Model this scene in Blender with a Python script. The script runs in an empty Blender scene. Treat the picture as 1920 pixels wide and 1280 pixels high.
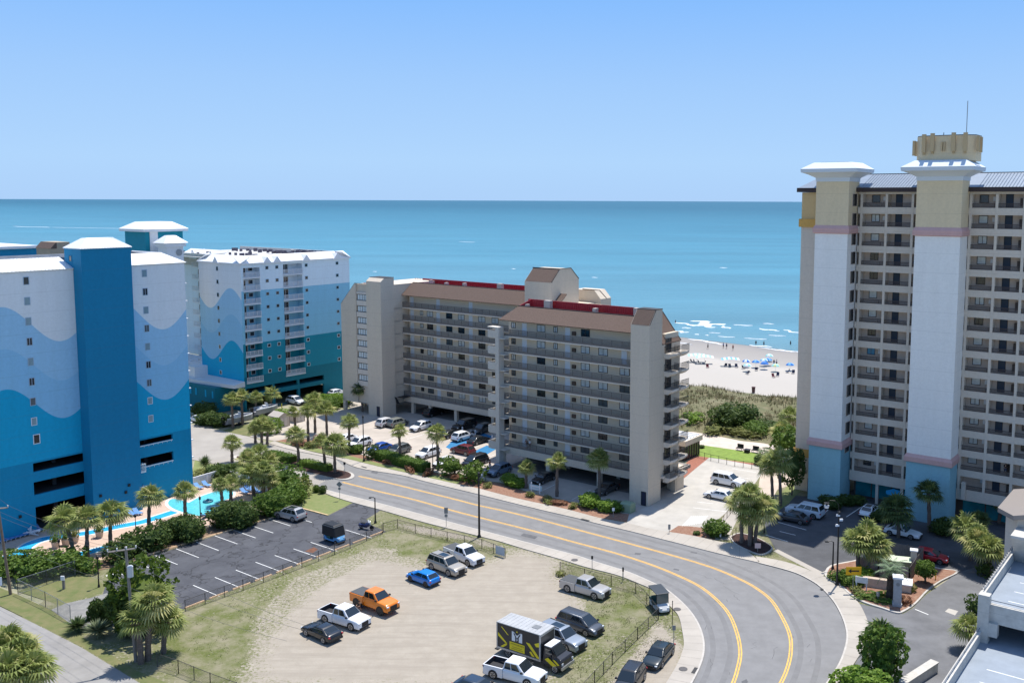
import bpy, bmesh, math, random
from mathutils import Vector, Matrix, noise
R=math.radians
random.seed(7)
SC=bpy.context.scene
# ------------------------------------------------------------------ camera, light
F=1750.0; PX,PY=1106.0,554.0; ROLL=0.0037; PITCH=math.atan(178/F); CAMH=44.0
cam_d=bpy.data.cameras.new('camera'); cam=bpy.data.objects.new('camera',cam_d); SC.collection.objects.link(cam); SC.camera=cam
cam_d.sensor_fit='HORIZONTAL'; cam_d.sensor_width=36; cam_d.lens=F/1920*36; cam_d.clip_start=1; cam_d.clip_end=150000
cam_d.shift_x=(960-PX)/1920; cam_d.shift_y=-(640-PY)/1920
cam.matrix_world=Matrix.Translation((0,0,CAMH))@Matrix.Rotation(R(90)-PITCH,4,'X')@Matrix.Rotation(ROLL,4,'Z')
SUN_AZ=R(29); SUN_EL=R(71)      # azimuth clockwise from +Y (towards +X)
w=bpy.data.worlds.new('World'); SC.world=w; w.use_nodes=True
nt=w.node_tree; bg=nt.nodes['Background']; sky=nt.nodes.new('ShaderNodeTexSky'); sky.sky_type='NISHITA'; sky.sun_disc=False
sky.sun_elevation=SUN_EL; sky.sun_rotation=SUN_AZ; sky.altitude=0; sky.air_density=1.0; sky.dust_density=0.15; sky.ozone_density=2.5
bg.inputs[1].default_value=0.13
# clear summer air: the band above the sea horizon is a soft blue, blending into the physical sky higher up
tcw=nt.nodes.new('ShaderNodeTexCoord'); sx=nt.nodes.new('ShaderNodeSeparateXYZ'); nt.links.new(tcw.outputs['Generated'],sx.inputs[0])
rmp=nt.nodes.new('ShaderNodeValToRGB'); nt.links.new(sx.outputs['Z'],rmp.inputs[0]); el=rmp.color_ramp.elements
KS=1/(0.13*2**0.70)
el[0].position=0.0; el[0].color=(.40*KS,.60*KS,.89*KS,1); el[1].position=.75; el[1].color=(.16*KS,.36*KS,.80*KS,1)
for p_,c_ in ((.04,(.41,.63,.92)),(.12,(.335,.565,.92)),(.20,(.235,.485,.93)),(.33,(.19,.43,.92))):
    k_=el.new(p_); k_.color=(c_[0]*KS,c_[1]*KS,c_[2]*KS,1)
mxr=nt.nodes.new('ShaderNodeMapRange'); mxr.inputs['From Min'].default_value=.30; mxr.inputs['From Max'].default_value=.60; nt.links.new(sx.outputs['Z'],mxr.inputs['Value'])
mxs=nt.nodes.new('ShaderNodeMix'); mxs.data_type='RGBA'; nt.links.new(mxr.outputs[0],mxs.inputs['Factor']); nt.links.new(rmp.outputs[0],mxs.inputs[6]); nt.links.new(sky.outputs[0],mxs.inputs[7]); nt.links.new(mxs.outputs[2],bg.inputs[0])
sd=bpy.data.lights.new('sun','SUN'); sd.energy=3.5; sd.angle=R(0.5); sd.color=(1,0.95,0.87)
sun=bpy.data.objects.new('sun',sd); SC.collection.objects.link(sun)
sdir=Vector((math.sin(SUN_AZ)*math.cos(SUN_EL),math.cos(SUN_AZ)*math.cos(SUN_EL),math.sin(SUN_EL)))
sun.rotation_euler=sdir.to_track_quat('Z','Y').to_euler(); sun.location=(60,150,200)
SC.view_settings.view_transform='Standard'; SC.view_settings.look='None'; SC.view_settings.exposure=0.80; SC.view_settings.gamma=1; SC.view_settings.use_curve_mapping=False
SC.cycles.max_bounces=6; SC.cycles.transparent_max_bounces=8
# ------------------------------------------------------------------ frames
def gp(x,y,z=0.0):
    """ground point seen at photo pixel (1920 wide)"""
    u=x-PX; v=y-PY; c,s=math.cos(ROLL),math.sin(ROLL); a=u*c-v*s; b=u*s+v*c
    X=a; Y=F*math.cos(PITCH)-b*math.sin(PITCH); Z=-F*math.sin(PITCH)-b*math.cos(PITCH)
    t=(z-CAMH)/Z; return Vector((X*t,Y*t,z))
def zat(bx,by,tx,ty):
    """height of pixel (tx,ty) standing above ground pixel (bx,by)"""
    p=gp(bx,by); u=tx-PX; v=ty-PY; c,s=math.cos(ROLL),math.sin(ROLL); a=u*c-v*s; b=u*s+v*c
    X=a; Y=F*math.cos(PITCH)-b*math.sin(PITCH); Z=-F*math.sin(PITCH)-b*math.cos(PITCH)
    k=math.hypot(p.x,p.y)/math.hypot(X,Y); return CAMH+Z*k
TH=R(144.5); OX,OY=8.5,131.3; ROT=R(-35.5)
UX,UY=math.cos(TH),math.sin(TH); VX,VY=math.cos(R(54.5)),math.sin(R(54.5))
def Wp(u,v,z=0.0): return Vector((OX+u*UX+v*VX,OY+u*UY+v*VY,z))
def uv_of(p): dx,dy=p[0]-OX,p[1]-OY; return dx*UX+dy*UY, dx*VX+dy*VY
def lin(c): return tuple(((x/255)/12.92 if x/255<=.04045 else ((x/255+.055)/1.055)**2.4) for x in c)
# ------------------------------------------------------------------ materials
MATS={}
WX={'taupe_stucco','pale_stucco','mural_white','mural_light_blue','mural_sky_blue','mural_blue','mural_deep_blue','tower_blue','teal_paint','teal_light','teal_pale','teal_dark','teal_pale_mid','cream_stucco','greige_stucco','tower_white','tower_sky_blue','dusty_pink_band','recess_stucco','deck_concrete','pale_grey_render'}
def mat(name,col,rough=.7,ns=0,na=0.0,bump=0.0,bs=8.0,metal=0.0,spec=.4,col2=None,stretch=None,rust=None):
    """col: linear rgb. ns/na: noise scale and strength of tone variation"""
    if name in MATS: return MATS[name]
    m=bpy.data.materials.new(name); m.use_nodes=True; n=m.node_tree; b=n.nodes['Principled BSDF']
    b.inputs['Roughness'].default_value=rough; b.inputs['Metallic'].default_value=metal; b.inputs['Specular IOR Level'].default_value=spec
    tc=n.nodes.new('ShaderNodeTexCoord'); src=tc.outputs['Object']
    if stretch:
        mp=n.nodes.new('ShaderNodeMapping'); mp.inputs['Scale'].default_value=stretch; n.links.new(src,mp.inputs[0]); src=mp.outputs[0]
    if ns:
        t=n.nodes.new('ShaderNodeTexNoise'); t.inputs['Scale'].default_value=ns; t.inputs['Detail'].default_value=6; t.inputs['Roughness'].default_value=.65; n.links.new(src,t.inputs['Vector'])
        r=n.nodes.new('ShaderNodeValToRGB'); c2=col2 or tuple(x*(1-na) for x in col); hi=col if col2 else tuple(min(1,x*(1+na*.6)) for x in col)
        r.color_ramp.elements[0].position=.32; r.color_ramp.elements[1].position=.68
        r.color_ramp.elements[0].color=(*c2,1); r.color_ramp.elements[1].color=(*hi,1)
        n.links.new(t.outputs['Fac'],r.inputs[0]); n.links.new(r.outputs[0],b.inputs['Base Color'])
    else: b.inputs['Base Color'].default_value=(*col,1)
    if name in WX:
        mp_=n.nodes.new('ShaderNodeMapping'); mp_.inputs['Scale'].default_value=(.9,.9,.09); n.links.new(tc.outputs['Object'],mp_.inputs[0])
        t3=n.nodes.new('ShaderNodeTexNoise'); t3.inputs['Scale'].default_value=1.1; t3.inputs['Detail'].default_value=7; t3.inputs['Roughness'].default_value=.7; n.links.new(mp_.outputs[0],t3.inputs['Vector'])
        r3=n.nodes.new('ShaderNodeValToRGB'); r3.color_ramp.elements[0].position=.3; r3.color_ramp.elements[1].position=.62; r3.color_ramp.elements[0].color=(.84,.83,.81,1); n.links.new(t3.outputs['Fac'],r3.inputs[0])
        m3=n.nodes.new('ShaderNodeMix'); m3.data_type='RGBA'; m3.blend_type='MULTIPLY'; m3.inputs['Factor'].default_value=.33
        src3=b.inputs['Base Color'].links[0].from_socket if b.inputs['Base Color'].links else None
        if src3: n.links.new(src3,m3.inputs[6])
        else: m3.inputs[6].default_value=(*col,1)
        n.links.new(r3.outputs[0],m3.inputs[7]); n.links.new(m3.outputs[2],b.inputs['Base Color'])
    if name in WX:
        sz=n.nodes.new('ShaderNodeSeparateXYZ'); n.links.new(tc.outputs['Object'],sz.inputs[0])
        q1=n.nodes.new('ShaderNodeMath'); q1.operation='DIVIDE'; q1.inputs[1].default_value=2.65; n.links.new(sz.outputs['Z'],q1.inputs[0])
        q2=n.nodes.new('ShaderNodeMath'); q2.operation='FRACT'; n.links.new(q1.outputs[0],q2.inputs[0])
        q3=n.nodes.new('ShaderNodeMath'); q3.operation='LESS_THAN'; q3.inputs[1].default_value=.022; n.links.new(q2.outputs[0],q3.inputs[0])
        q4=n.nodes.new('ShaderNodeMath'); q4.operation='MULTIPLY'; q4.inputs[1].default_value=.16; n.links.new(q3.outputs[0],q4.inputs[0])
        q5=n.nodes.new('ShaderNodeMix'); q5.data_type='RGBA'; q5.inputs[7].default_value=(.1,.1,.1,1); n.links.new(q4.outputs[0],q5.inputs[0]); n.links.new(m3.outputs[2],q5.inputs[6]); n.links.new(q5.outputs[2],b.inputs['Base Color'])
    if bump:
        t2=n.nodes.new('ShaderNodeTexNoise'); t2.inputs['Scale'].default_value=bs; t2.inputs['Detail'].default_value=4; n.links.new(src,t2.inputs['Vector'])
        bp=n.nodes.new('ShaderNodeBump'); bp.inputs['Strength'].default_value=bump; bp.inputs['Distance'].default_value=.05
        n.links.new(t2.outputs['Fac'],bp.inputs['Height']); n.links.new(bp.outputs[0],b.inputs['Normal'])
    MATS[name]=m; return m
def S(*c): return lin(c)
asphalt=mat('asphalt_road',(.205,.203,.203),.9,.55,.13,.3,20)
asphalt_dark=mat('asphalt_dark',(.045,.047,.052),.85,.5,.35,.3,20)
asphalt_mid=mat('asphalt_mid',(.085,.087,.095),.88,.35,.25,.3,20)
concrete=mat('concrete_pale',(.43,.405,.365),.9,.35,.14,.2,12)
concrete2=mat('concrete_slab',(.40,.365,.32),.9,.2,.14,.2,12)
kerbm=mat('kerb_concrete',(.47,.44,.40),.9,1.5,.15)
white_paint=mat('white_road_paint',(.72,.72,.70),.8,3,.2)
yellow_paint=mat('yellow_road_paint',(.72,.42,.10),.8,2,.2)
blue_paint=mat('blue_road_paint',(.02,.17,.36),.8,2,.25)
mulch=mat('red_mulch',(.20,.085,.055),.95,2.5,.5,.6,15,col2=(.30,.19,.13))
mulch_dark=mat('dark_mulch',(.06,.03,.025),.95,2.5,.5,.6,15)
lawnm=mat('lawn_green',(.15,.19,.06),.95,1.2,.3,.5,25,col2=(.21,.22,.09))
lawn2=mat('lawn_dry',(.105,.135,.04),.95,.7,.3,.5,25,col2=(.19,.17,.08))
deckm=mat('pool_deck_paving',(.52,.38,.30),.85,1.2,.14)
poolw=mat('pool_water',(.12,.55,.62),.12,2.5,.25,.3,3,spec=.5)
riverw=mat('lazy_river_water',(.04,.42,.72),.15,2.5,.25,.3,3,spec=.5)
black=mat('black_metal',(.012,.013,.015),.5)
darkgap=mat('dark_interior',(.022,.024,.028),.9)
white=mat('white_trim',(.72,.73,.75),.6,3,.06)
grey_metal=mat('galvanised_metal',(.30,.31,.32),.45,metal=.5)
wood=mat('weathered_wood',(.20,.15,.11),.9,2,.4,stretch=(8,8,1))
woodg=mat('grey_wood',(.22,.20,.185),.9,2,.35,stretch=(8,8,1))
glass_d=mat('glass_dark',(.018,.024,.032),.12,1.2,.3,spec=.7)
glass_l=mat('glass_curtained',(.58,.64,.66),.25,1.0,.25,spec=.6)
glass_m=mat('glass_half_dark',(.09,.115,.13),.2,1.0,.35,spec=.6)
# ------------------------------------------------------------------ mesh helpers
class MB:
    def __init__(s): s.v=[]; s.f=[]; s.m=[]
    def face(s,pts,mi=0):
        b=len(s.v); s.v+=[tuple(p) for p in pts]; s.f.append(tuple(range(b,b+len(pts)))); s.m.append(mi)
    def box(s,x0,x1,y0,y1,z0,z1,mi=0,skip=''):
        if x0>x1: x0,x1=x1,x0
        if y0>y1: y0,y1=y1,y0
        p=[(x0,y0,z0),(x1,y0,z0),(x1,y1,z0),(x0,y1,z0),(x0,y0,z1),(x1,y0,z1),(x1,y1,z1),(x0,y1,z1)]
        b=len(s.v); s.v+=p
        for k,q in (('b',(0,3,2,1)),('t',(4,5,6,7)),('f',(0,1,5,4)),('r',(1,2,6,5)),('k',(2,3,7,6)),('l',(3,0,4,7))):
            if k in skip: continue
            s.f.append(tuple(b+i for i in q)); s.m.append(mi)
    def loft(s,rings,mi=0,cap=True,closed=True):
        b=len(s.v); n=len(rings[0])
        for r in rings: s.v+=[tuple(p) for p in r]
        for i in range(len(rings)-1):
            for j in range(n if closed else n-1):
                k=(j+1)%n; s.f.append((b+i*n+j,b+i*n+k,b+(i+1)*n+k,b+(i+1)*n+j)); s.m.append(mi)
        if cap:
            s.f.append(tuple(b+j for j in range(n))[::-1]); s.m.append(mi)
            e=b+(len(rings)-1)*n; s.f.append(tuple(e+j for j in range(n))); s.m.append(mi)
    def tube(s,pts,rad,n=8,mi=0):
        pts=[Vector(p) for p in pts]; rs=rad if isinstance(rad,(list,tuple)) else [rad]*len(pts); rings=[]
        for i,p in enumerate(pts):
            d=(pts[min(i+1,len(pts)-1)]-pts[max(i-1,0)]).normalized(); a=Vector((1,0,0)) if abs(d.x)<.8 else Vector((0,1,0))
            e=d.cross(a).normalized(); g=d.cross(e)
            rings.append([p+(e*math.cos(2*math.pi*k/n)+g*math.sin(2*math.pi*k/n))*rs[i] for k in range(n)])
        s.loft(rings,mi)
    def cyl(s,c,r0,r1,z0,z1,n=12,mi=0): s.loft([[(c[0]+r*math.cos(2*math.pi*k/n),c[1]+r*math.sin(2*math.pi*k/n),z) for k in range(n)] for r,z in ((r0,z0),(r1,z1))],mi)
    def merge(s,o,off=(0,0,0),mi=None):
        b=len(s.v); s.v+=[(p[0]+off[0],p[1]+off[1],p[2]+off[2]) for p in o.v]; s.f+=[tuple(b+i for i in f) for f in o.f]; s.m+=[(m if mi is None else mi) for m in o.m]
def link(o): SC.collection.objects.link(o); return o
def mesh(mb,mats,smooth=False,fix=True,xf=None):
    me=bpy.data.meshes.new('m'); v=[xf(p) for p in mb.v] if xf else mb.v
    me.from_pydata(v,[],mb.f)
    for m in (mats if isinstance(mats,(list,tuple)) else [mats]): me.materials.append(m)
    me.polygons.foreach_set('material_index',mb.m)
    if fix:
        bm=bmesh.new(); bm.from_mesh(me); bmesh.ops.recalc_face_normals(bm,faces=bm.faces); bm.to_mesh(me); bm.free()
    if smooth: me.polygons.foreach_set('use_smooth',[True]*len(me.polygons))
    me.update(); return me
def obj(name,mb,mats,parent=None,smooth=False,fix=True,loc=(0,0,0),rz=0,xf=None):
    me=mb if isinstance(mb,bpy.types.Mesh) else mesh(mb,mats,smooth,fix,xf)
    me.name=name; o=bpy.data.objects.new(name,me); link(o); o.location=loc; o.rotation_euler=(0,0,rz)
    if parent: o.parent=parent
    return o
def tag(o,label=None,cat=None,group=None,kind=None):
    if label: o['label']=label
    if cat: o['category']=cat
    if group: o['group']=group
    if kind: o['kind']=kind
    return o
def empty(name,label,cat,loc=(0,0,0),rz=0,group=None):
    o=bpy.data.objects.new(name,None); o.empty_display_size=.5; link(o); o.location=loc; o.rotation_euler=(0,0,rz); return tag(o,label,cat,group)
def copy_tree(o,parent=None):
    c=o.copy(); link(c); c.parent=parent
    for ch in o.children: copy_tree(ch,c)
    return c
def bevel(o,w=.03,seg=2):
    m=o.modifiers.new('bevel','BEVEL'); m.width=w; m.segments=seg; m.limit_method='ANGLE'; m.angle_limit=R(35); return o
# catmull-rom through world points
def spline(pts,per=6):
    P=[Vector(p) for p in pts]; out=[]
    for i in range(len(P)-1):
        a=P[max(i-1,0)]; b=P[i]; c=P[i+1]; d=P[min(i+2,len(P)-1)]
        for k in range(per):
            t=k/per; out.append(.5*((2*b)+(c-a)*t+(2*a-5*b+4*c-d)*t*t+(3*b-a-3*c+d)*t**3))
    out.append(P[-1]); return out
def pp(l,z=0): return [gp(x,y,z) for x,y in l]
def sheet(name,pts,z,m,kind='structure',h=0.0,label=None,cat=None):
    """flat polygon (world points); h>0 gives a raised slab with real sides"""
    mb=MB(); ring=[(p[0],p[1],z) for p in pts]
    if h: mb.loft([[(p[0],p[1],z-h) for p in pts],ring]); 
    else: mb.face(ring)
    o=obj(name,mb,m)
    bm=bmesh.new(); bm.from_mesh(o.data); bmesh.ops.triangulate(bm,faces=bm.faces,ngon_method='EAR_CLIP'); bmesh.ops.recalc_face_normals(bm,faces=bm.faces)
    if not h:
        for f in bm.faces:
            if f.normal.z<0: f.normal_flip()
    bm.to_mesh(o.data); bm.free()
    return tag(o,label,cat,kind=kind)
def strip(mb,line,wd,z,off=0,mi=0,dash=None):
    n=len(line); L=[];Rr=[]
    for i in range(n):
        d=(line[min(i+1,n-1)]-line[max(i-1,0)]); d.z=0; d.normalize(); nn=Vector((-d.y,d.x,0))
        L.append(line[i]+nn*(off+wd/2)); Rr.append(line[i]+nn*(off-wd/2))
    for i in range(n-1): mb.face([(L[i].x,L[i].y,z),(L[i+1].x,L[i+1].y,z),(Rr[i+1].x,Rr[i+1].y,z),(Rr[i].x,Rr[i].y,z)],mi)
def inpoly(x,y,P):
    c=False; n=len(P); j=n-1
    for i in range(n):
        xi,yi=P[i][0],P[i][1]; xj,yj=P[j][0],P[j][1]
        if (yi>y)!=(yj>y) and x<(xj-xi)*(y-yi)/(yj-yi)+xi: c=not c
        j=i
    return c
def dpoly(x,y,P):
    d=1e9; n=len(P)
    for i in range(n):
        ax,ay=P[i-1][0],P[i-1][1]; bx,by=P[i][0],P[i][1]; ex,ey=bx-ax,by-ay; L=ex*ex+ey*ey or 1e-9
        t=max(0,min(1,((x-ax)*ex+(y-ay)*ey)/L)); d=min(d,math.hypot(x-ax-t*ex,y-ay-t*ey))
    return -d if inpoly(x,y,P) else d

def split_pieces(o,gap=.12,name=None):
    """give every separate piece of a mesh part an object of its own"""
    me=o.data; n=len(me.vertices); par=list(range(n))
    def fd(a):
        while par[a]!=a: par[a]=par[par[a]]; a=par[a]
        return a
    for p in me.polygons:
        v=p.vertices; a=fd(v[0])
        for b in v[1:]:
            b=fd(b)
            if a!=b: par[b]=a
    isl={}
    for i in range(n): isl.setdefault(fd(i),[]).append(i)
    ks=list(isl); bb=[]
    for k in ks:
        c=[me.vertices[i].co for i in isl[k]]; bb.append([min(v[j] for v in c)-gap/2 for j in range(3)]+[max(v[j] for v in c)+gap/2 for j in range(3)])
    if len(ks)<2 or len(ks)>1500: return
    g=list(range(len(ks)))
    def fg(a):
        while g[a]!=a: g[a]=g[g[a]]; a=g[a]
        return a
    for i in range(len(ks)):
        A=bb[i]
        for j in range(i):
            Bx=bb[j]
            if A[0]<=Bx[3] and Bx[0]<=A[3] and A[1]<=Bx[4] and Bx[1]<=A[4] and A[2]<=Bx[5] and Bx[2]<=A[5]: g[fg(i)]=fg(j)
    grp={}
    for i,k in enumerate(ks): grp.setdefault(fg(i),set()).add(k)
    if len(grp)<2 or len(grp)>90: return
    root={k:gi for gi,(r_,s_) in enumerate(grp.items()) for k in s_}
    fs={}
    for p in me.polygons: fs.setdefault(root[fd(p.vertices[0])],[]).append((tuple(p.vertices),p.material_index,p.use_smooth))
    for gi,L_ in fs.items():
        ix={}; vs=[]; ff=[]
        for f,_,_ in L_:
            for i in f:
                if i not in ix: ix[i]=len(vs); vs.append(me.vertices[i].co[:])
            ff.append([ix[i] for i in f])
        m2=bpy.data.meshes.new(me.name); m2.from_pydata(vs,[],ff)
        for m_ in me.materials: m2.materials.append(m_)
        m2.polygons.foreach_set('material_index',[x[1] for x in L_]); m2.polygons.foreach_set('use_smooth',[x[2] for x in L_])
        q=o.copy(); q.data=m2; q.name=name or o.name.split('.')[0]; link(q)
        for ch in list(o.children): 
            if gi==0: ch.parent=q
    bpy.data.objects.remove(o)
# ================================================================== SETTING
# ---- ground sheet (one sheet reaching far inland) + detailed field with grass / sand cover
far=MB(); 
def uvring(pts,z): return [tuple(Wp(u,v,z)) for u,v in pts]
far.face(uvring([(-3000,-3000),(3000,-3000),(3000,60),(-3000,60)],-0.05))
tag(obj('ground',far,mat('ground_sandy_soil',(.34,.31,.24),.95,.3,.3,.3,10,col2=(.20,.21,.11))),kind='structure')
def cover_mat(name,sand,sand2,gr,gr2):
    m=bpy.data.materials.new(name); m.use_nodes=True; n=m.node_tree; b=n.nodes['Principled BSDF']; b.inputs['Roughness'].default_value=.95; b.inputs['Specular IOR Level'].default_value=.15
    tc=n.nodes.new('ShaderNodeTexCoord'); at=n.nodes.new('ShaderNodeAttribute'); at.attribute_name='cover'
    def noi(sc,det=8,ro=.7):
        t=n.nodes.new('ShaderNodeTexNoise'); t.inputs['Scale'].default_value=sc; t.inputs['Detail'].default_value=det; t.inputs['Roughness'].default_value=ro; n.links.new(tc.outputs['Object'],t.inputs['Vector']); return t.outputs['Fac']
    def math_(op,a,bv):
        k=n.nodes.new('ShaderNodeMath'); k.operation=op; n.links.new(a,k.inputs[0]) if not isinstance(a,float) else None
        if isinstance(bv,float): k.inputs[1].default_value=bv
        else: n.links.new(bv,k.inputs[1])
        return k.outputs[0]
    def mixc(f,c1,c2):
        k=n.nodes.new('ShaderNodeMix'); k.data_type='RGBA'; n.links.new(f,k.inputs['Factor'])
        for s,c in ((6,c1),(7,c2)):
            if isinstance(c,tuple): k.inputs[s].default_value=(*c,1)
            else: n.links.new(c,k.inputs[s])
        return k.outputs[2]
    def ramp(f,a,c):
        r=n.nodes.new('ShaderNodeValToRGB'); r.color_ramp.elements[0].position=a; r.color_ramp.elements[1].position=c; n.links.new(f,r.inputs[0]); return r.outputs[0]
    big=noi(.35); fine=noi(3.0); vf=noi(9.0)
    x=math_('ADD',math_('MULTIPLY',math_('SUBTRACT',fine,.5),2.3),math_('MULTIPLY',math_('SUBTRACT',big,.5),.9))
    x=math_('ADD',x,math_('MULTIPLY',math_('SUBTRACT',vf,.5),.8)); g=ramp(math_('ADD',at.outputs['Fac'],x),.40,.66)
    sc_=mixc(ramp(noi(.6),.35,.65),sand,sand2)
    mpk=n.nodes.new('ShaderNodeMapping'); mpk.inputs['Rotation'].default_value=(0,0,R(20)); mpk.inputs['Scale'].default_value=(.10,1.3,1); n.links.new(tc.outputs['Object'],mpk.inputs[0])
    tk=n.nodes.new('ShaderNodeTexNoise'); tk.inputs['Scale'].default_value=1.0; tk.inputs['Detail'].default_value=6; tk.inputs['Distortion'].default_value=.8; n.links.new(mpk.outputs[0],tk.inputs['Vector'])
    sc_=mixc(ramp(tk.outputs['Fac'],.45,.75),sc_,tuple(.93*a for a in sand2)); gc=mixc(ramp(vf,.35,.65),gr,gr2); gc=mixc(ramp(big,.4,.62),gc,tuple(.5*(a+c) for a,c in zip(gr2,sand2)))
    n.links.new(mixc(g,sc_,gc),b.inputs['Base Color'])
    bp=n.nodes.new('ShaderNodeBump'); bp.inputs['Strength'].default_value=.5; bp.inputs['Distance'].default_value=.08; n.links.new(fine,bp.inputs['Height']); n.links.new(bp.outputs[0],b.inputs['Normal'])
    return m
covm=cover_mat('field_cover',(.36,.32,.265),(.305,.268,.22),(.07,.105,.022),(.155,.155,.06))
SAND=pp([(470,1290),(480,1235),(520,1175),(560,1130),(610,1085),(660,1068),(700,1045),(745,1052),(800,1062),(850,1052),(920,1052),(985,1030),(1052,1050),(1050,1075),(1075,1105),(1100,1125),(1105,1165),(1085,1195),(1050,1225),(1020,1300)])
SAND2=pp([(1240,1165),(1262,1190),(1285,1215),(1282,1235),(1255,1300),(1110,1320),(1170,1262)])
SAND3=pp([(750,985),(800,992),(845,1000),(900,1013),(960,1032),(985,1034),(900,1022),(790,1000)])
SHAB=pp([(480,1165),(560,1085),(700,1030),(770,1030),(800,1062),(700,1050),(560,1130),(480,1240)])
GREEN=[pp(q) for q in ([(330,1160),(420,1130),(470,1150),(450,1250),(400,1300),(320,1230)],[(1115,1110),(1180,1110),(1215,1145),(1195,1185),(1140,1180),(1110,1150)],[(760,1005),(880,1020),(840,1040),(760,1040)],[(530,965),(640,940),(665,950),(620,975)])]
corn=[gp(-60,1350),gp(1450,1350),gp(1450,1040),gp(1000,1000),gp(600,925),gp(100,1000)]
field=MB()
NX,NY=210,160; x0,x1,y0,y1=-60.,40.,74.,150.
vals=[]
for j in range(NY+1):
    for i in range(NX+1):
        x=x0+(x1-x0)*i/NX; y=y0+(y1-y0)*j/NY
        d=dpoly(x,y,SAND); c=.5+max(-1,min(1,d/3.2))*.55
        d2=min(dpoly(x,y,SAND2),dpoly(x,y,SAND3)); c=min(c,.45+max(-.4,min(.3,d2/2.0)))
        if inpoly(x,y,SHAB): c=.50
        for q in GREEN:
            d3=dpoly(x,y,q); c=max(c,.95-max(0,d3)/3) if d3<3 and d>0 else c
        field.v.append((x,y,0.0)); vals.append(c)
for j in range(NY):
    for i in range(NX):
        a=j*(NX+1)+i; field.f.append((a,a+1,a+NX+2,a+NX+1)); field.m.append(0)
fo=obj('field_ground',field,covm,fix=False); tag(fo,kind='structure')
at=fo.data.attributes.new('cover','FLOAT','POINT'); at.data.foreach_set('value',vals)
# tufts of taller grass on the vacant lot
tm=MB(); rr=random.Random(3)
def tuft(mb,x,y,z,h,n,sp,rng):
    for _ in range(n):
        a=rng.uniform(0,6.28); r=rng.uniform(0,sp); bx,by=x+math.cos(a)*r,y+math.sin(a)*r; hh=h*rng.uniform(.6,1.2); w=.03+.05*h
        lx,ly=math.cos(a)*hh*.5,math.sin(a)*hh*.5; px,py=-math.sin(a)*w,math.cos(a)*w
        mb.face([(bx-px,by-py,z),(bx+px,by+py,z),(bx+lx,by+ly,z+hh)],rng.randrange(2))
# generic grass tufts on the ground in px polygon
TUFTP=[pp(q) for q in ([(300,1165),(728,1003),(760,985),(985,1040),(800,1050),(600,1085),(470,1240),(440,1290),(300,1270)],[(1060,1062),(1215,1100),(1255,1150),(1275,1200),(1240,1210),(1150,1300),(1040,1300),(1050,1230),(1110,1120)])]
for q in TUFTP:
    xs=[p.x for p in q]; ys=[p.y for p in q]
    for _ in range(5200):
        x=rr.uniform(min(xs),max(xs)); y=rr.uniform(min(ys),max(ys))
        if inpoly(x,y,q) and dpoly(x,y,SAND)>.3 and noise.noise(Vector((x*.45,y*.45,0)))+rr.uniform(-.3,.3)>.0: tuft(tm,x,y,.0,rr.uniform(.04,.11),5,.3,rr)
tag(obj('grass',tm,[mat('tuft_green',(.13,.17,.045),.9),mat('tuft_straw',(.28,.25,.13),.9)],fix=False),kind='stuff',label='patchy grass and weeds over the sandy vacant lot',cat='grass')
# ---- sea, beach, dunes
sb=lambda u:145.5+(u-40)*.10
sea=MB(); us=[-60000,-3000,-300]+list(range(-100,200,10))+[300,600,3000,60000]
def vs_(u): return max(90,min(sb(u),330)) if u<2000 else 330
for i in range(len(us)-1):
    a,b=us[i],us[i+1]; sea.face([Wp(a,vs_(a),.02),Wp(b,vs_(b),.02),Wp(b,70000,.02),Wp(a,70000,.02)])
sm=bpy.data.materials.new('sea_water'); sm.use_nodes=True; n=sm.node_tree; b=n.nodes['Principled BSDF']
b.inputs['Roughness'].default_value=.35; b.inputs['Specular IOR Level'].default_value=.22
g=n.nodes.new('ShaderNodeNewGeometry'); ln=n.nodes.new('ShaderNodeVectorMath'); ln.operation='DOT_PRODUCT'; ln.inputs[1].default_value=(VX,VY,0); n.links.new(g.outputs['Position'],ln.inputs[0])
mr=n.nodes.new('ShaderNodeMapRange'); mr.inputs['From Min'].default_value=240; mr.inputs['From Max'].default_value=4500; n.links.new(ln.outputs['Value'],mr.inputs['Value'])
cr=n.nodes.new('ShaderNodeValToRGB'); e=cr.color_ramp.elements; e[0].position=0; e[0].color=(.13,.24,.27,1); e[1].position=1; e[1].color=(.0,.08,.12,1)
for p,c in ((.012,(.085,.215,.27,1)),(.08,(.055,.20,.265,1)),(.25,(.03,.155,.215,1)),(.6,(.01,.108,.155,1))):
    k=e.new(p); k.color=c
n.links.new(mr.outputs[0],cr.inputs[0])
nz=n.nodes.new('ShaderNodeTexNoise'); nz.inputs['Scale'].default_value=.012; nz.inputs['Detail'].default_value=8; mp=n.nodes.new('ShaderNodeMapping'); mp.inputs['Rotation'].default_value=(0,0,-ROT); mp.inputs['Scale'].default_value=(.35,1.6,1)
n.links.new(g.outputs['Position'],mp.inputs[0]); n.links.new(mp.outputs[0],nz.inputs['Vector'])
mx=n.nodes.new('ShaderNodeMix'); mx.data_type='RGBA'; mx.blend_type='OVERLAY'; mx.inputs['Factor'].default_value=.35; n.links.new(cr.outputs[0],mx.inputs[6]); n.links.new(nz.outputs['Fac'],mx.inputs[7]); n.links.new(mx.outputs[2],b.inputs['Base Color'])
nw=n.nodes.new('ShaderNodeTexNoise'); nw.inputs['Scale'].default_value=.16; nw.inputs['Detail'].default_value=7; nw.inputs['Roughness'].default_value=.6; mp2=n.nodes.new('ShaderNodeMapping'); mp2.inputs['Rotation'].default_value=(0,0,-ROT); mp2.inputs['Scale'].default_value=(.45,1.5,1)
n.links.new(g.outputs['Position'],mp2.inputs[0]); n.links.new(mp2.outputs[0],nw.inputs['Vector'])
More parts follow.
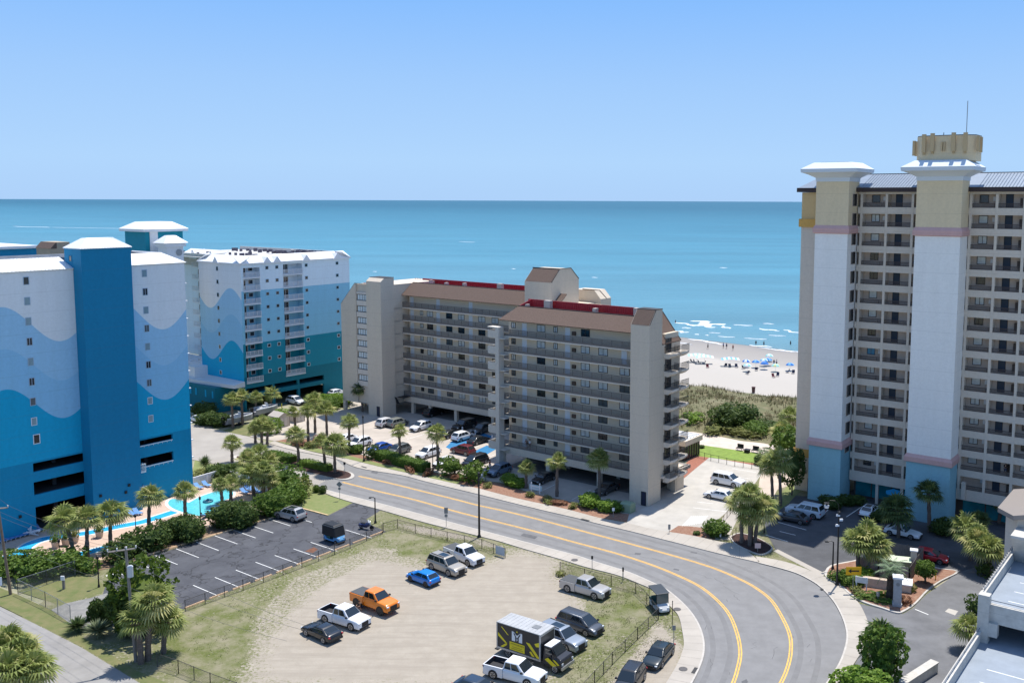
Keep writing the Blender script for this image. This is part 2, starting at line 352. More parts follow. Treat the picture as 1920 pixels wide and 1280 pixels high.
bp=n.nodes.new('ShaderNodeBump'); bp.inputs['Strength'].default_value=.8; bp.inputs['Distance'].default_value=1.2; n.links.new(nw.outputs['Fac'],bp.inputs['Height']); n.links.new(bp.outputs[0],b.inputs['Normal'])
tag(obj('sea',sea,sm),kind='structure')
# beach with wet sand towards the water
bm_=bpy.data.materials.new('beach_sand'); bm_.use_nodes=True; n=bm_.node_tree; b=n.nodes['Principled BSDF']; b.inputs['Roughness'].default_value=.9; b.inputs['Specular IOR Level'].default_value=.2
g=n.nodes.new('ShaderNodeNewGeometry'); ln=n.nodes.new('ShaderNodeVectorMath'); ln.operation='DOT_PRODUCT'; ln.inputs[1].default_value=(VX-.1*UX,VY-.1*UY,0); n.links.new(g.outputs['Position'],ln.inputs[0])
base=OX*(VX-.1*UX)+OY*(VY-.1*UY)
nz=n.nodes.new('ShaderNodeTexNoise'); nz.inputs['Scale'].default_value=.06; nz.inputs['Detail'].default_value=6; n.links.new(g.outputs['Position'],nz.inputs['Vector'])
ad=n.nodes.new('ShaderNodeMath'); ad.operation='MULTIPLY_ADD'; ad.inputs[1].default_value=14; n.links.new(nz.outputs['Fac'],ad.inputs[0]); n.links.new(ln.outputs['Value'],ad.inputs[2])
mr=n.nodes.new('ShaderNodeMapRange'); mr.inputs['From Min'].default_value=base+95+7; mr.inputs['From Max'].default_value=base+146+7; n.links.new(ad.outputs[0],mr.inputs['Value'])
cr=n.nodes.new('ShaderNodeValToRGB'); e=cr.color_ramp.elements; e[0].color=(.40,.37,.33,1); e[1].color=(.20,.20,.20,1)
for p,c in ((.32,(.42,.39,.35,1)),(.42,(.32,.30,.275,1)),(.75,(.28,.26,.24,1))): k=e.new(p); k.color=c
n.links.new(mr.outputs[0],cr.inputs[0]); n.links.new(cr.outputs[0],b.inputs['Base Color'])
bc=MB(); bc.face(uvring([(-400,44),(900,44),(900,240),(-400,110)],-.01)); bc.face
tag(obj('beach',bc,bm_),kind='structure')
# foam lines of breaking waves
fm=MB(); rf=random.Random(5)
def foam(x0,y0,x1,y1,wd,n=24,hh=.12):
    a=gp(x0,y0); b=gp(x1,y1); d=(b-a); L=d.length; d.normalize(); nn=Vector((-d.y,d.x,0))
    T=[];B=[]
    for i in range(n+1):
        t=i/n; e=math.sin(math.pi*t)**.5; p=a+d*L*t+nn*math.sin(t*9+x0)*wd*.25
        w=wd*.6*e*rf.uniform(.35,1.1); T.append(p+nn*w*.6); B.append(p-nn*w*.5)
    for i in range(n):
        fm.face([(T[i].x,T[i].y,.035),(T[i+1].x,T[i+1].y,.035),((T[i+1].x+B[i+1].x)/2,(T[i+1].y+B[i+1].y)/2,.035+hh),((T[i].x+B[i].x)/2,(T[i].y+B[i].y)/2,.035+hh)])
        fm.face([((T[i].x+B[i].x)/2,(T[i].y+B[i].y)/2,.035+hh),((T[i+1].x+B[i+1].x)/2,(T[i+1].y+B[i+1].y)/2,.035+hh),(B[i+1].x,B[i+1].y,.035),(B[i].x,B[i].y,.035)])
for q in ((1266,603,1300,608,3),(1298,607,1345,612,7),(1300,600,1350,608,9),(1352,610,1370,614,3),(1268,620,1290,622,4),(1303,625,1312,626,1.4),(1324,626.5,1330,627.5,1.2),(1422,614,1464,618,2.6),(1470,616,1500,622,3.2),(1292,634,1345,641,2.2),(1330,640,1362,645,1.6),(1403,645,1450,648,2.2),(1420,649,1500,658,1.3),(1458,653,1505,658,2),(1395,632,1440,634,1.0),(1345,629,1380,630.5,1.0),(1440,626,1475,627.5,.9),(1280,613,1296,614,2),(1375,607,1412,608.5,1.6),(1430,604,1452,605,1.4),(1330,622,1352,623,1.0),(1265,640,1300,645,1.0),(20,432.6,96,434,11),(96,434,235,435,4),(860,455,890,456,2),(700,512,706,512.5,2),(1110,520,1120,520.5,2),(960,505,966,505.4,2),(1350,500,1362,500.6,3)):
    foam(*q)
tag(obj('sea_foam',fm,mat('foam',(.80,.82,.83),.9,.8,.2),smooth=True),kind='stuff',label='white foam lines of small breaking waves',cat='foam')
# dunes
dn=MB(); NU,NV=110,60; U0,U1,V0,V1=-70.,110.,42.,82.
def dz(u,v):
    e=min(1,(v-V0)/7,(V1-3*noise.noise(Vector((u*.12,3,0)))-v)/4); e=max(0,e)
    return -.06+e*(1.1+1.0*noise.noise(Vector((u*.07,v*.09,1)))+.45*noise.noise(Vector((u*.3,v*.3,5))))
for j in range(NV+1):
    for i in range(NU+1):
        u=U0+(U1-U0)*i/NU; v=V0+(V1-V0)*j/NV; dn.v.append(tuple(Wp(u,v,dz(u,v))))
for j in range(NV):
    for i in range(NU): a=j*(NU+1)+i; dn.f.append((a,a+1,a+NU+2,a+NU+1)); dn.m.append(0)
tag(obj('dunes',dn,mat('dune_cover',(.20,.17,.10),.95,.35,.4,.6,6,col2=(.105,.115,.05)),smooth=True),kind='structure')
dg=MB(); rd=random.Random(9)
for _ in range(9000):
    u=rd.uniform(-25,62); v=rd.uniform(43,80); z=dz(u,v)
    if z<.15: continue
    p=Wp(u,v,z); dens=noise.noise(Vector((u*.12,v*.15,7)))
    if rd.random()<.55+dens: tuft(dg,p.x,p.y,z-.05,rd.uniform(.35,.9),5,.45,rd)
tag(obj('dune_grass',dg,[mat('dune_grass_green',(.125,.135,.055),.9),mat('dune_grass_straw',(.27,.22,.13),.9)],fix=False),kind='stuff',label='olive and straw coloured grass covering the dunes',cat='dune grass')
# ---- road network
farc=pp([(250,782),(362,801),(415,812),(471,824),(506,836),(560,850),(631,864),(675,881),(756,894),(803,906),(897,928),(938,938),(1016,956.6),(1094,974),(1120,981),(1182,995),(1260,1014),(1354,1037),(1427,1053),(1489,1069),(1521,1083),(1545,1099),(1568,1124),(1583,1150),(1592,1176),(1593,1200),(1583,1234),(1566,1264),(1545,1292),(1500,1340)])
nearc=pp([(250,850),(363,867),(440,881),(500,893),(559,905),(596,916),(619,924),(709,946),(803,970),(860,985),(938,1005),(1016,1025),(1079,1041),(1120,1054),(1182.5,1073),(1229,1093),(1255,1106),(1287,1133),(1309,1161),(1321,1189),(1324,1216),(1318,1244),(1301,1280),(1285,1303),(1250,1345)])
FC=spline(farc,5); NC=spline(nearc,5)
YA=spline(pp([(675,895.5),(741,910),(803,925),(860,938.6),(897,948),(954,960),(1016,975),(1094,995),(1182.5,1018),(1276,1043),(1339,1062),(1386,1081),(1419,1098),(1450,1122),(1473,1158),(1486,1189),(1487.5,1220),(1481,1250),(1469,1278),(1445,1320)]),6)
YB=spline(pp([(645,907),(709,923),(780,939),(860,961),(938,980),(1016,999),(1079,1016),(1160,1037),(1229,1059),(1281,1080),(1317,1098),(1348,1122),(1372,1150),(1387,1186),(1393,1221),(1388,1252),(1379,1280),(1362,1315)]),6)
sheet('road',FC+NC[::-1],.012,asphalt)
ss=FC[:31]+[gp(650,880),gp(640,890)]+[gp(612,905),gp(596,914)]+[q for q in NC[:26]][::-1]
# tyre-worn strips and sealed cracks
wn=MB()
for Y,os_ in ((YA,(.95,2.65)),(YB,(-.95,-2.65))):
    for o_ in os_: strip(wn,Y,.55,.0135,o_)
tag(obj('road_wear',wn,mat('worn_asphalt_strip',(.178,.176,.176),.9,.8,.12,stretch=None)),kind='structure')
tcx=MB(); rc=random.Random(21)
for k_ in range(34):
    Y=rc.choice((YA,YB)); i_=rc.randrange(2,len(Y)-6); off_=rc.uniform(-3.8,3.8); n_=rc.randrange(2,6); L_=[]
    for j_ in range(n_): d_=(Y[i_+j_+1]-Y[i_+j_]).normalized(); nn_=Vector((-d_.y,d_.x,0)); L_.append(Y[i_+j_].lerp(Y[i_+j_+1],rc.random()*.6)+nn_*(off_+rc.uniform(-.35,.35)))
    strip(tcx,L_,rc.uniform(.03,.06),.0155)
tag(obj('crack_sealant',tcx,mat('tar_line',(.09,.09,.092),.7)),kind='structure')
# tar patches
for i_,q_ in enumerate(([(985,1000),(1012,1006),(1006,1011),(979,1005)],[(1195,1035),(1206,1036),(1204,1039),(1193,1038)],[(1268,1064),(1278,1066),(1276,1068),(1266,1066)],[(700,886),(712,888),(709,891),(698,889)],[(1300,1032),(1312,1034),(1309,1036),(1298,1034)],[(1395,1275),(1405,1270),(1408,1276),(1399,1281)])): sheet('road_patch',pp(q_),.0145,mat('tar_patch',(.11,.11,.115),.85,2,.2))
sheet('side_street',ss,.016,mat('sun_bleached_asphalt',(.33,.305,.275),.9,.25,.12,.3,20))
# raised sidewalks with kerb
def outer(l): return spline(pp(l),5)
SW1=outer([(1420,1041),(1480,1052),(1544,1076),(1577,1094),(1610,1122),(1626,1148),(1634,1175),(1629,1203),(1607,1240),(1583,1278),(1560,1310),(1535,1340)])
i0=min(range(len(FC)),key=lambda i:(FC[i]-gp(1427,1053)).length)
sheet('sidewalk',FC[i0:]+SW1[::-1],.10,concrete2,h=.12)
SW2=outer([(516,831.6),(574,848),(640,862.5),(653,864),(725,881),(819,901),(860,910),(897,917),(969,935),(1063,955),(1126,971),(1160,977),(1178,980),(1230,992),(1300,1003),(1354,1014),(1390,1018)])
i1=min(range(len(FC)),key=lambda i:(FC[i]-gp(506,836)).length)
sheet('sidewalk',FC[i1:i0+1]+[gp(1427,1050)]+SW2[::-1],.10,concrete2,h=.12)
SW3=outer([(250,797),(362,800),(412,812),(440,817),(470,821)][1:])
SWN=outer([(600,918),(616,930),(662,945),(716,959),(795,981),(897,1006),(938,1016),(985,1030),(1054,1049),(1100,1063),(1160,1078),(1200,1093),(1230,1107),(1262,1137),(1277,1155),(1284,1183),(1287,1205),(1284,1221),(1274,1246),(1254,1280),(1235,1310),(1215,1340)])
j0=min(range(len(NC)),key=lambda i:(NC[i]-gp(596,916)).length)
sheet('sidewalk',NC[j0:]+SWN[::-1],.10,concrete2,h=.12)
# kerb lines (lighter edge)
km=MB()
strip(km,FC[i0:],.18,.112,-.02); strip(km,NC[j0:],.18,.112,.02)
tag(obj('kerb',km,kerbm),kind='structure')
# sidewalk joints
jm=MB()
def joints(a,b,step):
    la=[0]; 
    for i in range(1,len(a)): la.append(la[-1]+(a[i]-a[i-1]).length)
    def at(L,pts,t):
        tot=t*L[-1]
        for i in range(1,len(L)):
            if L[i]>=tot: k=(tot-L[i-1])/max(1e-6,L[i]-L[i-1]); return pts[i-1].lerp(pts[i],k)
        return pts[-1]
    lb=[0]
    for i in range(1,len(b)): lb.append(lb[-1]+(b[i]-b[i-1]).length)
    k=int(la[-1]/step)
    for i in range(1,k):
        p=at(la,a,i/k)
        q=min(b,key=lambda r:(r-p).length); d=(q-p)
        for r in range(len(b)-1):
            e=b[r+1]-b[r]; t=max(0,min(1,(p-b[r]).dot(e)/e.length_squared)); c=b[r]+e*t
            if (c-p).length<d.length: d=c-p
        dd=d.normalized(); nn=Vector((-dd.y,dd.x,0))*.015; q=p+d
        jm.face([(p.x-nn.x,p.y-nn.y,.104),(p.x+nn.x,p.y+nn.y,.104),(q.x+nn.x,q.y+nn.y,.104),(q.x-nn.x,q.y-nn.y,.104)])
joints(NC[j0:],SWN,1.6); joints(FC[i0:],SW1,1.8); joints(FC[i1:i0],SW2,1.6)
tag(obj('sidewalk_joints',jm,mat('joint_dark',(.22,.2,.18),.95)),kind='structure')
# yellow double lines
ym=MB()
for Y in (YA,YB):
    strip(ym,Y,.14,.020,.12); strip(ym,Y,.14,.020,-.12)
tag(obj('road_marking',ym,yellow_paint),kind='structure')
# patches and manholes on road
mh=mat('manhole_iron',(.10,.095,.095),.8)
def disc(name,px,py,r,z=.115,m=mh):
    p=gp(px,py); mb=MB(); mb.cyl((0,0),r,r,0,.012,20)
    mb.cyl((0,0),r*.82,r*.80,.012,.018,20); return tag(obj(name,mb,m,loc=(p.x,p.y,z)),kind='structure')
for px,py in ((1081,1051),(1274,1142),(1286,1254)): disc('manhole_cover',px,py,.42)
im=MB()
for (x0_,y0_,x1_,y1_) in ((1093,973.5,1108,977),(680,878,690,881),(1304,1262,1311,1251),(1543,1101,1547,1103)):
    a=gp(x0_,y0_); c=gp(x1_,y1_); strip(im,[a,c],.35,.117)
tag(obj('storm_drain',im,mat('drain_dark',(.05,.05,.05),.9)),kind='structure')
# median island
med=spline(pp([(470,858),(520,862),(560,868),(600,876),(640,885),(661,890),(667,896),(660,902),(640,903),(605,896),(560,886),(539,879),(500,872),(450,868),(440,860),(470,858)]),3)[:-1]
sheet('median',med,.13,kerbm,h=.14)
c_=sum(med,Vector())/len(med); sheet('median_mulch',[c_+(p-c_)*.955+(c_-p).normalized()*.15 for p in med],.145,mulch_dark)
# ---- small parking lot
LOT=pp([(218,1071),(503,977),(566,957),(618,970),(664,946),(716,959.5),(690,976),(700,987),(728,999),(352,1145),(300,1166),(235,1196),(205,1170),(190,1145),(200,1110)])
cr_=bpy.data.materials.new('cracked_asphalt'); cr_.use_nodes=True; n=cr_.node_tree; b=n.nodes['Principled BSDF']; b.inputs['Roughness'].default_value=.85
tc=n.nodes.new('ShaderNodeTexCoord'); vo=n.nodes.new('ShaderNodeTexVoronoi'); vo.feature='DISTANCE_TO_EDGE'; vo.inputs['Scale'].default_value=.16
n1=n.nodes.new('ShaderNodeTexNoise'); n1.inputs['Scale'].default_value=.6; n1.inputs['Detail'].default_value=6; n.links.new(tc.outputs['Object'],n1.inputs['Vector'])
va=n.nodes.new('ShaderNodeVectorMath'); va.operation='MULTIPLY_ADD'; va.inputs[1].default_value=(4,4,4); n.links.new(n1.outputs['Color'],va.inputs[0]); n.links.new(tc.outputs['Object'],va.inputs[2]); n.links.new(va.outputs[0],vo.inputs['Vector'])
ra=n.nodes.new('ShaderNodeValToRGB'); ra.color_ramp.elements[0].position=.004; ra.color_ramp.elements[1].position=.02; ra.color_ramp.elements[0].color=(.35,.35,.35,1); n.links.new(vo.outputs['Distance'],ra.inputs[0])
n2=n.nodes.new('ShaderNodeTexNoise'); n2.inputs['Scale'].default_value=.35; n2.inputs['Detail'].default_value=8; n2.inputs['Roughness'].default_value=.7; n.links.new(tc.outputs['Object'],n2.inputs['Vector'])
r2=n.nodes.new('ShaderNodeValToRGB'); r2.color_ramp.elements[0].position=.35; r2.color_ramp.elements[1].position=.7; r2.color_ramp.elements[0].color=(.048,.05,.06,1); r2.color_ramp.elements[1].color=(.085,.088,.10,1); n.links.new(n2.outputs['Fac'],r2.inputs[0])
mx=n.nodes.new('ShaderNodeMix'); mx.data_type='RGBA'; mx.blend_type='MULTIPLY'; mx.inputs['Factor'].default_value=1; n.links.new(r2.outputs[0],mx.inputs[6]); n.links.new(ra.outputs[0],mx.inputs[7]); n.links.new(mx.outputs[2],b.inputs['Base Color'])
sheet('parking_lot',LOT,.008,cr_)
sheet('lot_patch',pp([(100,1150),(127,1138),(175,1127),(205,1118),(230,1140),(225,1165),(180,1190),(140,1178)]),.014,mat('worn_asphalt',(.28,.27,.25),.9,.6,.4,col2=(.14,.14,.14)))
sheet('lot_stain',pp([(575,1037),(592,1029),(600,1033),(590,1040)]),.014,mat('rust_stain',(.16,.07,.04),.9,2,.4))
lm=MB(); 
a0=gp(366,1102); a1=gp(586,1020)
def stall(px,py,L,uu=-1,wd=.10):
    p=gp(px,py); d=Vector((UX,UY,0))*(-L if uu<0 else L); q=p+d; strip(lm,[p,q],wd,.016)
for px,py in ((366,1102),(407,1087),(446,1073),(483,1058),(519,1045),(554,1032.5),(586,1020),(651,996)): stall(px,py,5.2)
for px,py in ((334,1034),(371,1021),(406,1009),(440,998),(473,989),(505,976),(294,1046.5),(258,1059.5),(212,1073.5)): stall(px,py,5.0)
stall(569,977,2.2)
tag(obj('stall_lines',lm,white_paint),kind='structure')
am=MB(); p=gp(222,1083); 
strip(am,[gp(203,1086),gp(218,1082)],.35,.016); tag(obj('painted_arrow',am,white_paint),kind='structure')
# wheel stops / orange kerbs
wsm=mat('orange_kerb_paint',(.62,.43,.26),.85,2,.25)
ws=MB(); ws.loft([[(x,-.11,0),(x,.11,0),(x,.07,.13),(x,-.07,.13)] for x in (-1.15,1.15)]); wsme=mesh(ws,wsm)
uppers=[(268+i*0,0) for i in range(0)]
def wheel_stops(p0,p1,n,lab):
    a=gp(*p0); b=gp(*p1); 
    for i in range(n):
        q=a.lerp(b,(i+.5)/n); o=bpy.data.objects.new('wheel_stop',wsme); link(o); o.location=(q.x,q.y,.01); d=b-a; o.rotation_euler=(0,0,math.atan2(d.y,d.x))
        tag(o,lab,'wheel stop','orange wheel stops of the small parking lot')
wheel_stops((230,1062),(533,969),9,'faded orange wheel stop along the hedge side of the dark parking lot')
wheel_stops((346,1148),(725,998),10,'faded orange wheel stop along the grass side of the dark parking lot')
hk=MB(); hk2=[gp(568,957),gp(618,970)]
strip(hk,hk2,.2,.14); d=hk2
tag(obj('kerb_line',hk,wsm),kind='structure')
# ---- street bottom left
sheet('side_street',pp([(-120,1095),(0,1143),(75,1179),(157,1220),(259,1281),(320,1320),(360,1380),(-120,1380)]),.012,mat('side_street_asphalt',(.27,.26,.25),.9,.3,.18,.3,20))
sheet('lawn',pp([(-60,1085),(37,1122),(110,1155),(140,1172),(150,1195),(260,1262),(330,1290),(320,1318),(258,1278),(157,1218),(75,1177),(0,1141),(-100,1100)]),.006,lawn2)
sheet('lawn',pp([(38,1116),(75,1100),(130,1085),(165,1082),(205,1105),(195,1118),(140,1134),(120,1142)]),.006,lawn2)
sheet('lawn',pp([(500,960),(560,945),(592,930),(615,931),(662,945.5),(618,968.5),(566,955.5),(530,960)]),.007,lawnm)
# ---- condo car park
sheet('car_park',pp([(470,823),(500,805),(530,792),(600,775),(660,770),(640,745),(660,720),(880,740),(1262,800),(1270,905),(1240,937),(1217,949),(1183,962),(1165,968),(1130,957),(1060,937),(1000,925),(940,905),(905,902),(830,890),(790,880),(760,873),(700,860),(660,850),(620,838),(560,822),(519,831)]),.008,mat('car_park_concrete',(.44,.39,.34),.9,.25,.16,.2,12))
sheet('garage_floor_shade',[Wp(u,v) for u,v in ((3,3.6),(30,3.6),(30,12.5),(3,12.5))],.012,mat('garage_floor_shade',(.17,.16,.15),.9,.5,.2))  # dark sheets paint the parking level's shade over the car park concrete
sheet('garage_floor_shade',[Wp(u,v) for u,v in ((33,21.8),(73,21.8),(73,31.5),(33,31.5))],.012,mat('garage_floor_shade',(.17,.16,.15)))
sheet('driveway',pp([(1178,980),(1183,962),(1217,949),(1262,915),(1333,854),(1440,872),(1400,930),(1345,975),(1332,1000),(1262,1000),(1240,997)]),.012,concrete)
sheet('planting_bed',pp([(519,831),(560,823),(620,840),(660,851),(700,861),(760,874),(790,881),(830,891),(905,903),(940,907),(1000,926),(1060,938),(1130,958),(1183,963),(1178,978),(1126,970),(1063,954),(969,934),(897,916),(819,900),(725,880),(653,863),(574,847)]),.02,mulch)
sheet('lawn',pp([(519,831),(570,838),(640,853),(700,868),(760,882),(820,893),(870,902),(860,909),(819,900),(725,880),(653,863),(574,847)]),.03,lawnm)
sheet('planting_bed',pp([(1258,995),(1275,984),(1300,985),(1345,990),(1372,996),(1365,1008),(1339,1010),(1290,1003)]),.02,mulch)
dm=MB()
for i in range(9):
    t=i/8; strip(dm,[gp(1282+t*35,983-t*6+2),gp(1300+t*30,966-t*1)],.12,.018)
for a,b in (((1303,950),(1368,957)),((1375,876),(1420,883)),((1370,889),(1408,895)),((1322,926),(1330,918)),((1310,939),(1340,942))): strip(dm,[gp(*a),gp(*b)],.11,.018)
for a,b in (((740,806),(772,797)),((706,836),(745,822)),((872,848),(900,837)),((905,862),(940,850)),((1010,925),(1050,905)),((1075,937),(1110,918)),((765,826),(800,815))): strip(dm,[gp(*a),gp(*b)],.12,.018)
tag(obj('stall_lines',dm,white_paint),kind='structure')
sheet('accessible_bay',pp([(890,848),(915,836),(934,842),(912,855)]),.014,blue_paint)
sheet('accessible_bay',pp([(838,840),(852,826),(905,812),(928,820),(920,830),(880,840),(850,846)]),.013,blue_paint)
sheet('brick_path',pp([(1262,914),(1262,890),(1275,880),(1306,850),(1340,850),(1430,868),(1430,872),(1333,855),(1300,882)]),.02,mat('red_brick_paving',(.30,.12,.08),.9,3,.3))
sheet('lawn',pp([(1300,830),(1430,848),(1432,868),(1300,852)]),.024,mat('lawn_bright',(.19,.27,.05),.95,1.2,.25,.5,25))
sheet('path',pp([(1270,808),(1310,808),(1390,824),(1470,832),(1480,850),(1430,850),(1350,838),(1300,831),(1270,828)]),.016,mat('sandy_path',(.55,.47,.40),.95,.5,.15))
# ---- hotel car park and drive on the right
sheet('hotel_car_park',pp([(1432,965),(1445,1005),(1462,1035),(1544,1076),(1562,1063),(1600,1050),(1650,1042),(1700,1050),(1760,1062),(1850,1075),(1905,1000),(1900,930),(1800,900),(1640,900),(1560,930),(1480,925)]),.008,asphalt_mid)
sheet('hotel_drive',pp([(1612,1126),(1660,1138),(1697,1146),(1716,1135),(1740,1110),(1800,1068),(1870,1045),(1900,1090),(1840,1180),(1770,1300),(1730,1380),(1500,1380),(1585,1280),(1628,1205),(1634,1175)]),.010,mat('drive_asphalt',(.15,.152,.16),.9,.35,.25,.3,20))
for q in ([(1453,1030),(1462,1027),(1546,1069),(1556,1064),(1562,1068),(1545,1077)],): sheet('concrete_strip',pp(q),.03,concrete2)
island=spline(pp([(1549,1073),(1560,1058),(1600,1049),(1640,1041),(1690,1043),(1720,1052),(1770,1062),(1803,1067),(1770,1085),(1744,1104),(1722,1128),(1700,1143),(1686,1146),(1660,1138),(1625,1127),(1600,1114),(1576,1093),(1556,1084),(1549,1073)]),3)[:-1]
sheet('island_kerb',island,.15,kerbm,h=.16)
c_=sum(island,Vector())/len(island); sheet('island_mulch',[c_+(p-c_)*.955 for p in island],.165,mulch)
isl2=spline(pp([(1371,1005),(1388,998),(1420,1005),(1447,1020),(1452,1028),(1440,1037),(1425,1038),(1400,1028),(1380,1017),(1371,1005)]),3)[:-1]
sheet('island_kerb',isl2,.15,kerbm,h=.16); c_=sum(isl2,Vector())/len(isl2); sheet('island_mulch',[c_+(p-c_)*.93 for p in isl2],.165,mulch_dark)
sheet('lawn',pp([(1450,945),(1485,900),(1520,890),(1530,905),(1500,920),(1482,940),(1462,955)]),.012,lawnm)
sheet('path',pp([(1430,872),(1445,850),(1480,850),(1500,900),(1460,915),(1445,945),(1420,950)]),.01,mat('sandy_path2',(.50,.42,.35),.95,.5,.15))
sheet('path',pp([(1340,995),(1385,930),(1405,930),(1372,1000),(1385,1010),(1345,1010)]),.022,concrete2)
sheet('manhole_pad',pp([(1776,1141),(1783,1135),(1801,1140),(1795,1148)]),.02,concrete); sheet('manhole_pad',pp([(1645,1184),(1651,1178),(1666,1182),(1663,1188)]),.02,concrete)
hm=MB()
for a,b in (((1439,1000),(1480,1012)),((1462,976),(1515,990)),((1465,993),(1495,1000)),((1543,962),(1556,952)),((1720,1137),(1745,1147)),((1590,965),(1620,945)),((1630,1005),(1655,990))): strip(hm,[gp(*a),gp(*b)],.13,.018)
tag(obj('stall_lines',hm,white_paint),kind='structure')
# ---- pool terrace
sheet('pool_terrace',pp([(-80,1055),(0,1027),(86,1001),(178,974),(275,958),(365,922),(418,905),(452,912),(530,940),(525,960),(440,985),(410,990),(350,1000),(280,1020),(230,1040),(180,1062),(100,1080),(0,1090),(-80,1100)]),.03,deckm,h=.03)
def curve_band(pts,wd,name,z,m):
    mb=MB(); strip(mb,spline(pp(pts),5),wd,z); return tag(obj(name,mb,m),kind='structure')
rv=[(330,965),(300,975),(268,985),(223,994),(172,1005),(120,1013),(86,1018),(60,1028),(45,1042),(46,1056),(70,1066),(110,1060),(151,1047),(203,1033),(250,1022),(300,1008),(330,990)]
curve_band(rv,2.3,'lazy_river_edge',.036,mat('river_coping',(.66,.62,.57),.8)); curve_band(rv,1.6,'lazy_river',.042,riverw)
curve_band([(10,1050),(30,1052),(46,1054)],2.6,'lazy_river',.044,riverw)
POOL=spline(pp([(357,948),(379,936),(402,928),(427,921),(440,928),(436,938),(425,942),(414,947),(408,960),(395,968),(378,972),(355,968),(330,960),(318,950),(325,941),(345,944),(357,948)]),3)[:-1]
c_=sum(POOL,Vector())/len(POOL); sheet('pool_edge',[p+(p-c_).normalized()*.45 for p in POOL],.036,mat('pool_coping',(.68,.64,.60),.8)); sheet('pool',POOL,.042,poolw)
sheet('planting_bed',pp([(180,1064),(230,1042),(280,1022),(350,1002),(410,992),(440,987),(525,962),(566,956),(503,976),(218,1070),(170,1080),(150,1076)]),.034,mat('bark_bed',(.22,.15,.10),.95,1.5,.4))
sheet('lawn',pp([(360,900),(368,868),(440,884),(500,896),(560,908),(598,919),(612,929),(560,944),(530,938),(452,910),(418,903),(368,916)]),.005,lawnm)
sheet('lawn',pp([(415,813),(440,806),(500,792),(520,800),(500,812),(472,822),(440,818)]),.011,lawn2)
# ================================================================== BUILDINGS (u,v,z frame: -u is photo right/near, v runs seaward)
class Bld:
    def __init__(s,name,label,u0,v0,group=None): s.u0,s.v0=u0,v0; s.root=empty(name,label,'building',Wp(u0,v0,0),ROT,group); s.cache={}
    def xf(s,p): return (-(p[0]-s.u0),p[1]-s.v0,p[2])
    def part(s,name,mb,mats,parent=None,smooth=False,bev=0,label=None):
        o=obj(name,mb,mats,parent or s.root,smooth,xf=s.xf)
        if bev: bevel(o,bev,1)
        if label: o['label']=label
        return o
def holes_rects(a0,a1,z0,z1,H):
    xs=sorted(set([a0,a1]+[min(max(h[i],a0),a1) for h in H for i in (0,1)])); zs=sorted(set([z0,z1]+[min(max(h[i],z0),z1) for h in H for i in (2,3)]))
    out=[]
    for i in range(len(xs)-1):
        for j in range(len(zs)-1):
            cx,cz=(xs[i]+xs[i+1])/2,(zs[j]+zs[j+1])/2
            if any(h[0]<cx<h[1] and h[2]<cz<h[3] for h in H): continue
            out.append((xs[i],xs[i+1],zs[j],zs[j+1]))
    return out
# a window set into / on a wall: frame (part) + pane (sub-part).  axis 'u': wall u=const seen from -u ; axis 'v': wall v=const seen from -v
def window(B,axis,w,a0,a1,z0,z1,fm_,gm,fr=.07,mull=1,name='window',proud=.05,pane='pane'):
    key=(axis,round(a1-a0,2),round(z1-z0,2),fm_.name,gm.name,mull,fr)
    W_,H_=a1-a0,z1-z0
    if key not in B.cache:
        f=MB(); g=MB()
        def bx(m,p,q,r,s,d0,d1):
            if axis=='u': m.box(-d1,-d0,p,q,r,s)
            else: m.box(-p,-q,-d1,-d0,r,s)
        if axis=='u': bx2=lambda m,p,q,r,s,d0,d1: m.box(d0,d1,p,q,r,s)   # outward = +x (since -u -> +x)
        else: bx2=lambda m,p,q,r,s,d0,d1: m.box(-p,-q,-d1,-d0,r,s)
        bx2(f,0,W_,0,fr,0,proud); bx2(f,0,W_,H_-fr,H_,0,proud); bx2(f,0,fr,fr,H_-fr,0,proud); bx2(f,W_-fr,W_,fr,H_-fr,0,proud)
        for k in range(mull): c=W_*(k+1)/(mull+1); bx2(f,c-fr*.4,c+fr*.4,fr,H_-fr,.005,proud-.005)
        bx2(g,fr*.5,W_-fr*.5,fr*.5,H_-fr*.5,.004,proud*.45)
        B.cache[key]=(mesh(f,fm_),mesh(g,gm))
    fme,gme=B.cache[key]
    o=bpy.data.objects.new(name,fme); link(o); o.parent=B.root
    if axis=='u': o.location=(-(w-B.u0),a0-B.v0,z0)
    else: o.location=(-(a0-B.u0),w-B.v0,z0)
    p=bpy.data.objects.new(pane,gme); link(p); p.parent=o; return o
def rail_panel(m,axis,w,a0,a1,z0,z1,step=.13,bw=.035,top=.05,post=1.8):
    """open balusters between two rails"""
    def bx(p,q,r,s,t=.02):
        if axis=='u': m.box(w-t,w+t,p,q,r,s)
        else: m.box(p,q,w-t,w+t,r,s)
    bx(a0,a1,z1-top,z1,.03); bx(a0,a1,z0,z0+top,.025)
    n=int((a1-a0)/step)
    for i in range(n): c=a0+(i+.5)*(a1-a0)/n; bx(c-bw/2,c+bw/2,z0+top,z1-top,.012)
    k=max(1,int(round((a1-a0)/post)))
    for i in range(k+1): c=a0+i*(a1-a0)/k; c=min(max(c,a0+.03),a1-.03); bx(c-.03,c+.03,z0,z1+.002,.032)
rg=random.Random(11)
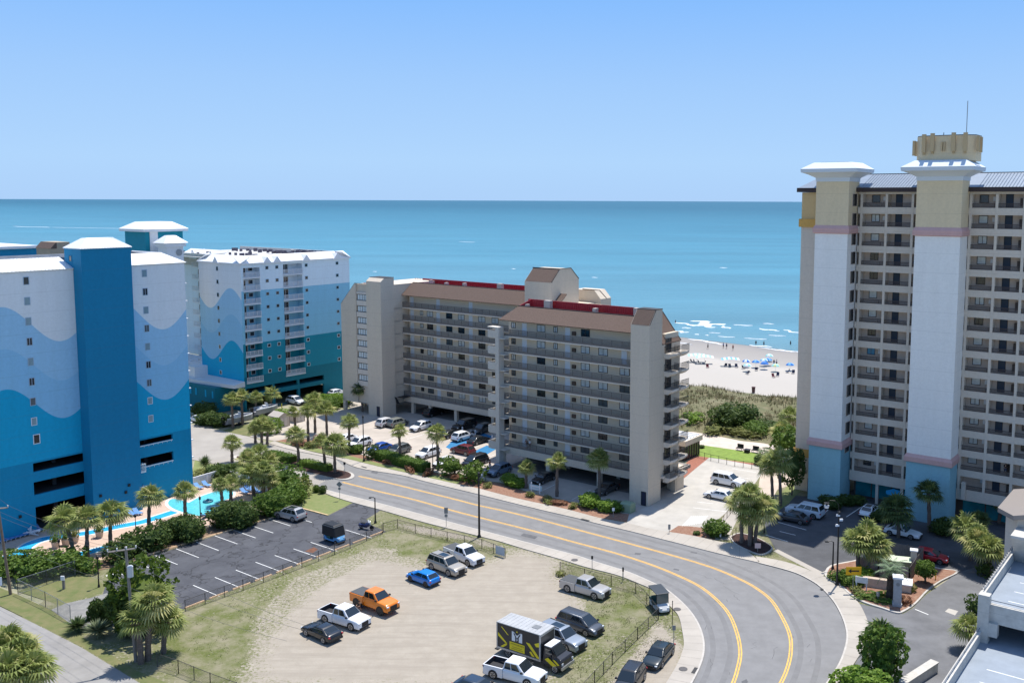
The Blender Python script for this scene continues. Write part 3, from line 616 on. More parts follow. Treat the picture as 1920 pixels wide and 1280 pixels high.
# ---------------------------------------------------------------- 1. beige condominium in the middle
st=mat('taupe_stucco',(.60,.52,.42),.92,3,.06,.25,30)
st_l=mat('pale_stucco',(.62,.56,.49),.92,3,.06,.25,30)
siding=mat('tan_siding',(.68,.59,.46),.9,2,.10,.3,20,stretch=(1,1,14))
shingle=mat('brown_shingles',(.135,.092,.072),.95,5,.28,.6,14,stretch=(1,1,3))
fascia=mat('dark_fascia',(.035,.03,.03),.7)
redm=bpy.data.materials.new('red_metal_roof'); redm.use_nodes=True; redm.node_tree.nodes['Principled BSDF'].inputs['Base Color'].default_value=(.33,.015,.025,1); redm.node_tree.nodes['Principled BSDF'].inputs['Roughness'].default_value=.45
slabm=mat('slab_edge',(.60,.55,.48),.9,2,.08)
raild=mat('bronze_railing',(.15,.135,.125),.6)
doorw=mat('pale_blue_door',(.68,.74,.80),.6)
framed=mat('dark_bronze_frame',(.03,.025,.022),.5)
B=Bld('condo_building','beige eight storey condominium with brown shingle mansard and red inner roof',20,10)
BM=B
FL=[3.5+2.64*i for i in range(8)]
# walls
wm=MB()
# R wing: body
wm.box(0.3,30.4,4.9,8.7,3.2,24.6)
# L wing body and west block
wm.box(33,73,23.1,33,3.2,24.6); wm.box(30.4,36,12,32,3.2,24.5)
B.part('wall',wm,siding)
gm=MB()
# west block with chamfered gable end facing the road (v=15.5)
prof=[(85.2,2.2),(85.2,22.5),(81.0,26.8),(77.35,26.8),(77.35,2.2)]
H=[(77.5,80.05,7.7+2.22*0,7.7)]
wz=[7.7+0*i for i in range(1)]
for a,b,c,d in holes_rects(77.35,81.0,2.2,26.8,[]): pass
gm.loft([[(u,15.9,z) for u,z in ((85.2,2.2),(85.2,22.5),(81.0,26.8),(73.3,26.8),(73.3,2.2))],[(u,33,z) for u,z in ((85.2,2.2),(85.2,22.5),(81.0,26.8),(73.3,26.8),(73.3,2.2))]])
gm.loft([[(85.25,15.5,2.1),(85.25,15.5,22.45),(80.9,15.5,26.9),(80.6,15.5,26.9),(80.6,15.5,2.1)],[(85.25,15.9,2.1),(85.25,15.9,22.45),(80.9,15.9,26.9),(80.6,15.9,26.9),(80.6,15.9,2.1)]])
gm.box(77.0,77.4,15.5,15.9,2.1,26.4)
# stair tower at left with sloped top
gm.box(73.0,77.3,15.45,19.0,0,27.6)
gm.loft([[(73.0,15.45,27.6),(77.3,15.45,27.6),(77.3,19.0,27.6),(73.0,19.0,27.6)],[(73.0,16.4,28.3),(77.3,16.4,28.3),(77.3,19.0,28.3),(73.0,19.0,28.3)]])
# stair tower at right with shed top
gm.loft([[(0,0,0),(0,0,26.3),(0,1.75,28.4),(0,3.5,28.4),(0,3.5,0)],[(3.2,0,0),(3.2,0,26.3),(3.2,1.75,28.4),(3.2,3.5,28.4),(3.2,3.5,0)]])
# girders over the open parking level
gm.box(3.2,30.4,3.25,3.75,2.35,3.45); gm.box(46,73.2,21.45,21.95,2.35,3.45); gm.box(73.2,85.2,16,21,2.25,3.0)
gm.box(-.0,.3,3.5,8.7,3.6,23.2)
# pillars
for u,v in ((21.0,3.6),(11.0,3.6),(30.3,3.3),(21,9),(11,9),(4,9),(30.3,9),(58.8,22),(49,22),(66,22),(58.8,30),(66,30),(49,30),(71,22),(84.9,15.8),(84.9,21),(84.9,30),(78,21)): gm.box(u-.35,u+.35,v-.3,v+.3,0,2.6)
gm.box(76.2,77.3,15.5,18,0,2.3)
gm.box(0.35,1.2,8.4,8.8,0,3.6); gm.box(.3,2,8.75,10.9,0,3.6)
# penthouse over left wing
pp_=[(21.7,24.8),(21.7,29.1),(24.2,31.4),(27.6,31.4),(30.1,29.3),(30.1,24.8)]
gm.loft([[(34.5,v,z) for v,z in pp_],[(40.8,v,z) for v,z in pp_]])
gm.loft([[(u,33.5,z) for u,z in ((38,3),(38,26.9),(33.3,26.9),(31.8,25.3),(31.8,3))],[(u,37,z) for u,z in ((38,3),(38,26.9),(33.3,26.9),(31.8,25.3),(31.8,3))]])
B.part('stucco_wall',gm,st)
tm_=MB(); tm_.box(.02,.0,.0,.0,0,0) if False else None
# underside ceiling slab of parking level
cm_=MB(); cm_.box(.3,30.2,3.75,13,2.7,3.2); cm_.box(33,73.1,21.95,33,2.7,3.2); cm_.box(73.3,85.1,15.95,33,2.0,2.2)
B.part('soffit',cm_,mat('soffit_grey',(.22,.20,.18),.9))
m=MB(); m.box(2.2,30.2,12.6,12.8,0,2.7); m.box(33,73,31.5,31.7,0,2.7); m.box(30.2,30.35,9.4,12.8,0,2.7); B.part('garage_blocking_wall',m,mat('garage_shade_wall',(.16,.15,.14),.9))  # added dark wall shuts out the sunlit ground and darkens the parking level
# walkways: slab + railing per floor, both wings
for i,z in enumerate(FL):
    s=MB(); s.box(3.2,30.6,3.3,4.9,z-.22,z); B.part('walkway',s,slabm)
    r=MB(); rail_panel(r,'v',3.34,3.25,30.6,z+.06,z+1.12,step=.11,bw=.04); r.box(3.25,30.6,3.30,3.33,z-.02,z+.28); B.part('railing',r,raild)  # solid strip at the railing foot stands in for the slab's shadow
    s=MB(); s.box(33,75.2,21.5,23.1,z-.22,z); s.box(73.3,75.3,19.2,21.5,z-.22,z); B.part('walkway',s,slabm)
    r=MB(); rail_panel(r,'v',21.54,33,75.0,z+.06,z+1.12,step=.11,bw=.04); r.box(33,75,21.50,21.53,z-.02,z+.28); r.box(74.9,75.05,19.2,21.5,z,z+1.1); B.part('railing',r,raild)  # foot strip paints the slab shadow on this wing too
# windows and doors
cur=[glass_l,glass_l,glass_l,glass_d,glass_m]
nwin=0
for i,z in enumerate(FL):
    for a0,a1,kind in ((28.9,29.8,'s'),(22.7,24.4,'w'),(20.2,21.0,'s'),(13.9,15.6,'w'),(10.5,12.25,'w2'),(6.5,8.3,'w3')):
        if kind=='w2' and i==7 or kind=='w3' and i in (6,7): continue
        hh=(z+.95,z+2.1) if kind!='s' else (z+1.1,z+2.05)
        window(B,'v',4.9,a0,a1,hh[0],hh[1],framed,(rg.choice(cur) if i>0 or kind=='w' else glass_m),.08,1); nwin+=1
    for a0 in (26.5,17.7)+((7.0,) if i==6 else ()): window(B,'v',4.9,a0,a0+1.0,z+.02,z+2.1,white,doorw,.06,0,'door',pane='door_leaf')
    for a0,a1,kind in ((74.0,74.9,'s'),(68.9,69.8,'s'),(66.1,67.8,'w'),(60.7,62.4,'w'),(57.4,59.1,'w'),(51.9,53.7,'w'),(48.5,50.2,'w')):
        if nwin>91: break
        hh=(z+.95,z+2.1) if kind!='s' else (z+1.1,z+2.05)
        window(B,'v',23.1,a0,a1,hh[0],hh[1],framed,rg.choice(cur),.08,1); nwin+=1
    for a0 in (71.6,64.1,55.2): window(B,'v',23.1,a0,a0+1.0,z+.02,z+2.1,white,doorw,.06,0,'door',pane='door_leaf')
for i in range(8): 
    zz=24.75-2.38*i; window(B,'v',15.86,77.45,80.45,zz-1.25,zz,framed,glass_l,.09,3)
sp=MB()
for i in range(8): zz=24.75-2.38*i; sp.box(77.42,80.55,15.62,15.85,zz-2.3,zz-1.3)
sp.box(77.42,80.55,15.62,15.85,24.8,25.2)
B.part('spandrel_panel',sp,st_l)
# wall mounted air units beside doors
ac=MB()
for z in FL: ac.box(16.55,17.2,4.6,4.9,z+1.0,z+1.6)
B.part('wall_unit',ac,mat('brown_unit',(.10,.07,.05),.7))
# roofs
rf_=MB()
def mansard(m,u0,u1,va,za,vb,zb,ua=0,ub=0,th=.12):
    m.loft([[(u0,va,za),(u0,vb+.0,za-.05)if False else (u0,va+.05,za-th),(u0+ua,vb,zb-th),(u0+ua,vb,zb)],[(u1,va,za),(u1,va+.05,za-th),(u1-ub,vb,zb-th),(u1-ub,vb,zb)]])
mansard(rf_,3.2,30.9,3.0,24.6,6.2,26.65,0,1.6)
mansard(rf_,41,73.2,21.2,24.55,24.4,26.95)
mansard(rf_,33,34.5,21.2,24.55,24.4,26.95)
# right end mansard facing the driveway
rf_.loft([[(3.3,8.5,27.6),(29,8.5,27.6),(30.5,9.1,24.0),(3.3,9.1,24.0)],[(3.3,8.6,27.65),(29,8.6,27.65),(30.5,9.2,24.0),(3.3,9.2,24.0)]])
rf_.loft([[(-.1,3.5,23.3),(0,3.5,23.15),(3,3.5,27.2),(2.9,3.5,27.35)],[(-.1,8.7,23.3),(0,8.7,23.15),(3,8.3,27.2),(2.9,8.3,27.35)]])
# left tower roof slope shingles + penthouse slope + right tower slope (3 cm proud)
rf_.face([(0.12,-.03,26.36),(3.12,-.03,26.36),(3.12,1.72,28.46),(0.12,1.72,28.46)]); rf_.face([(34.6,21.66,29.14),(40.7,21.66,29.14),(40.7,24.16,31.46),(34.6,24.16,31.46)])
rf_.face([(77.4,16.2,25.0),(80.8,16.2,25.0),(80.8,17.6,26.4),(77.4,17.6,26.4)])
B.part('shingle_roof',rf_,shingle)
ft=MB(); ft.box(3.3,29.3,6.14,6.3,26.6,26.72); ft.box(41,73,24.34,24.5,26.9,27.0); ft.box(0.0,3.2,1.7,3.5,28.4,28.5)
ft.tube([(-.12,8.75,23.25),(2.95,8.35,27.42)],.09,5); ft.box(34.45,40.85,24.1,24.3,31.38,31.55); ft.box(73,77.3,16.4,19,28.3,28.38); ft.tube([(85.25,15.55,22.5),(80.9,15.55,26.95),(77.3,15.55,26.95)],.07,4)
ft.tube([(34.48,21.7,29.15),(34.48,24.2,31.48),(34.48,27.6,31.48),(34.48,30.1,29.35)],.08,4); ft.tube([(.0,-.02,26.35),(.0,1.75,28.48),(0,3.5,28.48)],.06,4)
ft.tube([(36,33.4,27),(32,33.4,27),(31.5,35,25.4)],.09,4)
B.part('fascia',ft,fascia)
# red roof wells
rd_=MB(); 
rd_.box(3.3,29,8.3,8.45,24.7,27.65); rd_.box(3.3,28.8,6.3,8.3,24.7,24.8)
rd_.loft([[(29.3,6.3,26.6),(29.2,6.3,24.8),(28.3,8.29,24.8),(28.3,8.29,27.65)],[(29.42,6.3,26.6),(29.32,6.3,24.8),(28.42,8.29,24.8),(28.42,8.29,27.65)]])
rd_.box(41,77,31,31.15,24.6,27.15); rd_.box(41,73,24.5,31,24.7,24.8); rd_.box(77.4,80.8,17.8,18,24.8,26.9)
for k in range(60):
    a=3.5+k*.43
    if a<28.2: rd_.box(a,a+.05,8.24,8.298,24.8,27.62)
for k in range(70): a=41.2+k*.55; rd_.box(a,a+.06,30.93,30.998,24.8,27.12)
B.part('red_roof',rd_,redm)
vt=MB()
for u,v,z,wd in ((24.2,7.6,27.75,1.2),(14.5,7.2,27.2,.6),(7.2,7.8,27.7,.7),(4.2,7.0,27.2,.5),(28.0,6.9,26.95,.35),(69.5,26,27.5,.4),(60,26,27.4,.5),(50.5,26,27.8,1.1),(43.5,26,27.4,.6),(66,27,27.1,.5)): vt.box(u-wd/2,u+wd/2,v-.4,v+.4,24.8,z)
B.part('roof_vent',vt,mat('vent_cream',(.45,.40,.36),.8))
# left end stair pillar and solid landings
sp=MB(); sp.box(30.0,30.75,1.9,3.2,0,23.3)
B.part('stair_pillar',sp,mat('pale_grey_render',(.56,.52,.46),.9,3,.06))
ld=MB()
for z in FL[:]:
    zz=z-.3
    if zz>22: continue
    ld.box(30.75,32.4,1.95,2.1,zz,zz+1.2); ld.box(32.25,32.4,2.1,3.6,zz,zz+1.2); ld.box(30.75,32.3,2.1,3.6,zz-.12,zz); ld.box(28.9,30.0,2.1,3.3,zz-.12,zz)
ld.box(30.0,32.4,1.9,3.2,23.3,23.45)
B.part('stair_landing',ld,mat('pale_grey_render',(.56,.52,.46),.9,3,.06))
# end balconies facing the driveway
for i in range(8):
    z=FL[i]-.15 if i<7 else FL[i]-.15
    b_=MB()
    for va,vb in ((4.1,6.3),(7.0,9.3)):
        pts=[]; ring=lambda zz,k:[(0.0,va,zz),(-1.25*k,va,zz),(-1.5*k,(va+vb)/2,zz),(-1.25*k,vb,zz),(0,vb,zz)]
        b_.loft([ring(z-.75,.55),ring(z-.3,1.0),ring(z,1.0)])
    B.part('balcony',b_,st_l)
    r=MB(); r.box(-1.3,-1.25,4.1,6.3,z+.98,z+1.04); r.box(-1.25,0,4.1,4.15,z+.98,z+1.04); r.box(-1.3,-1.25,7,9.3,z+.98,z+1.04)
    for k in range(16): a=4.1+k*.147; r.box(-1.29,-1.26,a,a+.03,z,z+1.0); r.box(-1.29,-1.26,a+2.9,a+2.93,z,z+1.0)
    for k in range(9): a=-1.2+k*.14; r.box(a,a+.03,4.1,4.13,z,z+1.0); r.box(a,a+.03,7,7.03,z,z+1.0)
    B.part('balcony_railing',r,black)
    window(B,'u',0,4.4,6.1,z+.05,z+2.15,framed,glass_d,.09,1,'balcony_door')
c1=MB(); c1.box(-.4,.0,3.5,10.9,3.3,3.6)
B.part('end_slab',c1,st_l)
# stair entry canopy, doors at ground
cp=MB(); cp.loft([[(72.4,18.6,3.7),(74.6,18.6,3.7),(74.6,18.7,3.6),(72.4,18.7,3.6)],[(72.2,19.3,2.3),(74.6,19.3,2.3),(74.6,19.4,2.2),(72.2,19.4,2.2)]])
cp.box(71.2,72.95,19.4,21.4,3.5,3.6)
B.part('awning',cp,mat('awning_black',(.02,.022,.025),.7))
dr=MB(); dr.box(77.1,78.0,15.40,15.44,0.05,2.1) if False else None
window(B,'v',15.44,73.9,74.8,.05,2.1,framed,mat('dark_blue_door',(.02,.025,.05),.5),.06,0,'door',pane='door_leaf')
window(B,'v',-.01,.3,1.15,.05,2.1,framed,mat('dark_blue_door',(.02,.025,.05),.5),.06,0,'door',pane='door_leaf')
# glazed sun room behind
B=Bld('sunroom','low glazed pavilion with white ribbed roof behind the beige condominium end',9,26)
m=MB(); m.box(7.2,14,23.5,29.5,2.6,3.5); B.part('roof_edge',m,st)
m=MB(); m.box(7.5,13.7,23.8,29.2,3.5,3.56); 
for k in range(6): m.box(7.5,13.7,24+k*.95,24.12+k*.95,3.56,3.7)
B.part('ribbed_roof',m,white)
m=MB(); m.box(7.6,13.8,23.9,29.1,0,2.6); B.part('glass_wall',m,glass_d)
m=MB()
for k in range(7): m.box(7.5,7.62,23.8+k*.85,23.92+k*.85,0,2.6)
for k in range(8): m.box(7.5+k*.85,7.62+k*.85,23.78,23.9,0,2.6)
B.part('mullion',m,mat('brown_post',(.10,.075,.06),.8))
# ---------------------------------------------------------------- 2. mural wall painter
def mural(m,fixed,axis,a0,a1,z0,z1,curves,n,mi0=0):
    """strips of different colour between the wavy boundaries; curves from top to bottom"""
    for i in range(n):
        A=a0+(a1-a0)*i/n; C=a0+(a1-a0)*(i+1)/n
        ta=[z1]+[min(z1,max(z0,c(A))) for c in curves]+[z0]; tc=[z1]+[min(z1,max(z0,c(C))) for c in curves]+[z0]
        for k in range(len(ta)-1):
            q=[(A,ta[k]),(C,tc[k]),(C,tc[k+1]),(A,ta[k+1])]
            m.face([(fixed,a,z) if axis=='u' else (a,fixed,z) for a,z in q],mi0+k)
mw=mat('mural_white',(.76,.78,.80),.85,2.5,.05); ml1=mat('mural_light_blue',(.34,.58,.78),.85,2.5,.06); ml2=mat('mural_sky_blue',(.27,.53,.75),.85,2.5,.06)
mbl=mat('mural_blue',(.0,.36,.60),.8,2.5,.08); mdk=mat('mural_deep_blue',(.0,.25,.44),.8,2.5,.08); mtw=mat('tower_blue',(.0,.20,.38),.75,2.5,.08)
mteal=mat('teal_paint',(.005,.24,.33),.8,2.5,.08); mtl=mat('teal_light',(.25,.53,.69),.85,2.5,.06); mtw2=mat('teal_pale',(.68,.78,.84),.85,2.5,.05); mtg=mat('teal_dark',(.0,.16,.22),.8,2.5,.08); mtm=mat('teal_pale_mid',(.25,.54,.70),.85,2.5,.06)
wroof=bpy.data.materials.new('white_seam_roof'); wroof.use_nodes=True; wroof.node_tree.nodes['Principled BSDF'].inputs['Base Color'].default_value=(.74,.75,.76,1); wroof.node_tree.nodes['Principled BSDF'].inputs['Roughness'].default_value=.45
# left blue building
B=Bld('blue_hotel','white and blue wave painted hotel with deep blue stair tower and white roof',59.7,-48)
cs=lambda c,A,ph,P:(lambda a:c+A*math.cos(2*math.pi*(a-ph)/P))
curv=[cs(27.7,2.6,-59.6,14.4),cs(22.35,2.55,-59.6,14.4),cs(17.2,2.5,-59.6,14.4)]
m=MB(); mural(m,59.7,'u',-110,-49.5,9.65,34.7,curv,190); mural(m,59.7,'u',-43.6,-34.4,9.65,34.7,curv,60)
H1=[(-56.8,-49.6,8.2,9.4),(-56.85,-49.6,5.1,6.85),(-56.8,-49.6,0.0,3.5)]
for a,b,c,d in holes_rects(-110,-49.5,0,9.65,H1): m.face([(59.7,a,c),(59.7,b,c),(59.7,b,d),(59.7,a,d)],4)
H2=[(-43.4,-37.35,8.6,9.4),(-43.4,-37.35,5.45,6.8)]
for a,b,c,d in holes_rects(-43.6,-34.4,0,9.65,H2): m.face([(59.7,a,c),(59.7,b,c),(59.7,b,d),(59.7,a,d)],4)
# other sides
m.face([(59.7,-34.4,0),(75,-34.4,0),(75,-34.4,34.7),(59.7,-34.4,34.7)],0); m.face([(75,-110,0),(75,-34.4,0),(75,-34.4,34.7),(75,-110,34.7)],0); m.face([(59.7,-110,0),(75,-110,0),(75,-110,34.7),(59.7,-110,34.7)],0)
# reveals
for (a,b,c,d) in H1+H2:
    for q in ([(a,c),(b,c)],[(a,d),(b,d)]): m.face([(59.7,q[0][0],q[0][1]),(59.7,q[1][0],q[1][1]),(60.1,q[1][0],q[1][1]),(60.1,q[0][0],q[0][1])],4)
    for aa in (a,b): m.face([(59.7,aa,c),(59.7,aa,d),(60.1,aa,d),(60.1,aa,c)],4)
B.part('wall',m,[mw,ml1,ml2,mbl,mdk])
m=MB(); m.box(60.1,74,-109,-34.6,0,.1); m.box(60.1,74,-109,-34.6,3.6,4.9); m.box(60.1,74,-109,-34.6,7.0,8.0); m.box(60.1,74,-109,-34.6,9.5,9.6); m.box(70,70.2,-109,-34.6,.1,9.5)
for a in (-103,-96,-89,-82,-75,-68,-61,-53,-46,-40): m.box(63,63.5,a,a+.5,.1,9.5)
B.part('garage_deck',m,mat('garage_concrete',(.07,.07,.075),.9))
m=MB(); m.box(60.3,60.36,-51.5,-49.6,6.9,6.96) if False else None
m.box(57.4,59.68,-50.4,-43.6,0,37.3); m.box(59.72,61.9,-50.4,-43.6,34,37.3)
B.part('stair_tower',m,[mtw])
m=MB(); 
def hip(m,u0,u1,v0,v1,z0,z1,ins_u,ins_v,ov=.3,th=.15):
    m.loft([[(u0-ov,v0-ov,z0-th),(u1+ov,v0-ov,z0-th),(u1+ov,v1+ov,z0-th),(u0-ov,v1+ov,z0-th)],[(u0-ov,v0-ov,z0),(u1+ov,v0-ov,z0),(u1+ov,v1+ov,z0),(u0-ov,v1+ov,z0)],[(u0+ins_u,v0+ins_v,z1),(u1-ins_u,v0+ins_v,z1),(u1-ins_u,v1-ins_v,z1),(u0+ins_u,v1-ins_v,z1)]])
hip(m,57.4,61.9,-50.4,-43.6,37.42,38.7,1.6,1.6,.12,.1)
for k in range(18): 
    t=k/17; a=-50.3+t*6.6; b=-48.7+t*3.4; m.tube([(57.28,a,37.45),(59.0,b,38.73)],.035,4)
# main roof slope
m.loft([[(59.45,-110,34.7),(59.6,-110,34.6),(63.4,-110,36.0),(63.4,-110,36.1)],[(59.45,-50.42,34.7),(59.6,-50.42,34.6),(63.4,-50.42,36.0),(63.4,-50.42,36.1)]])
m.loft([[(59.45,-43.58,34.7),(59.6,-43.58,34.6),(63.4,-43.58,36.0),(63.4,-43.58,36.1)],[(59.45,-34.2,34.7),(59.6,-34.2,34.6),(63.4,-35.9,36.0),(63.4,-35.9,36.1)]])
m.loft([[(59.45,-34.2,34.7),(59.5,-34.3,34.6),(63.3,-36,36.0),(63.4,-35.9,36.1)],[(75.4,-34.2,34.7),(75.4,-34.3,34.6),(71.4,-36,36.0),(71.4,-35.9,36.1)]])
for k in range(150):
    a=-109.8+k*.45
    if a<-50.6 or -43.4<a<-36.2: m.tube([(59.43,a,34.73),(63.4,a,36.13)],.03,4)
B.part('white_roof',m,wroof)
m=MB(); m.box(63.4,71.4,-109,-36,35.2,35.4); m.box(63.4,63.55,-109,-36,35.4,36.05); m.box(71.3,71.5,-109,-36,35.4,36.05)
for k in range(10): m.box(66,67,-62-k*2.2,-61.2-k*2.2,35.4,36.1)
B.part('roof_deck',m,mat('roof_membrane',(.42,.43,.44),.85,1,.2))
wf=mat('pale_frame',(.34,.44,.55),.6); wf2=mat('white_frame',(.70,.74,.78),.5); gb=mat('glass_bluegrey',(.22,.33,.38),.2,1,.2,spec=.6)
gl_=[glass_d,gb,gb,glass_d,gb,glass_d,glass_m,gb]
for i in range(8): window(B,'u',59.7,-56.72,-56.0,33.95-2.64*i-1.05,33.95-2.64*i,wf if i<7 else wf2,gl_[i],.07,1 if i in(3,5) else 0)
window(B,'u',59.7,-56.6,-55.75,11.9,13.2,wf2,glass_d,.09,0)
for i in range(9): window(B,'u',59.7,-40.95,-40.2,33.95-2.64*i-1.05,33.95-2.64*i,wf if i<7 else wf2,[gb,glass_d,gb,glass_m,gb,glass_d,glass_m,gb,gb][i],.07,1 if i in (1,3,5,6) else 0)
window(B,'v',-50.41,59.9,60.6,35.6,36.4,mtw,glass_d,.05,0,'vent')
for z in (5.1,1.8):
    r=MB(); r.box(58.6,59.65,-43.55,-42.2,z-.15,z); rail_panel(r,'v',-42.25,58.6,59.6,z,z+1.1,.12,.03); rail_panel(r,'u',58.62,-43.5,-42.2,z,z+1.1,.12,.03); B.part('small_balcony',r,white)
r=MB(); r.box(59.62,59.66,-43.3,-37.4,8.5,8.62); r.box(59.62,59.66,-43.3,-37.4,5.35,5.5)
for k in range(9): r.box(59.62,59.66,-43.2+k*.7,-43.16+k*.7,8.3,8.5); r.box(59.62,59.66,-43.2+k*.7,-43.16+k*.7,5.1,5.4)
B.part('pipe_rail',r,white)
r=MB()
for i in range(11): r.box(59.85,60.3,-34.39,-34.0,31.5-2.64*i,31.62-2.64*i)
B.part('balcony_edge',r,white)
r=MB()
for v,z in ((-49.6,3.4),(-45.6,3.9),(-46.1,3.0),(-58.9,2.6)): r.box(57.2 if v>-51 else 59.5,57.39 if v>-51 else 59.69,v,v+.3,z,z+.35)
B.part('wall_lamp',r,black)
# ---------------------------------------------------------------- 3. teal building further back
B=Bld('teal_hotel','white and teal wave painted hotel with balconies beyond the street',100,2)
m=MB()
cu=[cs(23.3,2.3,103.7,15.0),cs(17.9,2.25,103.7,15.0),cs(12.3,2.3,103.7,15.0)]
mural(m,2.0,'v',99.9,115,5.7,30.9,cu,60)
m.face([(99.9,2,0),(112,2,0),(112,2,5.7),(99.9,2,5.7)],7)
HB=[(2.6,6.5,5.9,29.9),(12.3,17.2,5.9,30.2)]; HG=[(2.4,22.3,3.6,4.75),(2.4,8.8,.2,2.7),(9.4,15.2,.2,2.7),(15.8,22.3,.2,2.7)]
for z0,z1,mi in ((25.1,30.9,4),(19.8,25.1,5),(14.1,19.8,8),(7.2,14.1,6),(0,7.2,7)):
    for a,b,c,d in holes_rects(1.99,30.2,z0,z1,HB+HG): m.face([(99.9,a,c),(99.9,b,c),(99.9,b,d),(99.9,a,d)],mi)
m.face([(99.9,30.2,0),(118,30.2,0),(118,30.2,30.9),(99.9,30.2,30.9)],4); m.face([(115,2,5.7),(118,8,5.7),(118,8,30.9),(115,2,30.9)],0); m.face([(118,8,0),(118,30.2,0),(118,30.2,30.9),(118,8,30.9)],0); m.face([(112,2,0),(118,8,0),(118,8,5.7),(112,2,5.7)],7)
B.part('wall',m,[mw,ml1,ml2,mbl,mtw2,mtl,mteal,mtg,mtm])
m=MB(); 
for a,b in ((2.6,6.5),(12.3,17.2)):
    for z0,z1,mi in ((25.1,30.3,0),(14.1,25.1,1),(5.8,14.1,2)):
        m.face([(101.7,a,z0),(101.7,b,z0),(101.7,b,z1),(101.7,a,z1)],mi); m.face([(99.9,a,z0),(101.7,a,z0),(101.7,a,z1),(99.9,a,z1)],mi); m.face([(99.9,b,z0),(101.7,b,z0),(101.7,b,z1),(99.9,b,z1)],mi)
B.part('recess_wall',m,[mtw2,mtl,mteal])
m=MB(); m.box(100.2,116,2.3,30,4.75,5.6); m.box(100.2,116,2.3,30,2.7,3.6); m.box(112,112.2,2.3,30,0,4.7)
for v in (8.8,15.2,22.3): m.box(99.95,100.4,v,v+.55,0,2.7); m.box(99.95,100.4,v,v+.5,3.6,4.75)
B.part('garage_deck',m,mtg)
for i in range(9):
    z=5.95+2.74*i
    s=MB(); s.box(99.7,101.7,2.55,6.55,z-.2,z); s.box(99.7,101.7,12.2,17.3,z-.1,z+.1); B.part('balcony_floor',s,white)
    r=MB(); rail_panel(r,'u',99.75,2.6,6.5,z+.05,z+1.1,.14,.04,.05,.95); rail_panel(r,'u',99.75,12.3,17.2,z+.2,z+1.2,.14,.04,.05,1.2); B.part('balcony_railing',r,white)
    window(B,'u',101.7,2.9,4.3,z+.05,z+2.1,wf2,glass_d,.06,1,'balcony_door'); window(B,'u',101.7,4.9,6.0,z+1.2,z+2.1,wf2,glass_d,.06,0); window(B,'u',101.7,13.2,14.8,z+.15,z+2.2,wf2,glass_d,.06,1,'balcony_door')
    fz=wf2 if i<3 else mat('pale_teal_frame',(.35,.50,.58),.6)
    for a in (7.85,10.3,17.85,26.3): window(B,'u',99.9,a,a+.8,7.35+2.745*i,8.1+2.745*i,fz,glass_d,.07,0)
    window(B,'v',2.0,107.75,108.5,6.95+2.76*i,7.85+2.76*i,fz,glass_d,.06,0)
m=MB()
# pitched roof band with small gables
def rband(p,q,nin,z0=30.9,z1=32.3,ins=2.6):
    m.loft([[(p[0],p[1],z0),(p[0],p[1],z0-.25),(p[0]+nin[0]*ins,p[1]+nin[1]*ins,z1-.1),(p[0]+nin[0]*ins,p[1]+nin[1]*ins,z1)],[(q[0],q[1],z0),(q[0],q[1],z0-.25),(q[0]+nin[0]*ins,q[1]+nin[1]*ins,z1-.1),(q[0]+nin[0]*ins,q[1]+nin[1]*ins,z1)]])
rband((99.6,1.7),(99.6,30.4),(1,0)); rband((99.6,1.7),(115.2,1.7),(0,1)); rband((99.6,30.4),(118,30.4),(0,-1)); rband((115.2,1.7),(118,8),(-.9,.4))
m.box(120,135,9.8,12.2,30.9,31.0) if False else None
B.part('white_roof',m,wroof)
for a,ax in ((8.2,'u'),(10.65,'u'),(18.2,'u'),(26.6,'u'),(108.2,'v')):
    g_=MB(); w_=1.15
    if ax=='u': ring=lambda x,s=1:[(x,a-w_*s,30.6),(x,a+w_*s,30.6),(x,a,30.6+1.45*s)]; g_.loft([ring(99.5),ring(102.4)])
    else: ring=lambda x:[(a-w_,x,30.6),(a+w_,x,30.6),(a,x,32.05)]; g_.loft([ring(1.6),ring(4.4)])
    B.part('gable',g_,white)
m=MB(); m.box(102,140,4,30,31.2,31.4); m.box(102,140,29,29.3,31.4,32.2); m.box(114,139,5,5.3,31.4,32.1)
m.box(120,144,9,35,29,31.2)
B.part('roof_deck',m,mat('roof_pale',(.50,.49,.47),.9,1,.15))
m=MB(); rr2=random.Random(4)
for k in range(70):
    u=rr2.uniform(104,135); v=rr2.choice([rr2.uniform(22,27.5),rr2.uniform(9,14)]); s=rr2.uniform(.3,.7); m.box(u,u+s,v,v+s*1.3,31.4,31.4+rr2.uniform(.5,.9))
B.part('roof_unit',m,mat('roof_unit_dark',(.10,.09,.12),.7))
# rear wing with balconies, seen between the two hotels
m=MB(); m.box(119.5,140,10,30,8,31.0); B.part('rear_wing_wall',m,mtw2)
m=MB(); m.box(118.5,129,7.2,10.02,0,8); B.part('rear_base',m,mteal)
for i in range(8):
    z=9.6+2.72*i; s=MB(); s.box(120,129,8.9,10,z-.15,z); rail_panel(s,'v',8.95,120,129,z,z+1.05,.14,.05,.05,1.4); B.part('balcony_floor',s,white)
    for a in (122,126): window(B,'v',10,a,a+2.2,z+.1,z+2.1,wf2,glass_d,.06,1,'balcony_door')
m=MB(); m.loft([[(118.8,8.6,30.9),(118.8,8.6,30.7),(118.8,12,32.4),(118.8,12,32.5)],[(134,8.6,30.9),(134,8.6,30.7),(134,12,32.4),(134,12,32.5)]]); B.part('rear_white_roof',m,wroof)
for a in (120.5,127.5):
    g_=MB(); ring=lambda x:[(a-1.5,x,30.5),(a+1.5,x,30.5),(a,x,32.6)]; g_.loft([ring(8.4),ring(11.5)]); B.part('gable',g_,white)
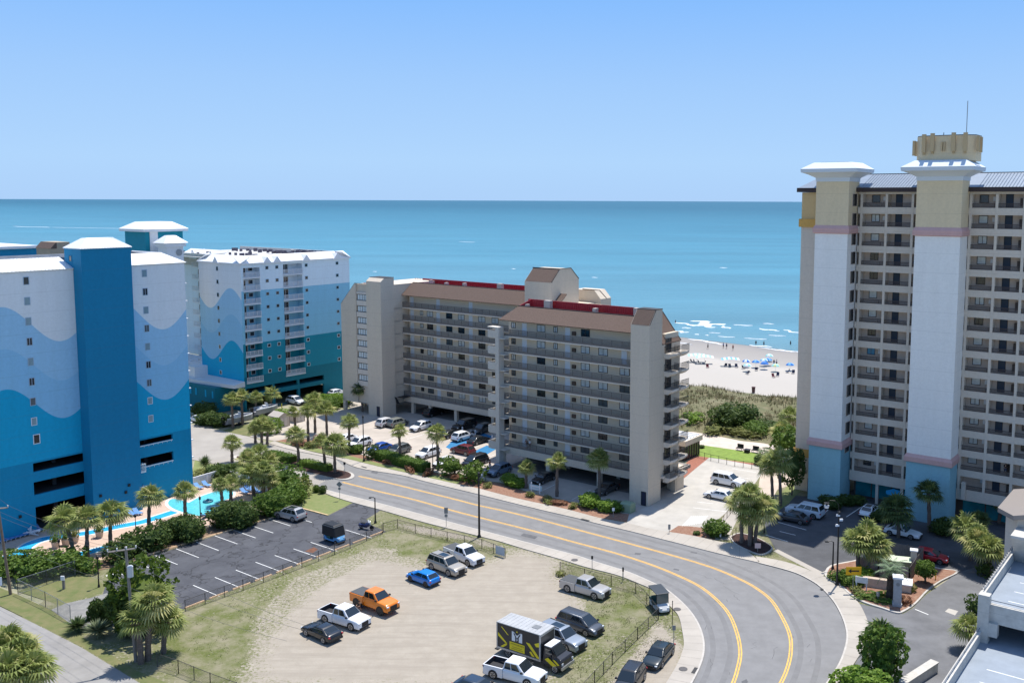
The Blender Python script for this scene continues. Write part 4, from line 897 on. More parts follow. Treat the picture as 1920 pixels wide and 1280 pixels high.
# lift penthouse and small turret
m=MB(); m.box(118,126,-7.8,.5,20,37.2); B.part('penthouse_wall',m,mteal)
m=MB(); m.box(117.9,118,-10.2,-7.8,20,37.2) if False else None; m.box(117.8,118,-6.9,-5.2,20,37.2); m.box(117.2,126.8,-8.6,1.3,37.2,37.75); B.part('penthouse_trim',m,white)
m=MB(); hip(m,117.6,126.4,-8.2,.9,37.75,39.2,2,1.8,.5,.1); B.part('penthouse_roof',m,wroof)
m=MB(); m.box(112.3,115.5,-6.6,-2.9,20,34.9); m.box(111.9,115.9,-7,-2.5,34.2,35.0); B.part('turret_wall',m,white)
m=MB(); hip(m,112,115.8,-7.1,-2.4,35.0,36.5,1.4,1.4,.3,.1); B.part('turret_roof',m,wroof)
m=MB(); m.cyl((0,0),.7,.7,0,.06,16); o=obj('round_vent',m,grey_metal,B.root); o.location=(-(112.25-100),-3.9-2,33.0); o.rotation_euler=(0,R(90),0)
# low entrance block with white roof edge
m=MB(); m.box(103.5,125,-2.5,1.9,0,5.3); B.part('entrance_wall',m,mtg)
m=MB(); m.loft([[(99.6,-.6,5.3),(99.6,-.6,6.0),(99.6,1.95,6.4),(99.6,1.95,5.3)],[(128,-3.5,5.3),(128,-3.5,6.0),(128,1.95,6.4),(128,1.95,5.3)]]); B.part('entrance_roof',m,mat('entrance_roof_pale',(.62,.64,.66),.7))
m=MB(); m.box(118,135,-2,8,8.2,8.5); m.box(113,118,-1,7,5.6,8.4)
for k in range(5): m.box(120,134,-1+k*1.7,-.6+k*1.7,8.5,8.9)
B.part('low_roof',m,white)
for a in (104,106.5,110,112): window(B,'v',-2.5,a,a+.7,3.0,4.6,mtg,mbl,.05,0)
# ---------------------------------------------------------------- far roofs left of the lift tower
B=Bld('far_hotel','distant low hotel roof with blue parapet and tan stair house at left',150,-55)
m=MB(); m.box(120,135,-130,-28.2,0,34.6); B.part('wall',m,[mtw]); m=MB(); m.box(119.6,136,-131,-28,34.6,35.1); B.part('parapet',m,white)
m=MB(); m.box(90,95,-39.3,-36.3,20,35.9); 
B.part('stair_house',m,mat('tan_render',(.42,.33,.23),.9,2,.08))
m=MB(); m.loft([[(89.9,-39.4,35.9),(95.1,-39.4,35.9),(95.1,-38.4,35.9),(89.9,-38.4,35.9)],[(89.9,-38.5,36.9),(95.1,-38.5,36.9),(95.1,-38.4,36.9),(89.9,-38.4,36.9)]]); B.part('shed_roof',m,shingle)
m=MB(); m.box(90,95,-38.4,-36.3,35.9,36.9); B.part('stair_house',m,mat('tan_render',(.42,.33,.23),.9,2,.08))
# ---------------------------------------------------------------- 4. tall hotel tower on the right
cream=mat('cream_stucco',(.72,.58,.38),.9,3,.06,.2,30); greige=mat('greige_stucco',(.64,.56,.47),.9,3,.06,.2,30); rwhite=mat('tower_white',(.86,.835,.79),.88,3,.05,.2,30)
sky_p=mat('tower_sky_blue',(.27,.50,.57),.88,3,.06,.2,30); pinkb=mat('dusty_pink_band',(.62,.38,.35),.88,3,.06); ochre=mat('ochre_band',(.62,.36,.10),.88,3,.06)
recw=mat('recess_stucco',(.56,.46,.385),.9,2,.06); mroof=mat('blue_grey_metal_roof',(.22,.26,.31),.35,1,.1,metal=.3); brownf=mat('brown_fascia',(.045,.03,.03),.6)
doorb=mat('navy_door',(.012,.03,.06),.5); frb=mat('brown_frame',(.07,.05,.04),.6)
B=Bld('tower_hotel','fifteen storey cream hotel tower with two white and blue pilasters',-30,20)
FR=[4.5+2.765*i for i in range(15)]
# body
m=MB(); m.box(-13.8,-80,22.1,36,3.6,45.3); B.part('wall',m,recw)
m=MB(); m.box(-13.8,-17.3,20.4,22.1,6.4,41.4,0); m.box(-13.8,-17.3,20.4,22.1,41.4,45.3,1); m.box(-13.8,-17.3,20.4,22.1,0,5.3,0); m.box(-13.75,-13.85,22.1,36,0,45.3)
B.part('end_wall',m,[greige,mat('ochre_stucco',(.62,.44,.22),.9,3,.06)])
m=MB(); m.box(-13.5,-17.3,20.2,20.4,5.3,6.5); m.box(-13.5,-17.3,20.1,20.4,40.2,41.4); B.part('ochre_band',m,ochre)
# slabs with solid parapet per floor, columns
for i,z in enumerate(FR):
    s=MB()
    for a,b in ((-22.3,-31.6),(-37.5,-60)): s.box(a,b,20.6,22.1,z-.95 if i else z-.9,z-.1); s.box(a,b,20.62,22.1,z-.1,z)
    B.part('floor_band',s,greige)
    r=MB()
    for a,b in ((-22.7,-31.6),(-37.5,-60)): rail_panel(r,'v',20.7,b,a,z+.02,z+.62,.12,.045,.06,3.4)
    B.part('railing',r,mat('brown_railing',(.075,.055,.05),.6))
m=MB(); m.box(-22.3,-60,20.6,22.1,45.05,45.4)
for u in (-22.8,-26.4,-30.05,-37.75,-41.05,-44.45,-47.85,-51.3,-54.7): m.box(u-.17,u+.17,20.57,22.1,3.6,45.06)
for u in (-26.4,-30.0,-44.5,-47.9,-51.3): m.box(u-.2,u+.2,20.7,21.1,0,3.6)
m.box(-22.3,-31.6,20.55,20.95,3.0,4.4) ; m.box(-37.5,-60,20.55,20.95,3.0,4.4)
B.part('column',m,greige)
for i,z in enumerate(FR):
    for a0 in (-25.0,-39.7,-46.4): window(B,'v',22.1,a0,a0+1.2,z+.65,z+1.75,frb,(glass_l if rg.random()<.62 else glass_d) if not(i==6 and a0==-25.0) else mat('blue_pane',(.03,.25,.45),.2),.08,1 if rg.random()<.4 else 0) if not(i==0 and a0!=-25.0) else None
    for a0 in (-28.2,-42.8,-49.5): window(B,'v',22.1,a0,a0+.98,z+.02,z+1.85,frb,doorb,.05,0,'door',pane='door_leaf')
q_=MB()
for i,z in enumerate(FR):
    if rg.random()<.6: q_.box(-25.75,-25.45,22.04,22.09,z+.9,z+1.5)
    if rg.random()<.7: q_.box(-40.55,-40.25,22.04,22.09,z+.9,z+1.5)
    q_.box(-44.1,-43.7,21.6,22.09,z+.3,z+1.3,1); q_.box(-29.9,-29.6,21.6,22.09,z+.3,z+1.3,1)
B.part('wall_sign',q_,[white,frb])
# pilasters
def pilaster(u0,u1,v0,v1,name='pilaster'):
    m=MB()
    m.box(u0,u1,v0,v1,0,8.2,0); m.box(u0,u1,v0,v1,9.4,39.4,1); m.box(u0,u1,v0,v1,40.6,46.8,2)
    for z in (8.2,39.4):
        o=.28
        r=lambda k,zz:[(u0+k,v0-k,zz),(u1-k,v0-k,zz),(u1-k,v1,zz),(u0+k,v1,zz)]
        m.loft([r(.02,z),r(o,z+.12),r(o,z+.75),r(.02,z+1.2)],3)
    r=lambda k,zz:[(u0+k,v0-k,zz),(u1-k,v0-k,zz),(u1-k,v1+k*.6,zz),(u0+k,v1+k*.6,zz)]
    m.loft([r(.06,46.8),r(.1,47.35),r(.9,47.8),r(1.5,48.05),r(1.7,48.1),r(1.75,48.6)],4)
    m.loft([r(1.75,48.6),r(.4,49.45),r(.3,49.5)],4)
    B.part(name,m,[sky_p,rwhite,cream,pinkb,mat('cap_pale_blue',(.60,.65,.70),.85)])
    m=MB()
pilaster(-17.3,-22.15,17.1,21.3); pilaster(-31.6,-37.5,16.9,20.6)
m=MB(); m.box(-17.7,-21.8,17.5,21.2,49.5,49.56); 
B.part('roof_edge',m,fascia)
for i,z in enumerate(FR): window(B,'u',-22.16,18.6,20.4,z+.1,z+1.9,recw,glass_d,.05,0) if i>0 else None
# drum with antenna panels
m=MB(); r=lambda k,zz:[(-31.9+k,17.3-k*.5,zz),(-37.2-k,17.3-k*.5,zz),(-38.6-k,18.6,zz),(-38.6-k,21.5,zz),(-31.0+k,21.5,zz),(-31.0+k,18.4,zz)]
m.loft([r(0,49.4),r(0,52.7)]); B.part('roof_drum',m,cream)
m=MB(); m.loft([r(-.05,52.7),r(-.05,52.8)]); B.part('drum_edge',m,fascia)
ap=MB()
for u,zz in ((-32.3,52.95),(-33.4,53.05),(-36.1,53.05),(-37.6,53.0)): ap.box(u-.25,u+.25,16.75,17.1,zz-2.4,zz); ap.box(u-.15,u+.15,17.1,17.3,zz-2.7,zz-2.3)
for u,v,zz in ((-38.9,18.3,52.6),(-39.0,19.4,52.5),(-30.7,18.0,52.2),(-30.6,19.5,52.2)): ap.box(u-.16,u+.16,v-.2,v+.2,zz-2.0,zz)
for u in (-34.6,-34.9): ap.box(u-.1,u+.1,17.0,17.3,50.7,51.9)
B.part('antenna_panel',ap,mat('tan_antenna',(.50,.37,.21),.8))
m=MB(); m.tube([(-37.3,18.5,52.8),(-37.3,18.5,57.2)],.05,6); m.tube([(-34.4,18.5,52.8),(-34.4,18.5,53.2)],.06,6); B.part('mast',m,grey_metal)
# metal roofs
m=MB()
def rslope(a,b,ah=0):
    m.loft([[(a,20.1,45.95),(a,20.1,45.85),(a-ah,25.5,47.9),(a-ah,25.5,48.0)],[(b,20.1,45.95),(b,20.1,45.85),(b,25.5,47.9),(b,25.5,48.0)]])
rslope(-13.2,-80,2.0)
k=0; u=-22.8
while u>-58:
    if not(-38.6<u<-31): m.tube([(u,20.1,46.0),(u,25.5,48.04)],.035,4)
    u-=.42
m.loft([[(-13.2,20.1,45.95),(-13.3,20.1,45.85),(-15.2,25.5,47.9),(-15.2,25.5,48)],[(-13.2,36.4,45.95),(-13.3,36.4,45.85),(-15.2,31,47.9),(-15.2,31,48)]])
B.part('metal_roof',m,mroof)
m=MB(); m.box(-13.1,-80,20.0,20.15,45.35,45.97); m.box(-13.05,-13.2,20.15,36.5,45.35,45.97); m.box(-18,-80,25.45,25.6,48.0,48.08); B.part('roof_fascia',m,brownf)
# ground floor glazing in teal
m=MB(); m.box(-22.6,-31.4,22.6,22.7,0.3,3.5); m.box(-38,-60,22.6,22.7,.3,3.5); B.part('lobby_glass',m,mat('teal_glass',(.02,.24,.29),.08,.4,.4,spec=.8))
m=MB()
for a in (-25,-28,-41,-46,-49,-52): m.box(a-.07,a+.07,22.5,22.6,.3,3.5)
m.box(-22.3,-60,22.7,36,0,3.5)
B.part('lobby_wall',m,mat('lobby_dark',(.10,.085,.075),.8))
m=MB()
for i in range(14): a=i/14*2*math.pi
m.loft([[(-30.0+1.55*math.cos(a/10*math.pi)+.9,21.3,1.9+.62*math.sin(a/10*math.pi)+.08*math.sin(a*1.9)) for a in range(20)],[(-30.0+1.55*math.cos(a/10*math.pi)+.9,21.4,1.9+.62*math.sin(a/10*math.pi)+.08*math.sin(a*1.9)) for a in range(20)]])
B.part('pool_sign',m,mat('bright_cyan_sign',(.02,.38,.72),.5))
window(B,'v',20.39,-16.9,-15.9,.05,2.1,frb,mat('teal_door',(.02,.12,.17),.5),.06,0,'door',pane='door_leaf')
m=MB(); m.box(-38.3,-38.8,20.0,20.5,3.2,5.6); B.part('wall_unit',m,greige)
# ---------------------------------------------------------------- 5. parking deck lower right
pdk=mat('deck_coating',(.26,.30,.35),.8,.5,.12); pcon=mat('deck_concrete',(.52,.50,.46),.9,1.5,.14)
B=Bld('parking_deck','two level concrete parking deck with pale blue top surface at lower right',-60,-30)
m=MB(); m.box(-50.2,-100,-20.0,3,5.5,5.8,0); m.box(-50.2,-100,-75,-16,2.0,2.35,0); B.part('deck_slab',m,pdk)
m=MB(); m.box(-50,-50.3,-20,0.5,0,6.9); m.box(-50,-50.3,-75,-20.1,0,3.4); m.box(-49.93,-50.37,-20,.5,6.9,7.0); m.box(-49.93,-50.37,-75,-20.4,3.4,3.5)
m.box(-50.37,-100,-20.45,-20.0,4.3,6.1); m.box(-49.9,-50.9,-20.9,-20.0,0,7.0); m.box(-50.9,-51.7,-20.85,-20.05,3.1,4.4)
for a in (-59,-68,-77): m.box(a-.4,a+.4,-20.4,-19.6,2.35,4.3)
B.part('parapet',m,pcon)
m=MB()
for k in range(28): m.box(-49.90,-49.98,-20+.4+k*.7,-20+.55+k*.7,7.0,7.18)
m.tube([(-50.15,-19.9,7.22),(-50.15,.4,7.22)],.05,5); m.tube([(-50.15,-74,3.72),(-50.15,-20.9,3.72)],.05,5); m.tube([(-50.6,-20.1,6.4),(-90,-20.1,6.4)],.05,5)
for k in range(30): m.box(-50.1,-50.2,-72+k*1.75,-71.9+k*1.75,3.5,3.72); 
for k in range(13): m.box(-50.1,-50.2,-19.5+k*1.6,-19.4+k*1.6,7,7.22)
B.part('handrail',m,grey_metal)
m=MB()
for k in range(8): m.box(-52,-56.5,-18+k*2.7,-17.88+k*2.7,5.80,5.806); m.box(-52,-56.5,-55+k*2.7+10,-54.88+k*2.7+10,2.35,2.356)
B.part('stall_marking',m,white_paint)
PB=[(-48.7,3),(-48.7,-3.7),(-50.3,-5.9),(-60,-5.9),(-60,3)]
m=MB(); m.loft([[(u,v,0) for u,v in PB],[(u,v,10.4) for u,v in PB]]); B.part('stair_block',m,greige)
m=MB(); m.loft([[(-50.35,-5.92,5.8),(-51.6,-5.92,5.8),(-51.6,-5.92,9.4),(-50.35,-5.92,9.4)],[(-50.35,-6.6,5.8),(-51.6,-6.6,5.8),(-51.6,-9.2,9.1),(-50.35,-9.2,9.1)]]); m.box(-50.3,-53,-9.3,-5.95,9.12,9.4); B.part('bracket_wall',m,pcon)
PR=[(-47.9,4),(-47.9,-4.1),(-50.0,-6.7),(-61,-6.7),(-61,4)]
m=MB(); m.loft([[(u,v,10.0+(-47.9-u)*.25*(1 if u<-55 else .4)) for u,v in PR],[(u,v,10.5+(-47.9-u)*.25*(1 if u<-55 else .4)) for u,v in PR]])

B.part('stair_roof',m,mat('brown_metal_roof',(.25,.22,.20),.6))
# low wall at the bottom
lw=MB(); lw.box(0,6,-.35,.35,0,.9); lw.box(-.05,6.05,-.42,.42,.9,1.0)
p=gp(1757,1252); q=gp(1700,1290); d=q-p; o=obj('low_wall',lw,pcon,loc=p,rz=math.atan2(d.y,d.x)); tag(o,'low concrete wall with flat coping at the bottom edge beside the parking deck','wall')
# ---------------------------------------------------------------- sheds, boats, enclosures
def shed(px,py,rz,lab,wd=2.6,dp=3.0,h=2.1):
    p=gp(px,py); t=empty('storage_shed',lab,'shed',p,rz)
    m=MB(); m.box(0,wd,0,dp,0,h); m.face([(0,0,h),(wd,0,h),(wd/2,0,h+.65)]); m.face([(0,dp,h),(wd,dp,h),(wd/2,dp,h+.65)]); obj('wall',m,mat('shed_cream',(.50,.44,.37),.85,2,.08),t)
    m=MB()
    for s in (0,1): m.loft([[(-.12 if s==0 else wd+.12,-.15,h-.06),(wd/2,-.15,h+.68),(wd/2,-.15,h+.76),(-.12 if s==0 else wd+.12,-.15,h+.02)],[(-.12 if s==0 else wd+.12,dp+.15,h-.06),(wd/2,dp+.15,h+.68),(wd/2,dp+.15,h+.76),(-.12 if s==0 else wd+.12,dp+.15,h+.02)]])
    obj('roof',m,mat('shed_roof',(.42,.38,.34),.9),t)
    m=MB(); m.box(.6,2.0,-.03,0,.05,1.8); d_=obj('door',m,mat('shed_door',(.58,.52,.46),.8),t); m=MB(); m.box(1.25,1.3,-.04,-.03,.05,1.8); m.box(1.15,1.2,-.07,-.03,.9,1.0); obj('handle',m,black,d_)
    m=MB(); 
    for x in (0,wd): m.box(x-.04,x+.04,-.03,.04,0,h)
    obj('corner_trim',m,mat('shed_trim',(.15,.12,.10),.8),t)
shed(524,807,R(54.5),'cream storage shed with a gabled roof beside the palms of the condominium drive')
shed(556,797,R(54.5),'second cream storage shed, half hidden behind the palms to the right of the first shed',2.2,2.2,1.9)
def boat(px,py,rz,lab,L=6.2):
    p=gp(px,py); t=empty('boat',lab,'boat',p,rz,'boats stored under the palms')
    m=MB(); prof=[(-L/2,1.1,.7),(-L*.2,1.2,.65),(L*.15,1.15,.7),(L*.36,.75,.85),(L*.5,.05,1.1)]
    m.loft([[(x,-w_,1.75),(x,-w_*.85,z),(x,0,z-.3),(x,w_*.85,z),(x,w_,1.75),(x,w_*.8,1.72),(x,w_*.7,1.2),(x,-w_*.7,1.2),(x,-w_*.8,1.72)] for x,w_,z in prof]); obj('hull',m,[mat('boat_grey',(.30,.30,.32),.4)],t,smooth=False)
    m=MB(); m.loft([[(x,w_*1.02,1.62),(x,w_*1.02,1.8),(x,w_*.8,1.8),(x,w_*.8,1.62)] for x,w_,z in prof]); m.loft([[(x,-w_*1.02,1.62),(x,-w_*1.02,1.8),(x,-w_*.8,1.8),(x,-w_*.8,1.62)] for x,w_,z in prof]); obj('gunwale',m,white,t)
    m=MB(); m.box(-.5,.3,-.5,.5,1.2,2.1); m.loft([[(.3,-.5,2.1),(.3,.5,2.1),(.28,.5,2.12),(.28,-.5,2.12)],[(.1,-.45,2.6),(.1,.45,2.6),(.08,.45,2.62),(.08,-.45,2.62)]]); m.box(-1.6,-1.0,-.5,.5,1.2,1.8); obj('console',m,white,t)
    m=MB(); m.loft([[(-L/2-.5,-.2,.6),(-L/2-.1,-.2,.6),(-L/2-.1,.2,.6),(-L/2-.5,.2,.6)],[(-L/2-.6,-.22,2.1),(-L/2-.05,-.22,2.1),(-L/2-.05,.22,2.1),(-L/2-.6,.22,2.1)]]); obj('outboard_motor',m,black,t)
    m=MB(); m.box(-L/2,L*.6,-.05,.05,.35,.5); m.box(-1.2,.2,-1.0,-.8,.1,.5); 
    for s in (-1,1):
        m.loft([[(-.6+.33*math.cos(a),s*1.05,.33+.33*math.sin(a)) for a in [k*math.pi/5 for k in range(10)]],[(-.6+.33*math.cos(a),s*.85,.33+.33*math.sin(a)) for a in [k*math.pi/5 for k in range(10)]]])
    obj('trailer',m,black,t)
boat(450,800,ROT+R(90)+R(0),'grey motor boat on a trailer under the palms, nearest the side street'); boat(500,782,ROT+R(95),'white motor boat on a trailer, the farther one towards the garage')
# wooden dumpster enclosure on the right island
def board_fence(name,pts,h,m_,lab,cat='fence',z0=0.0,post=2.2,posts=True,bw=.14):
    t=empty(name,lab,cat,(pts[0].x,pts[0].y,z0)); mb=MB(); pm=MB()
    for i in range(len(pts)-1):
        a,b=pts[i]-pts[0],pts[i+1]-pts[0]; d=b-a; L=d.length; d.normalize(); nn=Vector((-d.y,d.x,0)); k=max(1,int(L/bw))
        for j in range(k):
            s=a+d*(L*j/k+.005); e=a+d*(L*(j+1)/k-.012); o=nn*.015
            mb.loft([[(s.x-o.x,s.y-o.y,.03),(e.x-o.x,e.y-o.y,.03),(e.x+o.x,e.y+o.y,.03),(s.x+o.x,s.y+o.y,.03)],[(s.x-o.x,s.y-o.y,h),(e.x-o.x,e.y-o.y,h),(e.x+o.x,e.y+o.y,h),(s.x+o.x,s.y+o.y,h)]])
        kk=max(1,round(L/post))
        for j in range(kk+1): s=a+d*L*j/kk; pm.box(s.x-.06,s.x+.06,s.y-.06,s.y+.06,0,h+.05)
    obj('boards',mb,m_,t); obj('posts',pm,m_,t); return t
board_fence('board_fence',pp([(1612,1068),(1650,1078),(1708,1090),(1733,1052)]),1.8,woodg,'grey wooden board fence round the bins on the right island',z0=.16)
board_fence('board_fence',pp([(1675,1041),(1733,1051)]),1.8,woodg,'rear grey wooden board fence beside the red car',z0=.16)
def bin_(px,py,lab):
    p=gp(px,py); m=MB(); m.loft([[(-.9,-.6,.1),(.9,-.6,.1),(.9,.6,.1),(-.9,.6,.1)],[(-1.05,-.75,1.25),(1.05,-.75,1.25),(1.05,.75,1.25),(-1.05,.75,1.25)]]); t=empty('dumpster',lab,'dumpster',(p.x,p.y,.15),ROT+R(20)); obj('body',m,mat('bin_green',(.25,.32,.22),.7),t)
    m=MB(); m.loft([[(-1.1,-.8,1.27),(1.1,-.8,1.27),(1.1,.8,1.35),(-1.1,.8,1.35)],[(-1.1,-.8,1.33),(1.1,-.8,1.33),(1.1,.8,1.42),(-1.1,.8,1.42)]]); obj('lid',m,mat('bin_lid_pale',(.50,.56,.42),.6),t)
bin_(1663,1062,'dumpster with pale green lid behind the board fence, the left one'); bin_(1693,1066,'dumpster with pale green lid behind the board fence, the right one')
# ================================================================== VEGETATION
def leafmat(name,c,c2,tr=.35):
    m=bpy.data.materials.new(name); m.use_nodes=True; n=m.node_tree; b=n.nodes['Principled BSDF']; b.inputs['Roughness'].default_value=.6; b.inputs['Specular IOR Level'].default_value=.25
    g=n.nodes.new('ShaderNodeNewGeometry'); r=n.nodes.new('ShaderNodeValToRGB'); r.color_ramp.elements[0].color=(*c,1); r.color_ramp.elements[1].color=(*c2,1); n.links.new(g.outputs['Random Per Island'],r.inputs[0]); n.links.new(r.outputs[0],b.inputs['Base Color'])
    if tr:
        t=n.nodes.new('ShaderNodeBsdfTranslucent'); n.links.new(r.outputs[0],t.inputs[0]); mx=n.nodes.new('ShaderNodeMixShader'); mx.inputs[0].default_value=tr; n.links.new(b.outputs[0],mx.inputs[1]); n.links.new(t.outputs[0],mx.inputs[2]); n.links.new(mx.outputs[0],n.nodes['Material Output'].inputs[0])
    return m
palm_g=leafmat('palm_green',(.15,.20,.045),(.34,.37,.12)); palm_y=leafmat('palm_yellow',(.38,.37,.12),(.52,.49,.22)); palm_d=leafmat('palm_dead',(.24,.18,.10),(.33,.26,.16),.1)
palm_dk=leafmat('palm_dark',(.045,.085,.028),(.11,.155,.05)); date_g=leafmat('date_green',(.14,.22,.12),(.25,.32,.2))
bark=mat('palm_bark',(.16,.125,.105),.95,3,.35,.8,9,stretch=(1,1,5)); barkt=mat('tree_bark',(.13,.10,.08),.95,3,.35,.8,9)
hedge_l=leafmat('hedge_bright',(.10,.19,.02),(.23,.34,.05)); hedge_g=leafmat('hedge_green',(.06,.12,.018),(.16,.24,.04)); hedge_d=leafmat('shrub_dark',(.035,.075,.018),(.12,.17,.04)); hedge_o=leafmat('shrub_olive',(.13,.15,.04),(.27,.28,.09)); leaf_r=leafmat('shrub_reddish',(.20,.09,.05),(.32,.17,.10)); grey_l=leafmat('shrub_greygreen',(.16,.20,.11),(.30,.34,.2))
def fan_crown(seed,nl=36,R0=1.55,droop=.55,skirt=7,mi_dead=2):
    r=random.Random(seed); mb=MB()
    for i in range(nl+skirt):
        dead=i>=nl
        a=i*2.39996+r.uniform(-.25,.25)
        el=(math.pi/2)*(1-((i+.5)/nl)**.85*1.42) if not dead else r.uniform(-1.25,-.8)
        L=R0*r.uniform(.62,.95)*(.55 if dead else 1); pet=L*.55
        d=Vector((math.cos(a)*math.cos(el),math.sin(a)*math.cos(el),math.sin(el))); side=Vector((-math.sin(a),math.cos(a),0)); up=side.cross(d)*-1
        if up.z<0 and not dead: up=-up
        o=Vector((0,0,r.uniform(-.15,.1))); c=o+d*pet
        mi=mi_dead if dead else (1 if r.random()<(.35 if el<.15 else .13) else 0)
        mb.face([o-side*.025,o+side*.025,c+side*.02,c-side*.02],mi)
        nb=11 if not dead else 6; fl=L*.95
        for k in range(nb):
            t=(k/(nb-1)-.5)*2.7; t2=t+.16
            dd=(d*math.cos(t)+side*math.sin(t)); tip=c+dd*fl*(1-.18*abs(t))+Vector((0,0,-1))*fl*(.08+droop*r.uniform(.3,.9)*(.25+abs(t)*.22))+up*.05
            pr=(side*math.cos(t)-d*math.sin(t))*(.06*L)
            mid=c+dd*fl*.55+up*.10*L
            mb.face([c,mid-pr,tip,mid+pr],mi)
    return mb
crowns=[mesh(fan_crown(s,nl,R0,dr,sk),[palm_g,palm_y,palm_d],fix=False) for s,nl,R0,dr,sk in ((1,36,1.55,.55,7),(2,30,1.6,.4,4),(3,40,1.5,.65,12),(4,26,1.62,.5,5),(7,34,1.45,.45,9),(8,30,1.5,.7,10))]
crowns_d=[mesh(fan_crown(s),[palm_dk,palm_g,palm_d],fix=False) for s in (5,6)]
def trunk_mesh(seed,h,r0,lean):
    mb=MB(); n=9; pts=[];rs=[]; r=random.Random(seed)
    for k in range(n): t=k/(n-1); pts.append((lean[0]*t*t,lean[1]*t*t,h*t)); rs.append(r0*(1.18-.30*t)*(1+.05*r.uniform(-1,1))+(.05 if k%2 else 0))
    mb.tube(pts,rs,9); 
    # old leaf bases near top
    for k in range(26):
        a=r.uniform(0,6.28); z=h-r.uniform(.05,min(1.3,h*.4)); x,y=lean[0]*(z/h)**2,lean[1]*(z/h)**2; q=r0*.95
        mb.loft([[(x+math.cos(a+e)*q,y+math.sin(a+e)*q,z) for e in (-.2,.2)]+[(x+math.cos(a)*q*1.0,y+math.sin(a)*q*1.0,z+.06)],[(x+math.cos(a+e)*q*1.7,y+math.sin(a+e)*q*1.7,z+.28) for e in (-.1,.1)]+[(x+math.cos(a)*q*1.5,y+math.sin(a)*q*1.5,z+.3)]])
    return mb
npalm=[0]
def palm(b,c,sc=1.0,lab='',dark=False,r0=.2,zb=0.0,group=None):
    """b: pixel of trunk foot, c: pixel of crown centre"""
    p=gp(*b); z=zat(b[0],b[1],c[0],c[1]); 
    # horizontal lean: crown pixel at same distance
    d=math.hypot(p.x,p.y); k=p.y/F; off=(c[0]-b[0])*d/F*1.0
    # correct for perspective of verticals (x shift of a vertical pole)
    dy=(c[1]-b[1]); exp=b[0]+ (1170-b[0])*(dy)/17200.0
    lx=max(-2,min(2,(c[0]-exp)*d/F*.98)); z=max(1.2,z)
    i=npalm[0]; npalm[0]+=1
    t=empty('palm_tree',lab,'palm tree',(p.x,p.y,zb),0,group)
    obj('trunk',trunk_mesh(i,z-zb,r0,(lx,random.uniform(-.2,.2))),bark,t,smooth=False)
    me=(crowns_d if dark else crowns)[i%(2 if dark else 6)]
    o=bpy.data.objects.new('crown',me); link(o); o.parent=t; o.location=(lx,0,z-zb); o.rotation_euler=(random.uniform(-.12,.12),random.uniform(-.12,.12),random.uniform(0,6.28)); s=sc*random.uniform(.86,1.12); o.scale=(s,s,s*.95)
    return t
